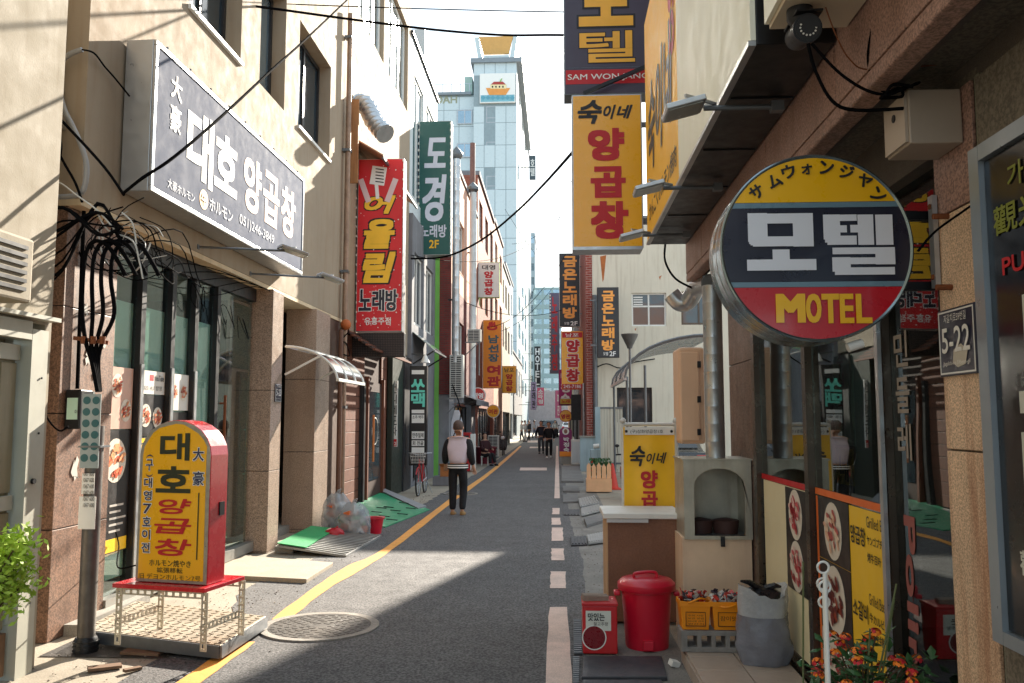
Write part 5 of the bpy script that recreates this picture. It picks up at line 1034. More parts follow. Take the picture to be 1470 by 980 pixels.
def post(px, py, Y, label, mat, r=.012, ring=False):
    p = YP(px, py, Y); q = thing('barrier_post', label, 'post', (p.x, Y, 0)); MB().cyl((p.x, Y, 0.0), (p.x, Y, p.z), r, n=10).build('rod', mat, q, smooth=True)
    MB().cyl((p.x, Y, 0), (p.x, Y, .02), .07, .06, 16).build('foot', mat, q)
    if ring:
        for i in range(2): MB().tube([(p.x+(.022*math.cos(a) if i else .022*math.cos(a)-.005), Y+.002+i*.004, p.z+.02-i*.075+.022*math.sin(a)) for a in [j*math.pi/8 for j in range(17)]], .005, 6).build('ring', mat, q, smooth=True)
post(1184, 822, 3.4, 'white chain post with ring tops before the menu posters', WHITE, .009, True); post(1183, 845, 3.6, 'second white post with a ring just behind the chain post', WHITE, .009, True)
CANE = M('green_cane', (92, 100, 62), .6)
for k, (x0, y0, x1, y1) in enumerate([(1258, 985, 1287, 838), (1264, 985, 1284, 858), (1245, 985, 1249, 902), (1153, 985, 1153, 806)]):
    a, b = YP(x0, y0, 3.7), YP(x1, y1, 3.7); a = pc0+Vector((.06*k-.06, .0, .44)) if False else a; cable('thin green plant cane leaning in the lantana pot', [a+(a-b)*.12, a, b], .004, CANE, 'plant canes', 'cane', 'plant_cane')
# ================================================================== LEFT, further on: wooden restaurant and its upper storeys
t = thing('tall_beige_building', 'tall beige building with long upper windows above a wooden restaurant', 'building', (-4, 18.5, 0))
m = MB(); wall_x(m, -4.0, .3, 15.34, 22.1, 3.5, 14.6, [(16.1, 10.05, 18.6, 12.4), (19.1, 10.05, 21.7, 12.4), (16.4, 5.4, 17.6, 7.2), (18.6, 5.4, 20.8, 7.2)]); m.box(-9, 15.32, 3.5, -4.302, 15.6, 14.6); m.box(-9, 15.34, 14.6, -3.95, 22.1, 14.8); m.build('wall', BEIGE, t)
for a, b, c, d_ in [(16.12, 10.07, 18.58, 12.38), (19.12, 10.07, 21.68, 12.38), (16.42, 5.42, 17.58, 7.18), (18.62, 5.42, 20.78, 7.18)]: window_x(t, -4.0, a, b, c, d_, WHITE, GLASSB if b > 9 else GLASSD, 3, .08, .1)
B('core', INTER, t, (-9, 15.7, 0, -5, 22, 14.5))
WOOD = M('red_brown_wood', (112, 64, 44), .6, var=.25, scale=5, streak=.3, sc=(70, 40, 28)); WOODD = M('dark_brown_wood', (64, 42, 34), .6, var=.25, scale=5)
for k in range(14):
    z = .15+k*.235
    for y0_, y1_ in ((15.36, 17.3), (19.0, 19.6)): B('plank', WOOD, t, (-4.06, y0_, z, -4.03, y1_, z+.225), bev=.004)
B('backing', WOODD, t, (-4.3, 15.36, 0, -4.07, 22, 3.5))
for k in range(9): B('eave_slat', WOODD if k % 2 else WOOD, t, (-4.02+.07*k, 15.5, 3.46-.045*k, -3.97+.07*k, 19.4, 3.50-.045*k))
dr = B('door', WOODD, t, (-4.05, 17.4, .15, -4.0, 18.9, 2.6)); B('door_glass', GLASSD, dr, (-3.998, 17.6, .5, -3.99, 18.7, 2.4)); B('door_frame', WOOD, dr, (-4.02, 17.32, .13, -3.94, 17.41, 2.7), (-4.02, 18.9, .13, -3.94, 18.99, 2.7)); MB().cyl((-3.93, 17.8, .9), (-3.93, 17.8, 1.9), .025).build('handle', M('light_wood_handle', (200, 120, 60), .5), dr); MB().lathe((-3.985, 18.2, 1.55), [(.28, 0), (.3, .004), (.28, .008)], 28, 'x', caps=False).build('round_emblem', WHITE, dr)
B('panel', M('dark_green_panel', (38, 48, 40), .5, var=.15), t, (-4.02, 19.65, 0, -3.9, 21.0, 3.4)); B('panel', M('grey_black_panel', (40, 42, 46), .5, var=.15), t, (-4.02, 21.02, 0, -3.86, 22.05, 3.4))
MB().cyl((-3.9, 15.1, .0), (-3.9, 15.1, 9.5), .05, n=14).build('downpipe', M('rusty_downpipe', (150, 124, 104), .5, .4, var=.3, scale=6), t, smooth=True)
for z in (2.0, 4.5, 6.8, 9): B('pipe_clamp', STEELD, t, (-3.99, 15.03, z, -3.84, 15.17, z+.05))
MB().cyl((-3.86, 14.7, 0), (-3.86, 14.7, 3.4), .045, n=12).build('brown_pipe', M('brown_pipe', (104, 70, 52), .6, var=.3), t, smooth=True)
cable('tangle of dark wire on the rusty downpipe', smoothpts([(-3.85+.06*math.sin(i*2.1), 15.0+.1*math.cos(i*1.7), 3.5-.12*i+.1*math.sin(i*3)) for i in range(10)]), .012, CABLE, None)
q = MB().ell((-3.84, 14.95, 3.52), (.1, .1, .1)).build('insulator_knob', M('orange_rust', (176, 92, 40), .7), None, smooth=True, loc=(-3.84, 14.95, 3.42)); tag(q, 'rusty orange insulator knob on the downpipe', 'insulator')
# extractor duct, rusted board
q = thing('extractor_duct', 'crumpled silver extractor duct bending out of the beige wall', 'duct', (-3.9, 15.6, 7.6)); pts = [YP(515, 148, 16.0), YP(524, 150, 15.9), YP(531, 160, 15.8), YP(536, 172, 15.7), YP(545, 184, 15.6), YP(553, 192, 15.5)]
m = MB(); sp = smoothpts(pts, 6); m.tube(sp, [.17+.025*(i % 3 == 0) for i in range(len(sp))], 14); m.build('duct', STEEL, q, smooth=True); MB().bar(YP(524, 150, 16), (-4.02, 16.0, YP(524, 150, 16).z), .12).build('wall_stub', STEELD, q)
a, b = YP(499, 262, 15.5), YP(515, 142, 15.5); q = thing('rusty_board', 'tall rust streaked board fixed edge-on beside the downpipe', 'board', a); B('board', M('rust_streak_board', (170, 120, 76), .8, var=.25, streak=.8, sc=(120, 60, 24)), q, (a.x, 15.5, a.z, b.x, 15.56, b.z)); B('batten', WOODD, q, (a.x, 15.561, a.z+.1, b.x, 15.6, a.z+.18), (a.x, 15.561, b.z-.18, b.x, 15.6, b.z-.1))
m = MB(); p0, p1 = Vector((-4.02, 15.7, 7.4)), Vector((-3.4, 19.5, 7.0)); q = thing('lean_to_roof', 'old sheet canopy sloping from the wall behind the red karaoke sign', 'canopy', (-4, 17, 6.6)); MB().prism([(-4.0, 15.7, 7.3), (-3.35, 15.7, 6.9), (-3.35, 19.6, 6.9), (-4.0, 19.6, 7.3)], (0, 0, .03)).build('sheet', M('faded_tan_sheet', (196, 150, 120), .6, var=.15, streak=.3), q); B('rail', STEELD, q, (-3.38, 15.7, 6.85, -3.34, 19.6, 6.895))
# black board
a, b = YP(472, 731, 16.9), YP(523, 547, 16.9); q = thing('black_board_sign', 'tall blank black board standing on edge before the wooden restaurant', 'sign', (a.x, 16.9, 0)); B('panel', M('matt_black_mesh', (34, 35, 38), .7, var=.06), q, (a.x+.03, 16.9, .06, b.x-.03, 16.92, b.z-.03)); B('casing', DARKM, q, (a.x, 16.925, .03, b.x, 17.08, b.z), bev=.01)
# red karaoke sign
YR = 16.2; REDF = M('karaoke_red', (212, 36, 44), .4, var=.10, scale=1.5); q = blade('blade_sign', 'tall red karaoke blade sign with a microphone and yellow brush letters', (510, 227, 580, 476), YR, .3, REDF, ALU, bracket=('l', .15))
AMB = M('karaoke_yellow', (250, 196, 50), .4); LBK = M('karaoke_black_edge', (34, 18, 18), .5)
for c_, bb in (('어', (523, 280, 568, 309)), ('울', (522, 312, 567, 359)), ('림', (520, 361, 568, 408))): ty(c_, (bb[0], bb[1]+(2 if c_ == '울' else 0), bb[2], bb[3]-2), YR, AMB, q, .045, .22, out=(LBK, .06))
for k, c_ in enumerate('노래방'): ty(c_, (515+k*19, 415, 533+k*19, 446), YR, NAVYS, q, .05, out=(SW, .06))
ty('유흥주점', (523, 455, 561, 466), YR, SW, q, .02)
pm = YP(543, 252, YR-.006); MB().obox(pm, (.30, .012, .38), (0, .15, 0)).build('microphone_head', SW, q, bev=.09)
for k in range(5): MB().obox(pm+Vector((.03, -.008, .13-.065*k)), (.17, .004, .02), (0, .15, 0)).build('microphone_slot', DARKM, q)
MB().obox(pm+Vector((-.02, 0, -.32)), (.07, .01, .3), (0, -.1, 0)).build('microphone_stem', SW, q)
for s in (-1, 1): MB().obox(pm+Vector((s*.27, 0, -.3)), (.11, .008, .5), (0, s*.35, 0)).build('printed_speaker', M('speaker_print', (226, 200, 200), .5), q)
rb = random.Random(5); m = MB()
for k in range(80): p = YP(rb.uniform(514, 577), rb.uniform(235, 470) if k % 2 else rb.uniform(400, 470), YR-.004); s_ = rb.uniform(.006, .016); m.quad(p+Vector((-s_, 0, 0)), p+Vector((0, 0, -s_)), p+Vector((s_, 0, 0)), p+Vector((0, 0, s_)))
tag(m.build_flat('glitter_print', SW, q), kind='stuff')
m = MB()
for k in range(36):
    for x in (511.5, 578.5): p = YP(x, 230+k*6.8, YR-.01); MB().obox(p, (.018, .02, .04)).build('edge_bulb', M('edge_bulb', (220, 214, 200), .3), q) if k % 2 == 0 else None
a, b = YP(489, 512, YR), YP(580, 477, YR); q = thing('led_board', 'wide dark LED dot board below the red karaoke sign', 'sign', (a.x, YR, a.z)); B('casing', DARKM, q, (a.x, YR+.01, a.z, b.x, YR+.2, b.z), bev=.008)
m = MB(); nx_, nz_ = 38, 14
for i in range(nx_):
    for j in range(nz_): x = a.x+(b.x-a.x)*(i+.5)/nx_; z = a.z+(b.z-a.z)*(j+.5)/nz_; m.box(x-.009, YR+.004, z-.009, x+.009, YR+.0095, z+.009)
tag(m.build('led_dots', M('led_off', (84, 66, 60), .5), q), kind='stuff')
# rubbish bags and bowl by the green ramp
CLR = filmmat('clear_bag_film', (170, 176, 180), .5, .15)
def rubbish(px, py, rx, h, seed, label, mat=CLR):
    p = GP(px, py); q = thing('clear_rubbish_bag', label, 'bag', p); bag(p, rx, rx*.8, h, seed, 1.3).build('sack', mat, q, smooth=True)
    rb = random.Random(seed)
    for k in range(26): a = rb.uniform(0, 6.28); z = rb.uniform(.08, .72)*h; f_ = .72*math.sqrt(rb.random()); MB().obox(p+Vector((rx*f_*math.cos(a), rx*.8*f_*math.sin(a), z)), (.12, .09, .08), (rb.uniform(-.5, .5), rb.uniform(-.5, .5), a+1.57)).build('litter', M('litter_%d' % (k % 5), ((214, 110, 60), (216, 216, 212), (90, 92, 96), (190, 186, 176), (206, 200, 196))[k % 5], .6), q, bev=.015)
    MB().tube([p+Vector((0, 0, h*.93)), p+Vector((.02, -.02, h*1.06)), p+Vector((.06, -.02, h*1.12))], [.05, .03, .012], 8).build('knot', mat, q, smooth=True)
rubbish(484, 764, .26, .62, 3, 'clear rubbish bag full of litter leaning on the granite column'); rubbish(507, 770, .27, .52, 8, 'clear rubbish bag with dark marks beside the red bowl')
p = GP(537, 766); q = thing('red_bowl', 'red plastic tub on the ground by the green ramp', 'tub', p); MB().lathe(p, [(.11, 0), (.15, .24), (.17, .24), (.17, .26), (.14, .25), (.10, .03)], 24).build('tub', RB_, q, smooth=True); MB().lathe(p, [(.14, .2), (.02, .21)], 20).build('contents', WOODD, q); B('handle', RB_, q, (p.x-.19, p.y-.03, .2, p.x-.165, p.y+.03, .225)); 
p = GP(480, 775); q = thing('red_bag', 'small red plastic bag on the ribbed ramp edge', 'bag', p+Vector((0, 0, .04))); bag(p+Vector((0, 0, .04)), .14, .1, .14, 6, 1.2).build('sack', M('red_bag_film', (186, 40, 50), .3, bump=.8, bscale=25), q, smooth=True); MB().tube([p+Vector((0, 0, .16)), p+Vector((.05, 0, .2))], .015, 6).build('knot', MATS['red_bag_film'], q)
# ================================================================== LEFT: grey house with the dark menu sign, bicycle, green strip, brick house
t = thing('grey_house', 'narrow grey house with cluttered upper windows beside the green strip', 'building', (-4, 24, 0))
GRY = M('grey_render', (124, 124, 128), .85, var=.18, streak=.4, sc=(80, 78, 78)); PALE = M('pale_blue_white_panel', (206, 214, 216), .4, var=.06, streak=.1)
m = MB(); wall_x(m, -3.9, .3, 22.15, 26.4, 0, 7.4, [(22.5, 4.4, 24.0, 6.4), (24.5, 4.4, 26.0, 6.4), (22.6, .1, 24.3, 2.3)]); m.box(-8, 22.12, 0, -4.202, 22.4, 7.4); m.build('wall', GRY, t)
for a in (22.52, 24.52): window_x(t, -3.9, a, 4.42, a+1.46, 6.38, WHITE, GLASSD, 2, .07, .06)
window_x(t, -3.9, 22.62, .12, 24.28, 2.28, ALUD, GLASSD, 2, .06, .1)
m = MB(); wall_x(m, -4.0, .2, 22.15, 27.2, 7.4, 12.45, [(22.6, 8.0, 24.4, 11.6), (24.8, 8.0, 26.8, 11.6)]); m.build('upper_wall', PALE, t); B('parapet_cap', DARKM, t, (-4.3, 22.1, 12.455, -3.93, 27.25, 12.55)); B('core', GRY, t, (-8, 22.5, 7.4, -4.25, 27.1, 12.4)); B('roof_box', PALE, t, (-4.6, 24.2, 12.56, -3.95, 25.4, 13.6))
for a, b in ((22.62, 24.38), (24.82, 26.78)): window_x(t, -4.0, a, 8.02, b, 11.58, WHITE, GLASSB, 2, .08, .05)
q = thing('awning', 'small torn awning hood above the narrow grey house window', 'awning', (-3.8, 23, 4.2)); MB().prism([(-3.89, 22.3, 4.15), (-3.3, 22.3, 3.65), (-3.3, 24.6, 3.65), (-3.89, 24.6, 4.15)], (0, 0, .02)).build('sheet', GLASSB, q); MB().bar((-3.89, 22.4, 3.3), (-3.3, 22.4, 3.66), .04).build('strut', DARKM, q); MB().bar((-3.89, 24.5, 3.3), (-3.3, 24.5, 3.66), .04).build('strut', DARKM, q); MB().bar((-3.3, 22.3, 3.64), (-3.3, 24.6, 3.64), .04).build('rail', STEELD, q)
a, b = YP(587, 668, 21.2), YP(613, 525, 21.2); q = thing('dark_menu_sign', 'black framed vertical menu sign lit in pale mint letters behind the bicycle', 'sign', (a.x, 21.2, a.z)); B('casing', DARKM, q, (a.x, 21.205, a.z, b.x, 21.4, b.z)); B('face', M('menu_sign_black', (24, 26, 30), .4), q, (a.x+.03, 21.2, a.z+.03, b.x-.03, 21.204, b.z-.03)); MINT = M('mint_letter', (110, 220, 200), .4)
for c_, bb in (('쏘', (590, 544, 610, 563)), ('맥', (590, 564, 610, 584))): ty(c_, bb, 21.2, MINT, q, .04)
for y0_, y1_ in ((531, 537), (588, 593), (595, 607), (619, 630), (632, 640), (642, 650)): p, s = YP(591, y1_, 21.196), YP(609, y0_, 21.196); B('print_block', SW, q, (p.x, 21.194, p.z, s.x, 21.199, s.z))
ty('소주 맥주', (592, 596, 608, 601), 21.194, BLACK, q, .01); ty('안주일체', (592, 621, 608, 628), 21.194, BLACK, q, .02); ty('회 전골', (592, 633, 608, 639), 21.194, BLACK, q, .02)
a, b = YP(560, 641, 19.9), YP(571, 546, 19.9); q = thing('white_strip_sign', 'narrow white vertical strip sign with a red foot between the dark panels', 'sign', (a.x, 19.9, a.z)); B('board', WHITE, q, (a.x, 19.9, a.z, b.x, 19.95, b.z)); tyv('언니네포차', (562, 550, 569.5, 626), 19.9, BLACK, q, .02); B('red_foot', REDP, q, (a.x+.005, 19.894, a.z+.01, b.x-.005, 19.899, a.z+.18)); ty('02', (562, 634, 569, 639), 19.894, SW, q, .02); B('bracket', STEELD, q, (a.x-.12, 19.95, a.z+.5, a.x, 19.98, a.z+.55))
# bicycle
def wheel(c, r, parent, mat=DARKM):
    w_ = MB().tube([c+Vector((0, r*math.cos(a), r*math.sin(a))) for a in [i*math.pi/14 for i in range(29)]], .02, 6, False).build('wheel', BLACK, parent, smooth=True)
    MB().tube([c+Vector((0, (r-.025)*math.cos(a), (r-.025)*math.sin(a))) for a in [i*math.pi/14 for i in range(29)]], .01, 5, False).build('rim', STEEL, w_, smooth=True); m = MB()
    for i in range(12): a = i*math.pi/6; m.cyl(c, c+Vector((0, (r-.03)*math.cos(a), (r-.03)*math.sin(a))), .003, n=4, caps=False)
    tag(m.build('spokes', STEEL, w_), kind='stuff'); MB().cyl(c-Vector((.04, 0, 0)), c+Vector((.04, 0, 0)), .02, n=8).build('hub', STEEL, w_)
def bicycle(x, y, label, frame):
    q = thing('bicycle', label, 'bicycle', (x, y, 0)); r = .32; f, k = Vector((x, y, r)), Vector((x, y+1.02, r)); wheel(f, r, q); wheel(k, r, q); bb = Vector((x, y+.6, .3)); st = Vector((x, y+.72, .82)); hd = Vector((x, y+.14, .86))
    m = MB(); [m.cyl(a, b, .017, n=8) for a, b in ((hd-Vector((0, -.03, .12)), bb), (bb, st), (hd-Vector((0, -.02, .05)), st-Vector((0, 0, .1))), (bb, k), (st-Vector((0, 0, .08)), k))]; m.build('frame', frame, q, smooth=True); MB().cyl(hd, f, .015, n=8).build('fork', frame, q, smooth=True); MB().tube(smoothpts([hd+Vector((-.28, .12, .14)), hd+Vector((-.2, 0, .14)), hd+Vector((0, -.02, .1)), hd+Vector((.2, 0, .14)), hd+Vector((.28, .12, .14))]), .012, 7).build('handlebar', STEEL, q, smooth=True); MB().ell(st+Vector((0, .03, .06)), (.08, .13, .04)).build('saddle', BLACK, q, smooth=True); MB().cyl(st-Vector((0, 0, .05)), st+Vector((0, .01, .05)), .012, n=8).build('seat_post', STEEL, q)
    bk = MB(); c = hd+Vector((0, -.2, .02))
    for i in range(9): u_ = -.17+.34*i/8; bk.bar(c+Vector((u_, -.11, .13)), c+Vector((u_*.8, -.09, -.1)), .006).bar(c+Vector((u_, .11, .13)), c+Vector((u_*.8, .09, -.1)), .006)
    for z in (-.1, -.03, .05, .13): s_ = 1-.2*(.13-z)/.23; [bk.bar(c+Vector((a*.17*s_, b*.11, z)), c+Vector((a2*.17*s_, b2*.11, z)), .007) for a, b, a2, b2 in ((-1, -1, 1, -1), (1, -1, 1, 1), (1, 1, -1, 1), (-1, 1, -1, -1))]
    bk.build('basket', M('basket_wire', (186, 184, 178), .4), q); MB().tube([f+Vector((0, (r+.03)*math.cos(a), (r+.03)*math.sin(a))) for a in [R(20+i*14) for i in range(10)]], .018, 6).build('mudguard', frame, q); MB().cyl(bb+Vector((-.1, -.1, -.1)), bb+Vector((.1, .1, .1)), .01, n=6).build('crank', STEEL, q); MB().bar(k+Vector((.05, -.05, 0)), k+Vector((.2, -.1, -r)), .012).build('kickstand', STEEL, q)
p = GP(600, 712); bicycle(p.x, p.y, 'red step-through bicycle with a wire basket below the dark menu sign', M('bike_red', (170, 24, 34), .35))
p = GP(634, 690); bicycle(-3.1, 24.6, 'pale bicycle parked by the green strip behind the walking man', M('bike_silver', (180, 182, 184), .35, .5))
q = thing('cardboard_box', 'brown cardboard box lying beside the parked pale bicycle', 'box', (-2.95, 22.8, 0)); B('carton', M('cardboard', (176, 112, 62), .8, var=.12), q, (-3.2, 22.9, .25, -2.72, 23.2, .52)); MB().prism([(-3.2, 22.9, .52), (-2.72, 22.9, .52), (-2.75, 22.75, .6), (-3.22, 22.75, .6)], (0, .005, .005)).build('flap', MATS['cardboard'], q); B('crate_below', GRY, q, (-3.4, 22.85, 0.01, -2.8, 23.4, .249))
# brick house
GRN = M('lime_green_paint', (116, 182, 84), .7, var=.12, streak=.2, sc=(90, 130, 70)); BR1 = brickmat('brick_dark_red', (116, 44, 40), (98, 38, 36), (80, 60, 56)); PINKP = M('pink_render', (214, 168, 144), .8, var=.1, streak=.3, sc=(150, 96, 80)); BR1Y = brickmat('brick_dark_red_front', (116, 44, 40), (98, 38, 36), (80, 60, 56), 'y')
t = thing('brick_house', 'dark red brick house with a lime green corner strip and pink upper storey', 'building', (-3.4, 30, 0)); Yb = 26.6
m = MB(); wall_x(m, -3.4, .3, Yb, 35.2, 2.6, 6.2, [(28.4, 3.6, 30.2, 5.2), (32.2, 3.6, 34.0, 5.2)]); m.build('brick_wall', BR1, t); m = MB(); wall_x(m, -3.4, .3, Yb, 35.2, 6.2, 10.4, [(28.4, 7.0, 30.2, 8.8), (32.2, 7.0, 34.0, 8.8)]); m.build('upper_wall', PINKP, t)
for y_ in (28.42, 32.22):
    window_x(t, -3.4, y_, 3.62, y_+1.76, 5.18, WHITE, GLASSD, 2, .06, .08); window_x(t, -3.4, y_, 7.02, y_+1.76, 8.78, WHITE, GLASSD, 2, .06, .08)
B('green_strip', GRN, t, (-4.05, Yb-.06, 0, -3.78, Yb-.002, 7.2)); B('front_brick', BR1Y, t, (-3.778, Yb-.04, 2.6, -3.41, Yb-.002, 10.4)); B('side_wall', GRY, t, (-8, Yb, 0, -3.702, Yb+.3, 10.4)); B('ground_wall', GRY, t, (-3.7, Yb, 0, -3.45, 28.0, 2.6)); B('ground_wall', GRY, t, (-3.7, 33.5, 0, -3.45, 35.2, 2.6)); B('shop_recess', INTER, t, (-5.2, 28, 0, -5.1, 33.5, 2.6)); B('ledge', GRY, t, (-3.45, 28.0, 2.35, -3.2, 35.2, 2.59)); B('roof', GRY, t, (-8, Yb, 10.41, -3.35, 35.2, 10.55))
window_x(t, -3.6, 28.3, .9, 33.3, 2.3, ALUD, GLASSD, 4, .06, .02, name='shop_window'); B('stall_riser', GRY, t, (-3.7, 28.02, 0, -3.55, 33.48, .88))
def vpipe(x, y, z0, z1, r, label, mat=STEEL):
    q = thing('flue_pipe', label, 'pipe', (x, y, z0)); pr = []; z = z0
    while z < z1: pr += [(r, z), (r, z+.34), (r*1.05, z+.36), (r, z+.38)]; z += .4
    MB().lathe((x, y, 0), pr, 16).build('flue', mat, q, smooth=True); MB().lathe((x, y, z1), [(r*1.0, 0), (r*1.7, .1), (r*1.7, .2), (.02, .42)], 16).build('cowl', STEELD, q, smooth=True)
    for zz in (z0+(z1-z0)*.3, z0+(z1-z0)*.7): B('clamp', DARKM, q, (x-.25, y-.03, zz, x-r*.9, y+.03, zz+.05))
vpipe(-3.22, 26.3, 3.6, 10.2, .12, 'tall galvanised flue in front of the dark red brick house'); vpipe(-3.2, 31.4, 2.6, 10.5, .13, 'tall pale flue further along the dark red brick house', PALE)
def ac_unit(x0, y0, z0, x1, y1, z1, label, group='outdoor units on the walls'):
    q = thing('outdoor_unit', label, 'air conditioner', ((x0+x1)/2, y0, z0), group); W2 = M('ac_white', (206, 204, 196), .5, var=.08, streak=.25, sc=(140, 120, 100)); B('casing', W2, q, (x0, y0, z0, x1, y1, z1), bev=.015); n_ = max(3, int((z1-z0)/.06)); m = MB(); m.box(x0+.02, y0-.006, z0+.03, x1-.05, y0-.002, z1-.03); m.build('grille_back', DARKM, q)
    for i in range(n_): z = z0+.03+(z1-z0-.06)*(i+.5)/n_; B('grille_bar', W2, q, (x0+.02, y0-.014, z-.009, x1-.05, y0-.007, z+.009))
    for i in range(3): xx = x0+.03+(x1-x0-.1)*i/2; B('grille_bar', W2, q, (xx, y0-.019, z0+.03, xx+.012, y0-.0145, z1-.03))
    B('bracket', STEELD, q, (x0-.1, y0+.02, z0-.05, x1, y0+.06, z0-.004)); MB().bar((x0-.08, y0+.04, z0-.5), (x1-.05, y0+.04, z0-.03), .03).build('strut', STEELD, q)
p, s = YP(645, 571, 26.2), YP(665, 509, 26.2); ac_unit(p.x, 26.2, p.z, s.x, 26.55, s.z, 'tall double outdoor unit on the dark red brick wall')
p, s = YP(671, 490, 30.6), YP(690, 472, 30.6); ac_unit(p.x, 30.6, p.z, s.x, 30.95, s.z, 'small outdoor unit high on the dark red brick wall')
p, s = YP(700, 655, 36.0), YP(716, 625, 36.0); ac_unit(p.x, 36, p.z, s.x, 36.35, s.z, 'low outdoor unit standing near the seated woman')
# further left buildings
OR_B = brickmat('brick_orange', (160, 86, 62), (142, 74, 56), (120, 100, 90))
def row_building(label, X, y0, y1, h, mat, side, rows, cols, frame=WHITE, pane=None, name='row_building', ground=2.8, depth=7):
    pane = pane or GLASSD; q = thing(name, label, 'building', (X, (y0+y1)/2, 0)); hs = []; L = (y1-y0)/cols; fh = (h-ground-.4)/max(1, rows)
    for r_ in range(rows):
        for c in range(cols): hs.append((y0+L*(c+.22), ground+fh*(r_+.3), y0+L*(c+.78), ground+fh*(r_+.85)))
    m = MB(); wall_x(m, X, .3, y0, y1, 0, h, hs+[(y0+.5, .1, y1-.5, 2.3)], side); m.box(X-side*depth, y0-.001, 0, X-side*.302, y0+.3, h); m.build('wall', mat, q)
    for a, b, c, d_ in hs: window_x(q, X, a+.02, b+.02, c-.02, d_-.02, frame, pane, 2, .06, .1, side)
    window_x(q, X, y0+.52, .12, y1-.52, 2.28, ALUD, GLASSD, max(2, int((y1-y0)/1.5)), .06, .15, side, name='shop_window'); B('roof', GRY, q, (X-side*depth, y0, h+.002, X+side*.08, y1, h+.18)); return q
row_building('orange brick building with a white railing past the dark red brick house', -3.4, 35.4, 44.5, 12.4, OR_B, 1, 3, 3); row_building('pink rendered building beyond the orange brick one', -3.4, 44.6, 52, 12.6, PINKP, 1, 3, 2); row_building('cream building before the glass tower', -3.5, 52.2, 62, 11.8, BEIGE2, 1, 3, 3); row_building('grey tiled low building at the foot of the white tower', -4.2, 74, 100, 8.2, GRY, 1, 1, 5)
row_building('pale stone building facing the alley before the crossing', -3.9, 62.2, 73.6, 13.5, PALE, 1, 3, 3)
q = thing('roof_tank', 'orange brown water tank on the dark red brick house', 'tank', (-4.4, 31, 10.56)); MB().lathe((-4.4, 31, 10.56), [(.62, 0), (.7, .9), (.72, 1.2), (.6, 1.3), (.1, 1.36)], 24).build('tank', M('tank_tan', (206, 160, 108), .6, var=.15, streak=.4, sc=(140, 90, 50)), q, smooth=True); MB().cyl((-3.45, 33.6, 10.3), (-3.45, 33.6, 13.2), .11, n=10).build('stack_pipe', M('brown_stack', (120, 84, 74), .6), q, smooth=True); B('tank_stand', DARKM, q, (-5, 30.5, 10.5, -3.9, 31.5, 10.56))
# blade signs on the left
q = blade('blade_sign', 'dark green karaoke blade sign with looping grey letters high on the left', (600, 173, 648, 366), 24.0, .35, M('karaoke_green', (30, 84, 76), .4, var=.08), ALU, bracket=('l', .15)); LG = M('pale_lilac_letter', (206, 206, 216), .4)
ty('도', (609, 197, 640, 241), 24, LG, q, .05, .15); ty('경', (606, 250, 641, 318), 24, LG, q, .045, .15); ty('노래방', (604, 322, 641, 341), 24, LG, q, .03); ty('2F', (616, 344, 630, 356), 24, MY, q, .04)
for k in range(20):
    for x in (601.2, 646.8): p = YP(x, 177+k*9.6, 23.99); MB().obox(p, (.03, .02, .07)).build('edge_bulb', MATS['edge_bulb'], q)
q = blade('blade_sign', 'white framed blade sign with red letters on the brick row', (686, 376, 717, 427), 35.8, .3, WHITE, M('lime_edge', (150, 190, 80), .5), bracket=('l', .15)); ty('대영', (692, 380, 711, 387), 35.8, BLACK, q, .03); tyv('양곱창', (695, 388, 708, 424), 35.8, REDP, q, .05)
OSG = M('inn_orange', (240, 140, 24), .4, var=.06); q = blade('blade_sign', 'long orange inn sign with steam mark and grey and red letters', (693, 459, 720, 557), 37.8, .35, OSG, STEELD, bracket=('l', .2)); tyv('남선장', (701, 480, 716, 520), 37.8, M('slate_letter', (56, 92, 104), .4), q, .05); tyv('여관', (699, 523, 718, 555), 37.8, REDP, q, .06); ty('♨', (699, 461, 714, 474), 37.8, REDP, q, .03)
q = blade('blade_sign', 'short yellow blade sign with red letters next to the orange inn sign', (721, 525, 741, 564), 51.5, .35, SYEL, STEELD, bracket=('l', .2)); ty('남포', (724, 528, 738, 534), 51.5, BLACK, q, .02); tyv('양곱창', (726, 536, 736, 562), 51.5, REDP, q, .05)
def round_sign(px, py, r, Y, mat, rim, label, txt, tm, bold=.04, side='l'):
    p, e = YP(px, py, Y), YP(px+r, py, Y); rr = e.x-p.x; q = thing('round_sign', label, 'sign', (p.x, Y, p.z-rr)); MB().lathe((p.x, Y, p.z), [(rr, .2), (rr, 0), (rr*.9, -.004)], 32, 'y', caps=False).build('rim', rim, q, smooth=True); MB().lathe((p.x, Y, p.z), [(rr*.91, .19), (rr*.91, -.001)], 32, 'y').build('face', mat, q); ty(txt, (px-r*.72, py-r*.3, px+r*.72, py+r*.45), Y-.002, tm, q, bold); B('bracket', STEELD, q, ((p.x-rr-.35, Y+.08, p.z-.02, p.x-rr*.98, Y+.12, p.z+.02) if side == 'l' else (p.x+rr*.98, Y+.08, p.z-.02, p.x+rr+.4, Y+.12, p.z+.02)))
round_sign(686, 567, 11, 33.6, M('round_red', (190, 40, 34), .4), WHITE, 'round red sign with white letters below the small outdoor unit', '대영', SW); round_sign(708, 590, 9.5, 38.2, SYEL, WHITE, 'round yellow inn sign with dark red letters', '여관', REDP)
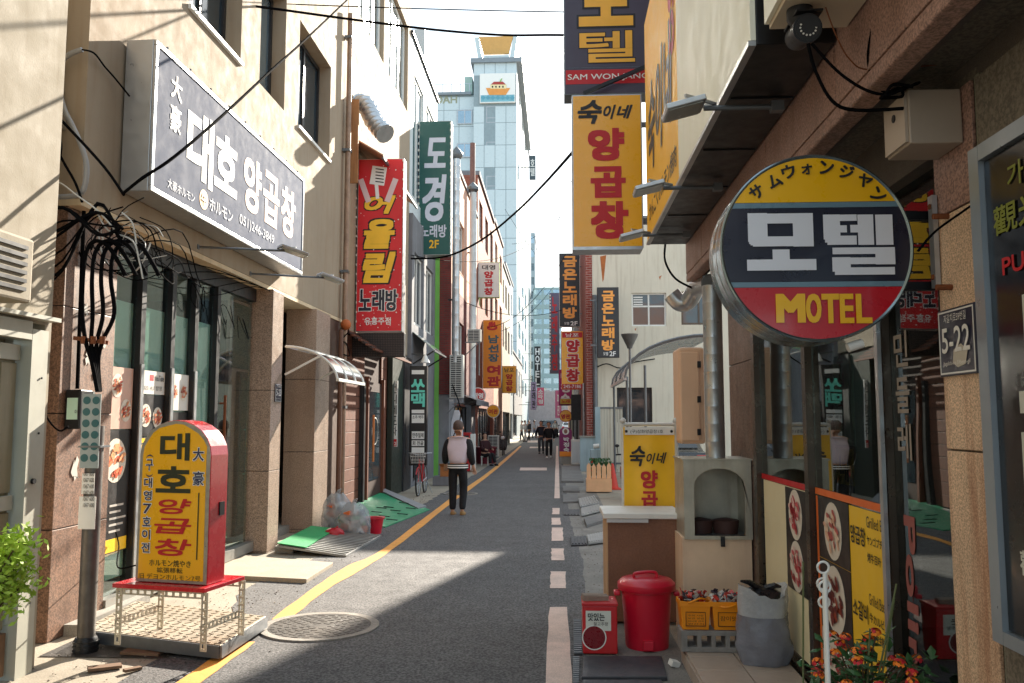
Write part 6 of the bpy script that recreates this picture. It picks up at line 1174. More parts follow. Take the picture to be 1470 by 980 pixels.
for k, (b, Y, mt, lab, ch, tm) in enumerate([((762, 548, 770, 588), 84, M('lilac_sign', (170, 150, 180), .5), 'slim lilac blade sign near the crossing', '고래관', BLACK), ((771, 556, 781, 582), 86, M('pink_sign', (226, 100, 130), .5), 'pink blade sign near the crossing', '소라정', SW), ((767, 497, 776, 555), 88, DARKM, 'narrow black vertical HOTEL sign before the far office block', 'HOTEL', SW)]):
    q = blade('blade_sign', lab, b, Y, .4, mt, STEELD, bracket=('l', 1.2)); tyv(ch, (b[0]+1.5, b[1]+2, b[2]-1.5, b[3]-2), Y, tm, q, .04)
# grey corner shop with an orange board
q = thing('corner_shop', 'grey corner building with an orange fascia at the crossing', 'building', (-5, 62, 0))
# ================================================================== tower with the ark picture
YT_ = 88.; PANEL = M('tower_tile', (196, 210, 214), .3, var=.05, scale=.4, spec=.6); JOINT = M('tower_joint', (140, 156, 162), .6)
q0 = q; bpy.data.objects.remove(q0)
t = thing('ark_tower', 'pale tiled tower with an ark picture and an orange roof funnel', 'tower', (-6.7, YT_, 0))
xa, xb = YP(679, 300, YT_).x, YP(742, 300, YT_).x; zt = YP(710, 84, YT_).z; xl = YP(612, 300, YT_).x; zl = YP(650, 128, YT_).z
B('core', JOINT, t, (xa+.02, YT_+.03, 0, xb-.02, YT_+36, zt-.3)); B('wing_core', JOINT, t, (xl, YT_+1.03, 0, xa-.03, YT_+20, zl-.3)); cols = 4; rz_ = [YP(710, y, YT_).z for y in (680, 640, 600, 563, 526, 490, 454, 418, 380, 342, 309, 272, 240, 208, 176, 152, 108, 88)]
wc = {(2, k) for k in range(2, 15, 2)}
for r_ in range(len(rz_)-1):
    z0_, z1_ = rz_[r_]+.03, rz_[r_+1]-.03
    for c in range(cols):
        xx0, xx1 = xa+(xb-xa)*c/cols+.03, xa+(xb-xa)*(c+1)/cols-.03
        if c == 1 and r_ in (3, 5, 7, 9, 11, 13, 14) : continue
        if r_ == 15 and 0 <= c: continue
        B('panel', PANEL, t, (xx0, YT_, z0_, xx1, YT_+.06, z1_))
for y0_, y1_ in ((152, 176), (203, 223), (252, 273), (305, 326), (360, 381), (414, 435), (468, 489)):
    p, s = YP(698, y1_, YT_), YP(714.5, y0_, YT_); window_y(t, YT_, p.x, p.z, s.x, s.z, ALU, GLASSB, 1, .09, .02, hsplit=.3); 
for (r_, z0_) in ((3, 0), (5, 0), (7, 0), (9, 0), (11, 0), (13, 0)): B('panel', PANEL, t, (xa+(xb-xa)/4+.03, YT_+.07, rz_[r_]+.03, xa+(xb-xa)/2-.03, YT_+.1, rz_[r_+1]-.03))
p, s = YP(689, 149, YT_), YP(740, 106, YT_); sg = B('picture_board', SW, t, (p.x, YT_-.3, p.z, s.x, YT_-.05, s.z)); B('sea', M('ark_sea', (120, 176, 190), .5, var=.2, scale=1.5), sg, (p.x+.1, YT_-.32, p.z+.1, s.x-.1, YT_-.305, p.z+.85))
def pk(pts, mat, nm, dy=.0): MB().prism([YP(x, y, YT_-.34-dy) for x, y in pts], (0, .012, 0)).build(nm, mat, sg)
pk([(697.5, 126), (702, 136), (726, 136), (732.5, 126)], M('ark_orange', (226, 150, 70), .5), 'ark_hull'); pk([(704, 127), (704, 121), (727, 121), (727, 127)], M('ark_cream', (236, 220, 170), .5), 'ark_cabin', .014); pk([(705, 121), (709, 117), (722, 117), (726, 121)], M('ark_red', (170, 60, 50), .5), 'ark_roof', .028)
for i in range(4): pk([(706+i*5, 125.5), (706+i*5, 123), (708+i*5, 123), (708+i*5, 125.5)], DARKM, 'ark_window', .03)
pk([(717, 117), (719, 113), (721, 112), (719, 117)], M('ark_leaf', (130, 180, 90), .5), 'ark_leaf', .03)
for i in range(7): pk([(690+i*7, 140), (693.5+i*7, 136.5), (697+i*7, 140), (693.5+i*7, 143)], M('ark_wave', (90, 156, 176), .5), 'wave', .002)
B('cornice', M('tower_cornice', (130, 140, 148), .5), t, (xa-.3, YT_-.3, zt-.5, xb+.6, YT_+30, zt)); f0 = [YP(x, y, YT_+1) for x, y in ((691, 80), (733, 80))]
za_, zb_ = zt, YP(700, 53, YT_+1).z; xL, xR = YP(681, 53, YT_+1).x, YP(743, 53, YT_+1).x; x2, x3 = YP(694, 80, YT_+1).x, YP(730, 80, YT_+1).x
MB().prism([(xL+.5, YT_+.9, zb_), (xR-.5, YT_+.9, zb_), (x3, YT_+1.4, za_+1.2), (x2, YT_+1.4, za_+1.2)], (0, .3, 0)).build('roof_funnel', M('funnel_orange', (214, 166, 96), .5, var=.08), t); MB().prism([(xL, YT_+1, zb_), (xL+.5, YT_+1, zb_), (x2, YT_+1.5, za_), (x2-.5, YT_+1.5, za_)], (0, 5, 0)).build('roof_frame', PANEL, t); MB().prism([(xR-.5, YT_+1, zb_), (xR, YT_+1, zb_), (x3+.5, YT_+1.5, za_), (x3, YT_+1.5, za_)], (0, 5, 0)).build('roof_frame', PANEL, t); B('roof_frame', PANEL, t, (x2, YT_+1.6, za_+.002, x3, YT_+6, za_+1.1))
nw = 3
for r_ in range(len(rz_)-2):
    z0_, z1_ = rz_[r_]+.03, min(rz_[r_+1]-.03, zl-.5)
    if z1_-z0_ < .5: continue
    for c in range(nw): B('panel', PANEL, t, (xl+(xa-xl)*c/nw+.03, YT_+1, z0_, xl+(xa-xl)*(c+1)/nw-.03, YT_+1.06, z1_))
for y0_, y1_ in ((157, 178), (205, 226), (256, 276)): p, s = YP(656, y1_, YT_+.9), YP(678, y0_, YT_+.9); window_y(t, YT_+.85, p.x, p.z, s.x, s.z, ALU, GLASSB, 2, .12, .02)
ty('NOAH', (612, 137, 656.5, 149), YT_+1, M('tower_gold_letter', (150, 154, 130), .4), t, .04); B('cornice', M('tower_cornice', (130, 140, 148)), t, (xl, YT_+.7, zl-.3, xa-.31, YT_+18, zl)); B('roof_hut', M('pale_green', (170, 196, 186), .5), t, (YP(667, 128, YT_+3).x, YT_+3, zl, YP(678, 128, YT_+3).x, YT_+6, YP(667, 110, YT_+3).z))
for k in range(5): MB().cyl((xl+.5+k*1.0, YT_+1.2, zl), (xl+.5+k*1.0, YT_+1.2, zl+1.1), .04, n=6).build('railing_post', STEEL, t)
B('railing', STEEL, t, (xl, YT_+1.17, zl+1.05, xa-.3, YT_+1.23, zl+1.12))
for k in range(12):                                                                     # side face towards the alley
    for j in range(3): B('side_window', GLASSB, t, (xb-.019, YT_+4+j*9, 5+k*3, xb+.03, YT_+8+j*9, 6.6+k*3))
q = blade('tower_hotel_sign', 'small dark vertical sign high on the far side of the pale tower', (760, 223, 769, 257), 96, .4, M('slate_sign', (70, 84, 92), .5), STEELD); tyv('호텔', (761.5, 227, 767.5, 253), 96, SW, q, .03); B('bracket', STEELD, q, (xb, 96.1, YP(760, 240, 96).z, YP(760, 240, 96).x, 96.2, YP(760, 240, 96).z+.1))
# glass tower and end blocks
q = thing('glass_tower', 'slim pale glass tower beside the ark tower', 'tower', (-6, 104, 0)); xx0, xx1 = YP(706, 400, 104).x, YP(759, 400, 104).x; hz = YP(740, 240, 104).z
B('core', JOINT, q, (-15, 130, 0, -5, 150, 20))
def office(label, b, Y, mat, nx_, nz_, zt_off=0, depth=20, name='office_block'):
    p, s = YP(b[0], 640, Y), YP(b[2], b[1], Y); q = thing(name, label, 'building', ((p.x+s.x)/2, Y, 0)); m = MB(); w_ = (s.x-p.x)/nx_; h_ = (s.z-6)/nz_; hs = []
    for i in range(nx_):
        for j in range(nz_): hs.append((p.x+w_*(i+.12), 6+h_*(j+.25), p.x+w_*(i+.88), 6+h_*(j+.78)))
    wall_y(m, Y, .3, p.x, s.x, 0, s.z, hs); m.build('wall', mat, q); B('core', GLASSD, q, (p.x+.1, Y+.6, 0, s.x-.1, Y+depth, s.z-.2)); B('roof', GRY, q, (p.x, Y+.31, s.z-.19, s.x, Y+depth, s.z))
    for a, bb, c, d_ in hs: B('window', GLASSB, q, (a, Y+.15, bb, c, Y+.2, d_)); 
    return q
bpy.data.objects.remove(q.children[0]); bpy.data.objects.remove(q)
FARB = M('far_block_tile', (170, 198, 202), .6, var=.05); office('pale blue grey office block closing the end of the alley', (766, 412, 806, 0), 150, FARB, 3, 11); office('pale glass tower beside the ark tower', (722, 190, 757, 0), 128, M('tower_side_tile', (190, 208, 212), .4, var=.05), 3, 14, name='glass_tower'); office('distant grey block behind the office block', (756, 334, 768, 0), 190, M('far_grey_block', (150, 168, 176), .7), 1, 12); office('low pale shop row at the crossing', (700, 560, 830, 0), 126, M('crossing_shops', (170, 160, 160), .7, var=.2), 6, 1)
# ================================================================== RIGHT, beyond the yard: white house and the row behind it
WHT = M('cream_white_render', (214, 206, 188), .85, var=.08, scale=.6, streak=.35, sc=(150, 130, 104), grime=.1, bump=.1)
YW = 31.; t = thing('white_house', 'cream white rendered house with rust stains behind the yard', 'building', (4, YW, 0))
x0 = YP(850, 400, YW).x; hs = []
def pxr(x0_, y0_, x1_, y1_, Y): p, s = YP(x0_, y1_, Y), YP(x1_, y0_, Y); return (p.x, p.z, s.x, s.z)
w1 = pxr(907, 420, 956, 468, YW); w2 = pxr(972, 418, 1012, 466, YW); w3 = pxr(886, 556, 936, 606, YW)
m = MB(); wall_y(m, YW, .3, x0, 4.47, 0, 9.25, [w1, w3]); m.build('wall', WHT, t); m = MB(); wall_y(m, YW, .3, 4.472, 14, 0, 13.8, [(w2[0] if w2[0] > 4.5 else 4.6, w2[1], 5.9, w2[3])]); m.build('tall_wall', WHT, t)  # unseen upper heights set so their shadow edges land on the road
B('core', GRY, t, (x0+.05, YW+1.2, 0, 4.4, YW+10, 9.2)); MB().prism([(4.55, YW+.32, 0), (14, YW+.32, 0), (14, YW+12, 0), (7.9, YW+12, 0)], (0, 0, 13.75)).build('tall_core', GRY, t); B('room_back', INTER, t, (x0+.1, YW+.9, 0, 6.5, YW+1.0, 9.1))  # tall slanted block is unseen, shaped to bound the sun patch on the road
window_y(t, YW, *w1, WHITE, GLASSD, 2, .06, .08, hsplit=.6); window_y(t, YW, 4.62, w2[1]+.02, 5.88, w2[3]-.02, BRZ, GLASSD, 2, .06, .08); window_y(t, YW, *w3, ALUD, GLASSD, 1, .08, .15)
for k in range(4): B('vent_louvre', WHITE, t, (w1[0]+.08, YW+.07, w1[3]-.18-k*.09, w1[0]+.42, YW+.078, w1[3]-.13-k*.09))
BRY = brickmat('brick_corner', (150, 66, 52), (126, 52, 44), (170, 150, 140), 'y', .25, .09)
B('brick_corner', BRY, t, (x0-.24, YW-.03, 0, x0-.003, YW+.3, 9.3)); B('brick_side', brickmat('brick_side', (126, 56, 48), (108, 46, 42), (120, 100, 92)), t, (x0-.24, YW+.302, 0, x0-.003, YW+10, 9.3)); B('parapet', GRY, t, (x0-.26, YW-.06, 9.305, 4.46, YW+.4, 9.4))
px_ = YP(852, 500, YW-.12).x; MB().cyl((px_+.05, YW-.12, .9), (px_+.05, YW-.12, 6.4), .09, n=14).build('downpipe', STEELD, t, smooth=True)
RS = M('rust_run', (176, 104, 58), .9, var=.3, scale=6)
for (xx, y0_, y1_, w_) in ((866, 366, 405, .1), (948, 395, 402, .05), (913, 470, 475, .05)): p, s = YP(xx, y1_, YW), YP(xx, y0_, YW); MB().prism([(p.x-w_*.25, YW-.003, p.z), (p.x+w_*.2, YW-.003, p.z+.1), (p.x+w_*1.2, YW-.003, s.z), (p.x-w_*1.1, YW-.003, s.z-.05)], (0, .002, 0)).build('rust_stain', RS, t)
cable('black cable looping across the cream white house', smoothpts([YP(851, 530, YW-.1), YP(870, 522, YW-.1), YP(890, 528, YW-.1), YP(910, 520, YW-.1), YP(940, 515, YW-.1)]), .02, CABLE, None)
q = blade('blade_sign', 'black karaoke board with orange letters fixed to the cream white house', (858, 412, 888, 513), YW-.9, .25, M('karaoke_charcoal', (46, 48, 52), .5, var=.1), DARKM, bracket=('l', .25)); OL = M('karaoke_orange', (246, 164, 70), .4); tyv('금은노래방', (864, 416, 882, 504), YW-.9, OL, q, .05); ty('2F', (875, 504, 884, 511), YW-.9, SW, q, .03); ty('모텔', (866, 505, 873, 510), YW-.9, SW, q, .01)
q = blade('blade_sign', 'black karaoke board with orange letters hung high over the alley', (803, 363, 832, 469), 36.2, .3, MATS['karaoke_charcoal'], WHITE, bracket=('r', .3)); tyv('금은노래방', (808, 366, 828, 458), 36.2, OL, q, .05); ty('2F', (819, 461, 829, 467), 36.2, SW, q, .03); ty('모텔', (810, 462, 817, 466), 36.2, SW, q, .01)
q = blade('blade_sign', 'yellow blade sign with red letters and red ends below the high karaoke board', (806, 475, 837, 559), 34.4, .3, SYEL, REDP, bracket=('r', .25)); tyv('양곱창', (813, 486, 832, 549), 34.4, REDP, q, .05, out=(SW, .05))
for y0_, y1_ in ((476.5, 484.5), (551, 558)): a_ = pxr(807, y0_, 836, y1_, 34.39); B('red_band', REDP, q, (a_[0], 34.39, a_[1], a_[2], 34.395, a_[3]))
ty('남포', (812, 478, 831, 483.5), 34.387, SW, q, .02); ty('245-7186', (809, 552, 834, 557), 34.387, SW, q, .02)
RDB = M('dark_red_tile', (116, 62, 58), .6, var=.15, streak=.25, sc=(70, 44, 42))
row_building('dark red tiled building behind the high karaoke board', 1.35, 41.2, 52, 11.0, RDB, -1, 3, 3); row_building('grey building further along on the karaoke side', 1.3, 52.2, 66, 10.2, GRY, -1, 2, 3); row_building('pale shop building nearing the crossing on the karaoke side', 1.35, 66.2, 84, 9.5, BEIGE2, -1, 2, 4); row_building('low beige shop row just before the crossing', 1.35, 84.2, 106, 8, PINKP, -1, 2, 4)
for k, (b, Y, mt, lab, ch, tm) in enumerate([((789, 420, 803, 536), 62, M('grey_checker_sign', (92, 84, 104), .5), 'long grey purple blade sign with red letters half hidden by yellow sign', '노래주점', REDP), ((802, 530, 821, 582), 43, M('magenta_sign', (170, 30, 110), .5), 'magenta blade sign behind the yellow blade sign', '박정숙', SW), ((797, 560, 806, 600), 70, M('pink_sign2', (206, 110, 150), .5), 'pink blade sign nearing the crossing', '미진', SW)]):
    q = blade('blade_sign', lab, b, Y, .4, mt, STEELD, bracket=('r', .6)); tyv(ch, (b[0]+3, b[1]+4, b[2]-3, b[3]-3), Y, tm, q, .05)
    if k == 0:
        for j in range(24): p = YP(789.8, 424+j*4.6, Y-.01); MB().obox(p, (.09, .03, .12)).build('edge_bulb', MATS['edge_bulb'], q)
q = blade('blade_sign', 'small gold blade sign under the magenta one', (804, 572, 820, 580), 42.8, .3, M('gold_sign', (200, 170, 60), .5), STEELD); ty('노래', (806, 573.5, 818, 578.5), 42.8, REDP, q, .03)
round_sign(812, 597, 9, 40, SYEL, REDP, 'round yellow sign with a red band on the karaoke side', '명관', REDP, side='r')
q = thing('loudspeaker', 'tall black loudspeaker box hung on the karaoke side of the alley', 'loudspeaker', YP(827, 603, 33)); a_ = pxr(820, 566, 834, 603, 33); B('cabinet', BLACK, q, (a_[0], 33, a_[1], a_[2], 33.35, a_[3]), bev=.01); B('grille', M('speaker_grille', (30, 30, 32), .7), q, (a_[0]+.02, 32.99, a_[1]+.02, a_[2]-.02, 32.998, a_[3]-.02)); B('bracket', STEELD, q, (a_[2], 33.1, a_[3]-.2, a_[2]+.4, 33.15, a_[3]-.15))
for k, x in enumerate((838, 842.5)): p = YP(x, 590, 32.5); q = thing('steel_post', ['slim steel post beside the loudspeaker', 'second slim steel post beside the brick corner'][k], 'post', (p.x, 32.5, 0)); MB().cyl((p.x, 32.5, 0), (p.x, 32.5, 3.2), .05, n=10).build('tube', STEEL, q, smooth=True); MB().cyl((p.x, 32.5, 0), (p.x, 32.5, .05), .1, n=10).build('foot', STEELD, q)
# purple standing sign, appliance boxes, pale blue wall, gate
a_ = pxr(803, 613, 821, 655, 34.2); q = thing('purple_standing_sign', 'purple arched standing sign with an orange foot on the karaoke side', 'sign', (a_[0], 34.2, 0)); wv = a_[2]-a_[0]
arc_ = [(a_[0], a_[1]), (a_[2], a_[1])]+[((a_[0]+a_[2])/2+wv/2*math.cos(math.pi*i/10), a_[3]-wv*.35+wv*.35*math.sin(math.pi*i/10)) for i in range(11)]
MB().prism([(x, 34.2, z) for x, z in arc_], (0, .2, 0)).build('casing', M('purple_sign', (132, 24, 96), .4), q); B('orange_foot', OSG, q, (a_[0]+.01, 34.19, a_[1], a_[2]-.01, 34.198, a_[1]+.2)); pc_ = YP(812, 619, 34.19); MB().lathe((pc_.x, 34.195, pc_.z), [(.14, 0), (.14, -.004)], 20, 'y').build('portrait_disc', SW, q); MB().ell((pc_.x, 34.185, pc_.z), (.07, .005, .09)).build('portrait', M('portrait_tone', (150, 110, 96), .6), q); tyv('박정숙', (809, 627, 817, 649), 34.195, SW, q, .03); B('base', CONC, q, (a_[0]+.05, 34.22, 0, a_[2]-.05, 34.38, a_[1]-.002))
a_ = pxr(820, 631, 834, 661, 33.4); q = thing('white_appliance', 'white appliance box beside the purple standing sign', 'appliance', (a_[0], 33.4, 0)); B('body', WHITE, q, (a_[0], 33.4, .02, a_[2], 33.8, a_[3]), bev=.02); B('panel', PALE, q, (a_[0]+.03, 33.385, .1, a_[2]-.03, 33.398, a_[3]-.08))
a_ = pxr(833, 628, 862, 668, 29.5); b2 = pxr(855, 584, 862, 668, 29.5); q = thing('pale_blue_wall', 'low pale blue rendered wall with a taller end before the white house', 'wall', (a_[0], 29.5, 0)); PB2 = M('pale_blue_render', (164, 182, 188), .85, var=.1, streak=.3, sc=(110, 116, 116)); B('low_part', PB2, q, (a_[0], 29.5, 0, b2[0], 29.75, a_[3])); B('tall_part', PB2, q, (b2[0]+.002, 29.48, 0, b2[2], 29.77, b2[3])); B('coping', CONC, q, (a_[0]-.03, 29.46, a_[3]+.002, b2[0]-.005, 29.79, a_[3]+.06))
a_ = pxr(848, 645, 862, 664, 28.9); q = thing('utility_cabinet', 'small pale utility cabinet with a white pipe before the blue wall', 'cabinet', (a_[0], 28.9, 0)); B('body', PB2, q, (a_[0], 28.9, 0, a_[2], 29.2, a_[3]), bev=.02); MB().cyl((a_[0]+.1, 28.95, a_[3]+.1), (a_[0]+.3, 28.95, a_[3]+.12), .08, n=12).build('white_pipe', WHITE, q, smooth=True)
a_ = pxr(862, 584, 894, 650, 28.5); q = thing('metal_gate', 'pale corrugated gate panel with rust marks before the white house', 'gate', (a_[0], 28.5, 0)); GATE = M('gate_cream', (190, 184, 168), .6, var=.12, streak=.4, sc=(150, 104, 66))
for i in range(8): w_ = (a_[2]-a_[0])/8; B('slat', GATE, q, (a_[0]+w_*i+.01, 28.5+.02*(i % 2), .05, a_[0]+w_*(i+1)-.01, 28.54+.02*(i % 2), a_[3]))
B('rail', STEELD, q, (a_[0], 28.48, a_[3]-.06, a_[2], 28.498, a_[3]), (a_[0], 28.48, .3, a_[2], 28.498, .36))
# wooden planter, striped post, cone, scooter
a_ = pxr(842, 663, 878, 703, 20.9); q = thing('picket_planter', 'peach wooden planter with picket boards and green plants', 'planter', (a_[0], 20.9, 0)); PEA = M('peach_wood', (232, 184, 140), .6, var=.1, scale=6)
B('trough', PEA, q, (a_[0], 20.9, .03, a_[2], 21.3, .34))
for i in range(5):
    w_ = (a_[2]-a_[0])/5; xx = a_[0]+w_*i; MB().prism([(xx+.01, 20.96, .345), (xx+w_-.012, 20.96, .345), (xx+w_-.012, 20.96, .66-.03*(i % 2)), (xx+w_/2, 20.96, .74-.03*(i % 2)), (xx+.01, 20.96, .66-.03*(i % 2))], (0, .02, 0)).build('picket', PEA, q)
lf = MB(); rb = random.Random(2)
for k in range(260): c = Vector((rb.uniform(a_[0]+.1, a_[2]), rb.uniform(21.02, 21.28), rb.uniform(.36, .82))); d1 = Vector((rb.uniform(-1, 1), rb.uniform(-1, 1), rb.uniform(0, 1.2))).normalized()*.06; d2 = d1.cross(Vector((rb.uniform(-1, 1), 1, 0))).normalized()*.025; lf.quad(c-d1, c+d2, c+d1, c-d2)
tag(lf.build('foliage', LEAF, q), kind='stuff')
p = GP(852, 704); q = thing('striped_post', 'leaning red post with white reflective bands at the planter', 'post', p)
for k in range(6): z0_, z1_ = .04+k*.13, .04+(k+1)*.13; MB().cyl(p+Vector((-.03*z0_, 0, z0_)), p+Vector((-.03*z1_, 0, z1_)), .045, n=14).build('band', WHITE if k in (2, 4) else M('post_red', (176, 40, 34), .5), q, smooth=True)
MB().cyl(p, p+Vector((0, 0, .04)), .12, .1, 18).build('foot', MATS['post_red'], q)
p = GP(879, 702); q = thing('traffic_cone', 'red orange traffic cone between the planter and the yellow banner', 'cone', p); MB().lathe(p, [(.19, .03), (.16, .05), (.05, .62), (.03, .66)], 20).build('cone', M('cone_red', (206, 56, 34), .5), q, smooth=True); B('foot', MATS['cone_red'], q, (p.x-.22, p.y-.22, 0, p.x+.22, p.y+.22, .03))
def scooter(x, y, label, col, s=1):
    q = thing('scooter', label, 'scooter', (x, y, 0)); r = .24; wheel(Vector((x, y, r)), r, q); wheel(Vector((x, y+1.2*s, r)), r, q); MC = M('scooter_%d_%d_%d' % col, col, .3, coat=.4)
    MB().prism([(x-.16, y+.5, .3), (x-.16, y+1.35, .42), (x-.16, y+1.4, .72), (x-.16, y+.7, .72), (x-.16, y+.45, .4)], (.32, 0, 0)).build('body', MC, q, bev=.05); MB().prism([(x-.2, y+.05, .35), (x-.2, y+.2, .3), (x-.2, y+.2, .85), (x-.2, y+.08, .95)], (.4, 0, 0)).build('leg_shield', MC, q, bev=.04); B('floor_board', DARKM, q, (x-.15, y+.15, .26, x+.15, y+.6, .31)); MB().ell((x, y+1.0, .77), (.17, .38, .08)).build('seat', BLACK, q, smooth=True); MB().tube(smoothpts([(x-.32, y+.25, 1.02), (x-.15, y+.14, 1.03), (x, y+.1, 1.0), (x+.15, y+.14, 1.03), (x+.32, y+.25, 1.02)]), .018, 8).build('handlebar', DARKM, q, smooth=True); MB().ell((x, y+.03, .88), (.1, .07, .1)).build('headlight', SW, q, smooth=True); MB().cyl((x, y+.12, .95), (x, y, .24), .03, n=8).build('fork', STEELD, q)
    for s_ in (-1, 1): MB().cyl((x+.28*s_, y+.2, 1.02), (x+.3*s_, y+.18, 1.2), .008, n=5).build('mirror_stem', DARKM, q); MB().ell((x+.3*s_, y+.18, 1.22), (.05, .015, .035)).build('mirror', DARKM, q)
scooter(1.62, 18.6, 'red delivery scooter behind the yellow banner stand', (190, 40, 34)); scooter(-2.95, 38.8, 'orange scooter parked by the bend of the orange line', (214, 120, 50)); scooter(-2.75, 42.2, 'dark scooter parked behind the orange scooter', (50, 46, 46))
# carport canopy and funnel lamp in the yard
q = thing('carport', 'curved dark carport canopy on thin steel posts in the yard', 'canopy', (2.2, 20, 0))
def carc(y, k=8): return [(1.50+1.9*(1-math.cos(i/k*1.5708)), y, 2.70+.95*math.sin(i/k*1.5708)) for i in range(k+1)]
CSH = M('carport_sheet', (84, 98, 112), .25, var=.1, spec=.7)
for k in range(3): y0_, y1_ = 18.6+k*1.5+.02, 20.1+k*1.5-.02; A_, B2 = carc(y0_), carc(y1_); m = MB(); m.add(A_+B2+[(a, b, c-.03) for a, b, c in A_+B2], [(i, i+1, 10+i, 9+i) for i in range(8)]+[(18+i, 27+i, 28+i, 19+i) for i in range(8)]+[(i, 18+i, 19+i, i+1) for i in range(8)]); m.build('canopy_sheet', CSH, q, smooth=True)
for k in range(4): MB().tube([(a, b, c+.02) for a, b, c in carc(18.6+k*1.5)], .03, 6).build('rib', STEELD, q)
for i in (0, 8): MB().bar(Vector(carc(18.6)[i]), Vector(carc(23.1)[i]), .07).build('rail', STEEL, q)
for (x, y) in ((1.55, 18.7), (1.95, 18.7), (1.55, 23.0), (3.2, 23.0)): MB().cyl((x, y, 0), (x, y, 2.75 if x < 1.6 else 3.0), .03, n=8).build('post', STEELD, q)
p = YP(904, 500, 17.5); q = thing('funnel_lamp', 'funnel shaped steel lamp on a thin post before the white house', 'lamp', (p.x, 17.5, 0)); MB().cyl((p.x, 17.5, 0), (p.x, 17.5, p.z), .025, n=10).build('post', STEELD, q, smooth=True); MB().lathe((p.x, 17.5, p.z), [(.05, 0), (.07, .06), (.17, .26), (.18, .3), (.02, .31)], 20).build('lamp_shade', STEELD, q, smooth=True)
# cars
def car(x0, y0, w_, l_, h_, col, label, suv=False, name='parked_car'):
    q = thing(name, label, 'car', (x0+w_/2, y0, 0)); BM = M('car_%d_%d_%d' % col, col, .25, .3, var=.03, coat=.8); CG = M('car_glass', (20, 24, 28), .05, spec=.9)
    hood = .62*h_
    prof = [(0, .25), (0, .58*h_), (.04*l_, .66*h_), (.13*l_, .97*h_), (.3*l_, h_), (.52*l_, .97*h_), (.68*l_, hood), (.95*l_, .52*h_), (l_, .42*h_), (l_, .25)] if suv else [(0, .25), (0, .5*h_), (.03*l_, .62*h_), (.14*l_, .66*h_), (.26*l_, .96*h_), (.4*l_, h_), (.55*l_, .96*h_), (.72*l_, .64*h_), (.96*l_, .5*h_), (l_, .4*h_), (l_, .25)]
    n_ = len(prof); m = MB(); inset = [(.0 if z < .62*h_ else .11*(z/h_-.6)/.4*w_) for _, z in prof]; Lf = [(x0+i_, y0+y, z) for (y, z), i_ in zip(prof, inset)]; Rt = [(x0+w_-i_, y0+y, z) for (y, z), i_ in zip(prof, inset)]
    m.add(Lf+Rt, [tuple(range(n_)), tuple(range(2*n_-1, n_-1, -1))]+[(i, n_+i, n_+(i+1) % n_, (i+1) % n_) for i in range(n_)]); m.build('body', BM, q, bev=.05, smooth=True)
    ra, rb_ = (prof[2], prof[3]) if suv else (prof[3], prof[4]); f_ = lambda t_, s_, off: Vector((x0+w_/2+s_*(w_/2-.16-.05*t_), y0+ra[0]+(rb_[0]-ra[0])*t_-off, ra[1]+(rb_[1]-ra[1])*t_+off*.4)); MB().prism([f_(.12, -1, .012), f_(.12, 1, .012), f_(.88, .92, .012), f_(.88, -.92, .012)], (0, .006, 0)).build('rear_window', CG, q)
    for s_ in (0, 1):
        xs = x0+.02 if s_ == 0 else x0+w_-.02; sg_ = -1 if s_ == 0 else 1; MB().prism([(xs+(-sg_)*.03, y0+.2*l_, .66*h_), (xs-sg_*.03, y0+.64*l_, .66*h_), (xs-sg_*.15, y0+.52*l_, .9*h_), (xs-sg_*.15, y0+.3*l_, .9*h_)], (sg_*.03, 0, 0)).build('side_window', CG, q)
        MB().box(xs-sg_*.3, y0-.02, .46*h_, xs-sg_*.0, y0+.05, .58*h_).build('tail_light', M('tail_light_red', (190, 16, 20), .2, coat=.6), q, bev=.02)
        for yy in (.19*l_, .8*l_):
            wq = MB().lathe((xs-sg_*.1, y0+yy, .31), [(.2, -.11), (.31, -.1), (.31, .1), (.2, .11)], 24, 'x').build('wheel', BLACK, q, smooth=True); MB().lathe((xs-sg_*.1, y0+yy, .31), [(.19, -.115), (.19, .115)], 16, 'x').build('rim', STEEL, wq)
        MB().ell((xs+sg_*.08, y0+.62*l_, .68*h_), (.09, .06, .07)).build('mirror', BM, q, smooth=True)
    B('number_plate', SW, q, (x0+w_/2-.25, y0-.015, .44*h_, x0+w_/2+.25, y0-.004, .52*h_)); B('bumper', DARKM, q, (x0+.04, y0-.04, .26, x0+w_-.04, y0+.02, .4), bev=.02)
car(2.3, 22.9, 1.75, 4.4, 1.46, (26, 28, 34), 'dark car parked in the yard behind the yellow banner')
car(-1.75, 86, 1.85, 4.5, 1.75, (22, 22, 26), 'black car driving away near the crossing', True, 'moving_car')
car(.6, 113, 1.75, 4.3, 1.5, (196, 198, 200), 'silver car waiting at the crossing', False, 'waiting_car')
# ================================================================== people
def skinned(nodes, edges, sub=2, root=0):
    me = bpy.data.meshes.new('s'); me.from_pydata([n[0] for n in nodes], edges, []); ob = bpy.data.objects.new('s', me)
    sk = ob.modifiers.new('skin', 'SKIN'); sk.use_smooth_shade = True
    for i, n in enumerate(nodes):
        v = me.skin_vertices[0].data[i]; r = n[1]; v.radius = (r, r) if not isinstance(r, tuple) else r; v.use_root = (i == root)
    s2 = ob.modifiers.new('sub', 'SUBSURF'); s2.levels = sub; s2.render_levels = sub
    out = evaluated(ob); bpy.data.objects.remove(ob); return out
def put(me, name, mat, parent, rotz, s):
    me.materials.clear(); me.materials.append(mat); me.transform(Matrix.Rotation(rotz, 4, 'Z') @ Matrix.Scale(s, 4))
    for p in me.polygons: p.use_smooth = True
    o = bpy.data.objects.new(name, me); COL.objects.link(o); o.parent = parent; return o
SKINT = M('skin_tone', (196, 150, 124), .5, var=.06, scale=12); HAIR = M('black_hair', (26, 22, 22), .5, var=.2, scale=40)
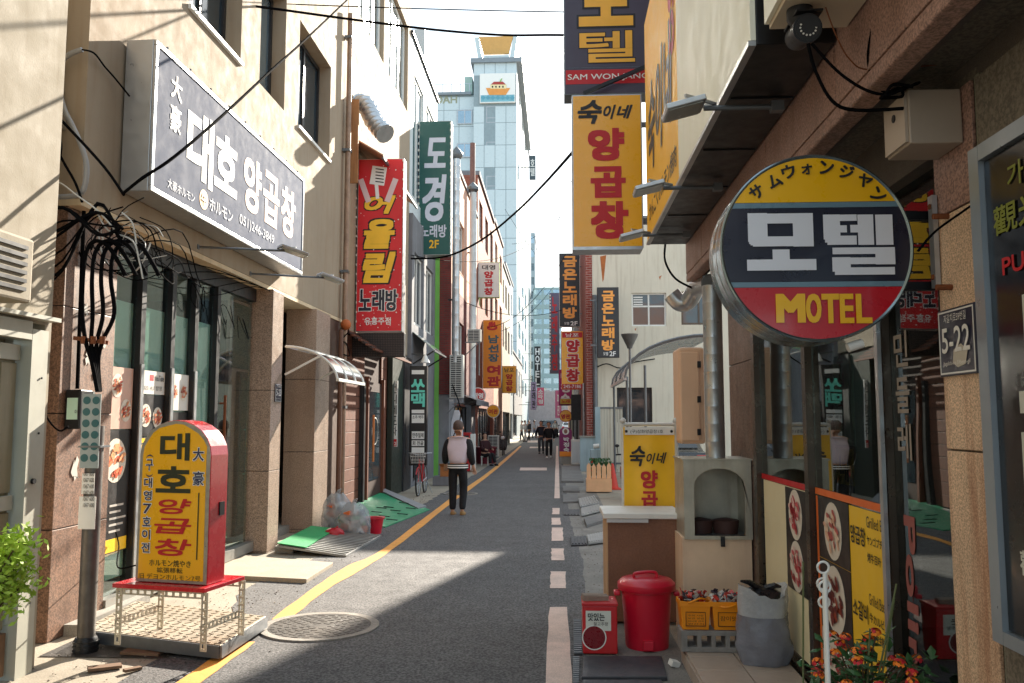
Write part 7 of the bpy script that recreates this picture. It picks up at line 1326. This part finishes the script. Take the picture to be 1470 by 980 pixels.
def person(label, loc, rotz, h, top, bottom, shoe, arms, legs, lean=0, sleeve=None, hair=HAIR, sub=2, fingers=False, seated=False, group=None, bag_=None, long_hair=False, head_turn=(0, 0)):
    """figure about 1.7 high before scaling, front towards -Y; arms = ((elbow, hand) left, right), legs = ((knee, ankle) left, right)"""
    q = thing('person', label, 'person', loc, group); s = h/1.7; zp = .5 if seated else .92
    up = lambda dz, dy=0: Vector((0, lean*dz*-1+dy, zp+dz))
    pel, wai, che, nec, hd = up(0), up(.18), up(.42), up(.56), up(.70); hd += Vector((head_turn[0], head_turn[1], 0))
    # body: torso, head, arms with hands, legs, one skin
    N = [(pel, .13), (wai, .12), (che, (.15, .11)), (nec, .058), (hd-Vector((0, -.0, .055)), .075), (hd+Vector((0, .01, .05)), (.088, .1)), (hd+Vector((0, .015, .115)), .06)]; E = [(0, 1), (1, 2), (2, 3), (3, 4), (4, 5), (5, 6)]
    SH = []
    for k, sx in ((0, -1), (1, 1)):
        sh = che+Vector((sx*.19, 0, .06)); el, ha = [Vector(v) for v in arms[k]]; el = sh+el; ha = el+ha; dv = (ha-el).normalized(); i0 = len(N); N += [(sh, .07), (el, .046), (ha, .03), (ha+dv*.05, (.042, .024)), (ha+dv*.10, (.036, .02))]; E += [(2, i0), (i0, i0+1), (i0+1, i0+2), (i0+2, i0+3), (i0+3, i0+4)]; SH.append((sh, el, ha))
        if fingers:
            side = dv.cross(Vector((0, 0, 1)) if abs(dv.z) < .9 else Vector((0, 1, 0))).normalized(); pal = side.cross(dv).normalized()
            for f_ in range(4): b0 = ha+dv*.105+side*(f_-1.5)*.021; j = len(N); ln = (.055, .066, .062, .048)[f_]; N += [(b0, .0105), (b0+dv*ln*.6+pal*.008, .0095), (b0+dv*ln+pal*.03, .008)]; E += [(i0+4, j), (j, j+1), (j+1, j+2)]
            j = len(N); b0 = ha+dv*.04+side*.036; N += [(b0, .012), (b0+dv*.03+side*.022, .0105), (b0+dv*.06+side*.024+pal*.01, .009)]; E += [(i0+3, j), (j, j+1), (j+1, j+2)]
    LG_ = []
    for k, sx in ((0, -1), (1, 1)):
        hp = pel+Vector((sx*.10, 0, -.04)); kn, an = [Vector(v) for v in legs[k]]; kn = hp+kn; an = kn+an; i0 = len(N); N += [(hp, .085), (kn, .056), (an, .036)]; E += [(0, i0), (i0, i0+1), (i0+1, i0+2)]; LG_.append((hp, kn, an))
    put(skinned(N, E, sub), 'body', SKINT, q, rotz, s)
    # clothes follow the same joints, a little larger
    jt = [(pel+Vector((0, 0, .0)), (.195, .15)), (wai, (.205, .155)), (che, (.235, .155)), (che+Vector((0, 0, .085)), (.17, .10)), (nec-Vector((0, 0, .03)), .07)]
    je = [(0, 1), (1, 2), (2, 3), (3, 4)]
    if sleeve is None:
        for sh, el, ha in SH: i0 = len(jt); jt += [(sh, .088), (el, .066), (el.lerp(ha, .9), .05)]; je += [(2, i0), (i0, i0+1), (i0+1, i0+2)]
    else:
        for sh, el, ha in SH: jt += [(sh-(sh-che)*.02, .092)]; je += [(2, len(jt)-1)]
    put(skinned(jt, je, sub), 'jacket', top, q, rotz, s)
    if sleeve is not None:
        for sh, el, ha in SH: put(skinned([(sh-(sh-che)*.3, .092), (sh.lerp(el, .12), .1), (el, .08), (el.lerp(ha, .9), .056)], [(0, 1), (1, 2), (2, 3)], sub), 'sleeve', sleeve, q, rotz, s)
    tn = [(pel+Vector((0, 0, .06)), (.155, .12)), (pel-Vector((0, 0, .03)), (.165, .13))]; te = [(0, 1)]
    for hp, kn, an in LG_: i0 = len(tn); tn += [(hp+Vector((0, 0, -.05)), .10), (kn, .082), (an+Vector((0, 0, .03)), .066)]; te += [(1, i0), (i0, i0+1), (i0+1, i0+2)]
    put(skinned(tn, te, sub), 'trousers', bottom, q, rotz, s)
    for hp, kn, an in LG_: put(skinned([(an+Vector((0, .05, -.015)), .055), (an+Vector((0, -.05, -.03)), .055), (an+Vector((0, -.17, -.048)), .044)], [(0, 1), (1, 2)], 2), 'shoe', shoe, q, rotz, s)
    if hair is not None:
        hr = MB(); c = hd+Vector((0, .018, .055)); hr.ell(c, (.104, .112, .118), 14, 10); vs_ = hr.v; keep = MB(); keep.add(vs_, [f_ for f_ in hr.f if sum(vs_[i][1]-c.y > -.035 or vs_[i][2]-c.z > .055 for i in f_) == len(f_) and min(vs_[i][2]-c.z for i in f_) > (-.5 if long_hair else -.09)])
        me = bpy.data.meshes.new('h'); me.from_pydata([tuple(v) for v in keep.v], [], keep.f); put(me, 'hair', hair, q, rotz, s)
        if long_hair: put(skinned([(hd+Vector((0, .08, .02)), .07), (hd+Vector((0, .09, -.14)), .07), (hd+Vector((0, .08, -.24)), .04)], [(0, 1), (1, 2)], 1), 'long_hair', hair, q, rotz, s)
    face = MB(); fc = hd+Vector((0, -.088, .03))
    nose = skinned([(fc+Vector((0, .01, .01)), .012), (fc+Vector((0, -.012, -.02)), .014)], [(0, 1)], 1); put(nose, 'nose', SKINT, q, rotz, s)
    for sx in (-1, 1):
        e = MB().ell(fc+Vector((sx*.034, .004, .018)), (.013, .006, .008), 8, 5); me = bpy.data.meshes.new('e'); me.from_pydata([tuple(v) for v in e.v], [], e.f); put(me, 'eye', HAIR, q, rotz, s)
        e = MB().ell(hd+Vector((sx*.094, .015, .02)), (.014, .026, .034), 8, 6); me = bpy.data.meshes.new('e'); me.from_pydata([tuple(v) for v in e.v], [], e.f); put(me, 'ear', SKINT, q, rotz, s)
    e = MB().ell(fc+Vector((0, .004, -.05)), (.026, .006, .007), 8, 5); me = bpy.data.meshes.new('e'); me.from_pydata([tuple(v) for v in e.v], [], e.f); put(me, 'mouth', M('lip', (150, 80, 74), .5), q, rotz, s)
    if bag_: 
        c, sz, mt = bag_; me = bpy.data.meshes.new('b'); b = MB().obox(c, sz); me.from_pydata([tuple(v) for v in b.v], [], b.f); o = put(me, 'shoulder_bag', mt, q, rotz, s)
    return q, s
LIL = M('jacket_lilac_white', (208, 194, 204), .8, var=.08, scale=6, bump=.3, bscale=30); BLKC = M('black_cloth', (24, 24, 28), .85, var=.2, scale=10, bump=.2); TANS = M('tan_shoe', (150, 116, 70), .6); SOLE = M('pale_sole', (206, 190, 160), .6)
st_arm = ((( -.07, .03, -.27), (.02, -.10, -.22)), ((.07, .03, -.27), (-.02, -.08, -.23)))
p = GP(657, 739)
man, s_ = person('balding man in a pale lilac jacket with black sleeves walking along the orange line', (p.x, p.y, 0), R(180-8), 1.70, LIL, M('black_trousers', (22, 22, 26), .85, var=.2), TANS, (((-.06, .05, -.27), (-.03, -.10, -.22)), ((.06, .04, -.27), (.03, -.13, -.2))), (((.0, -.05, -.42), (.0, .10, -.40)), ((0, -.02, -.42), (0, .02, -.41))), lean=.08, sleeve=BLKC, hair=M('thin_grey_hair', (84, 66, 58), .7, var=.3, scale=40), fingers=True, head_turn=(.02, -.05))
for k, (z, mt) in enumerate([(.86, BLKC), (.885, SW), (.905, BLKC), (.925, SW), (.945, BLKC)]):
    m = MB(); m.lathe((p.x, p.y+.0, z), [(1, 0), (1, .02)], 24, caps=False); m.v = [(p.x+(v[0]-p.x)*.2, p.y+(v[1]-p.y)*.16, v[2]) for v in m.v]; m.build('hem_stripe', mt, man, smooth=True)
walk = (((0, -.10, -.41), (0, .02, -.42)), ((0, .06, -.42), (0, .16, -.39)))
p = GP(788, 657); person('pedestrian in a black open coat walking towards the alley mouth', (p.x, p.y, 0), 0, 1.62, BLKC, BLKC, SW, st_arm, walk, sub=2, sleeve=None, long_hair=True)
p = GP(777, 651); person('pedestrian in dark clothes a step behind the black coat', (p.x, p.y, 0), 0, 1.66, M('navy_cloth', (30, 32, 44), .85), M('grey_trousers', (74, 76, 82), .85), BLKC, st_arm, walk, sub=2)
p = GP(696, 668); q, s_ = person('woman in dark clothes seated on a stool by the outdoor unit', (p.x, p.y, 0), R(48), 1.62, M('maroon_cloth', (66, 36, 40), .85), BLKC, BLKC, (((-.06, -.06, -.26), (.06, -.2, -.06)), ((.06, -.06, -.26), (-.06, -.2, -.06))), (((0, -.42, .0), (0, -.02, -.40)), ((0, -.40, .0), (0, -.12, -.38))), seated=True, long_hair=True)
q2 = thing('stool', 'low plastic stool under the seated woman', 'stool', (p.x, p.y, 0)); B('seat', WHITE, q2, (p.x-.15, p.y-.15, .33, p.x+.15, p.y+.15, .37), bev=.01)
for a in (-1, 1):
    for b in (-1, 1): B('leg', WHITE, q2, (p.x+a*.12-.015, p.y+b*.12-.015, 0, p.x+a*.12+.015, p.y+b*.12+.015, .329))
crowd = [(754, 634, (220, 220, 220), (210, 210, 212), 'pedestrian dressed all in white crossing by the corner', 70), (759.5, 632, (60, 64, 70), (50, 50, 56), 'pedestrian in dark grey beside the white-clad one', 60), (767, 628, (200, 200, 206), (120, 124, 140), 'pedestrian in a pale top walking near the black car', 100), (749, 633, (214, 210, 206), (70, 74, 84), 'pedestrian in a white top and dark trousers at the corner', -80), (797, 628, (220, 218, 214), (60, 60, 66), 'pedestrian in a white shirt by the red lights of the car', 20)]
for px, py, c1, c2, lab, rz in crowd: p = GP(px, py); person(lab, (p.x, p.y, 0), R(rz), 1.66, M('cloth_%d_%d' % (c1[0], c1[1]), c1, .85), M('cloth_%d_%d' % (c2[0], c2[1]), c2, .85), BLKC, st_arm, walk, sub=1)
# goods before the brick row
q = thing('red_vending_box', 'red and white drinks box behind the walking man', 'cabinet', (-3.3, 29.2, 0)); B('body', M('vending_red', (180, 30, 36), .4), q, (-3.42, 29.0, .02, -3.02, 29.5, 1.35), bev=.02); B('side', WHITE, q, (-3.01, 28.98, .05, -2.86, 29.4, 1.3), bev=.01); B('display', GLASSD, q, (-3.38, 28.985, .7, -3.06, 28.998, 1.25))
q = thing('hanging_apron', 'white apron hanging on a hook before the shop window', 'apron', (-3.38, 27.3, 1.0)); MB().prism([(-3.36, 27.2, 2.1), (-3.2, 27.2, 2.1), (-3.08, 27.2, 1.7), (-3.05, 27.2, .95), (-3.48, 27.2, .95), (-3.46, 27.2, 1.7)], (0, .04, 0)).build('cloth', M('apron_white', (206, 206, 212), .85, var=.12, scale=6, bump=.4), q, bev=.02); MB().cyl((-3.28, 27.22, 2.1), (-3.28, 27.22, 2.3), .006, n=6).build('hook', STEELD, q); MB().bar((-3.46, 27.22, 2.3), (-3.1, 27.22, 2.3), .02).build('rail', STEELD, q)
q = thing('dark_red_tub', 'dark red tub on the pavement past the seated woman', 'tub', (-2.95, 34.6, 0)); MB().lathe((-2.95, 34.6, 0), [(.36, 0), (.44, .62), (.47, .62), (.47, .68), (.42, .66), (.35, .05)], 24).build('tub', M('maroon_plastic', (112, 26, 44), .4), q, smooth=True); MB().lathe((-2.95, 34.6, 0), [(.41, .6), (.02, .6)], 20).build('water', GLASSD, q)
q = thing('shop_awning', 'grey metal awning with ledge boxes above the brick row shops', 'awning', (-3.2, 31, 2.6)); MB().prism([(-3.19, 28.5, 2.62), (-2.75, 28.5, 2.45), (-2.75, 33.4, 2.45), (-3.19, 33.4, 2.62)], (0, 0, .025)).build('sheet', STEELD, q); 
for y in (28.6, 31, 33.3): MB().bar((-3.2, y, 2.3), (-2.78, y, 2.44), .03).build('strut', DARKM, q)
B('fascia', GRY, q, (-2.76, 28.5, 2.3, -2.73, 33.4, 2.48))
q = thing('spotlight', 'white spotlight lamp below the grey house awning', 'lamp', (-3.6, 22.4, 3.1)); MB().lathe((-3.5, 22.0, 3.3), [(.04, .2), (.12, .02), (.13, 0), (.02, .01)], 16).build('lamp_shade', WHITE, q, smooth=True); MB().bar((-3.9, 22.2, 3.55), (-3.5, 22.0, 3.5), .03).build('arm', STEELD, q)
# ================================================================== overhead cables
def span(pa, Ya, pb, Yb, s, r, lab, mat=CABLE): cable(lab, sag(YP(pa[0], pa[1], Ya), YP(pb[0], pb[1], Yb), s, 18), r, mat, None, n=6)
cable('thick black cable slanting from the window to the corner tangle across the pale signboard', smoothpts([XP(498, 0, -3.3), XP(440, 55, -3.2), XP(390, 100, -3.15), XP(320, 165, -3.1), XP(250, 225, -3.15), XP(205, 255, -3.3), XP(176, 278, -3.5)]), .014, CABLE, None)
cable('black cable sagging across the alley below the top of the ark tower', smoothpts([YP(240, -4, 10), YP(360, 8, 10.5), YP(500, 27, 11), YP(620, 42, 11.5), YP(720, 50, 11.8), YP(800, 50, 11.6), YP(900, 53, 11), YP(1000, 56, 10.4)]), .017, CABLE, None)
cable('thick cable sagging from the green karaoke sign up to the yellow blade sign', smoothpts([YP(590, 371, 21), YP(640, 368, 20.5), YP(690, 345, 19), YP(740, 305, 17), YP(780, 265, 14.5), YP(823, 217, 11)]), .024, CABLE, None)
span((330, 2), 12, (812, 17), 13, .02, .009, 'thin wire stretched level across the sky')
for k, (a, b, Ya, Yb, s) in enumerate([((590, 366), (760, 350), 22, 45, .5), ((700, 480), (806, 395), 38, 40, .6), ((735, 350), (806, 310), 50, 36, .3), ((640, 420), (806, 445), 30, 36, .5), ((745, 470), (822, 255), 60, 36, .2), ((725, 300), (800, 400), 50, 60, .3), ((700, 470), (812, 365), 37, 36, .7)]): span(a, Ya, b, Yb, s, .012, 'thin wire crossing the alley between the far blade signs' if False else ['thin wire leaving the green karaoke sign', 'thin wire above the orange inn sign', 'thin wire before the glass tower', 'thin wire from the brick house to the karaoke board', 'steep thin wire down the far end of the alley', 'thin wire falling towards the far office block', 'thin sagging wire from the inn sign to the karaoke board'][k])
cable('black cable looping below the brick house flue', smoothpts([(-3.3, 26.2, 2.9), (-3.0, 26.0, 2.0), (-3.2, 25.4, 1.2), (-3.4, 25.0, .8)]), .018, CABLE, None)

# grit and small litter that collects along both edges of the road
rb = random.Random(31); m = MB()
for k in range(1400):
    y = rb.uniform(5.5, 20); x = rb.choice((rb.gauss(-3.1, .22), rb.gauss(-3.2, .35), rb.gauss(.45, .16), rb.uniform(-3.8, -2.9))); s_ = rb.uniform(.002, .0075)
    m.obox((x, y, .008+s_*.3), (s_*2, s_*1.4, s_*.8), (rb.uniform(-.4, .4), rb.uniform(-.4, .4), rb.uniform(0, 3)))
tag(m.build('grit', M('grit_stone', (136, 126, 112), .9, var=.4, scale=30), None), 'fine grit and litter along the road edges', 'grit', kind='stuff')
bpy.data.scenes.remove(WORK)
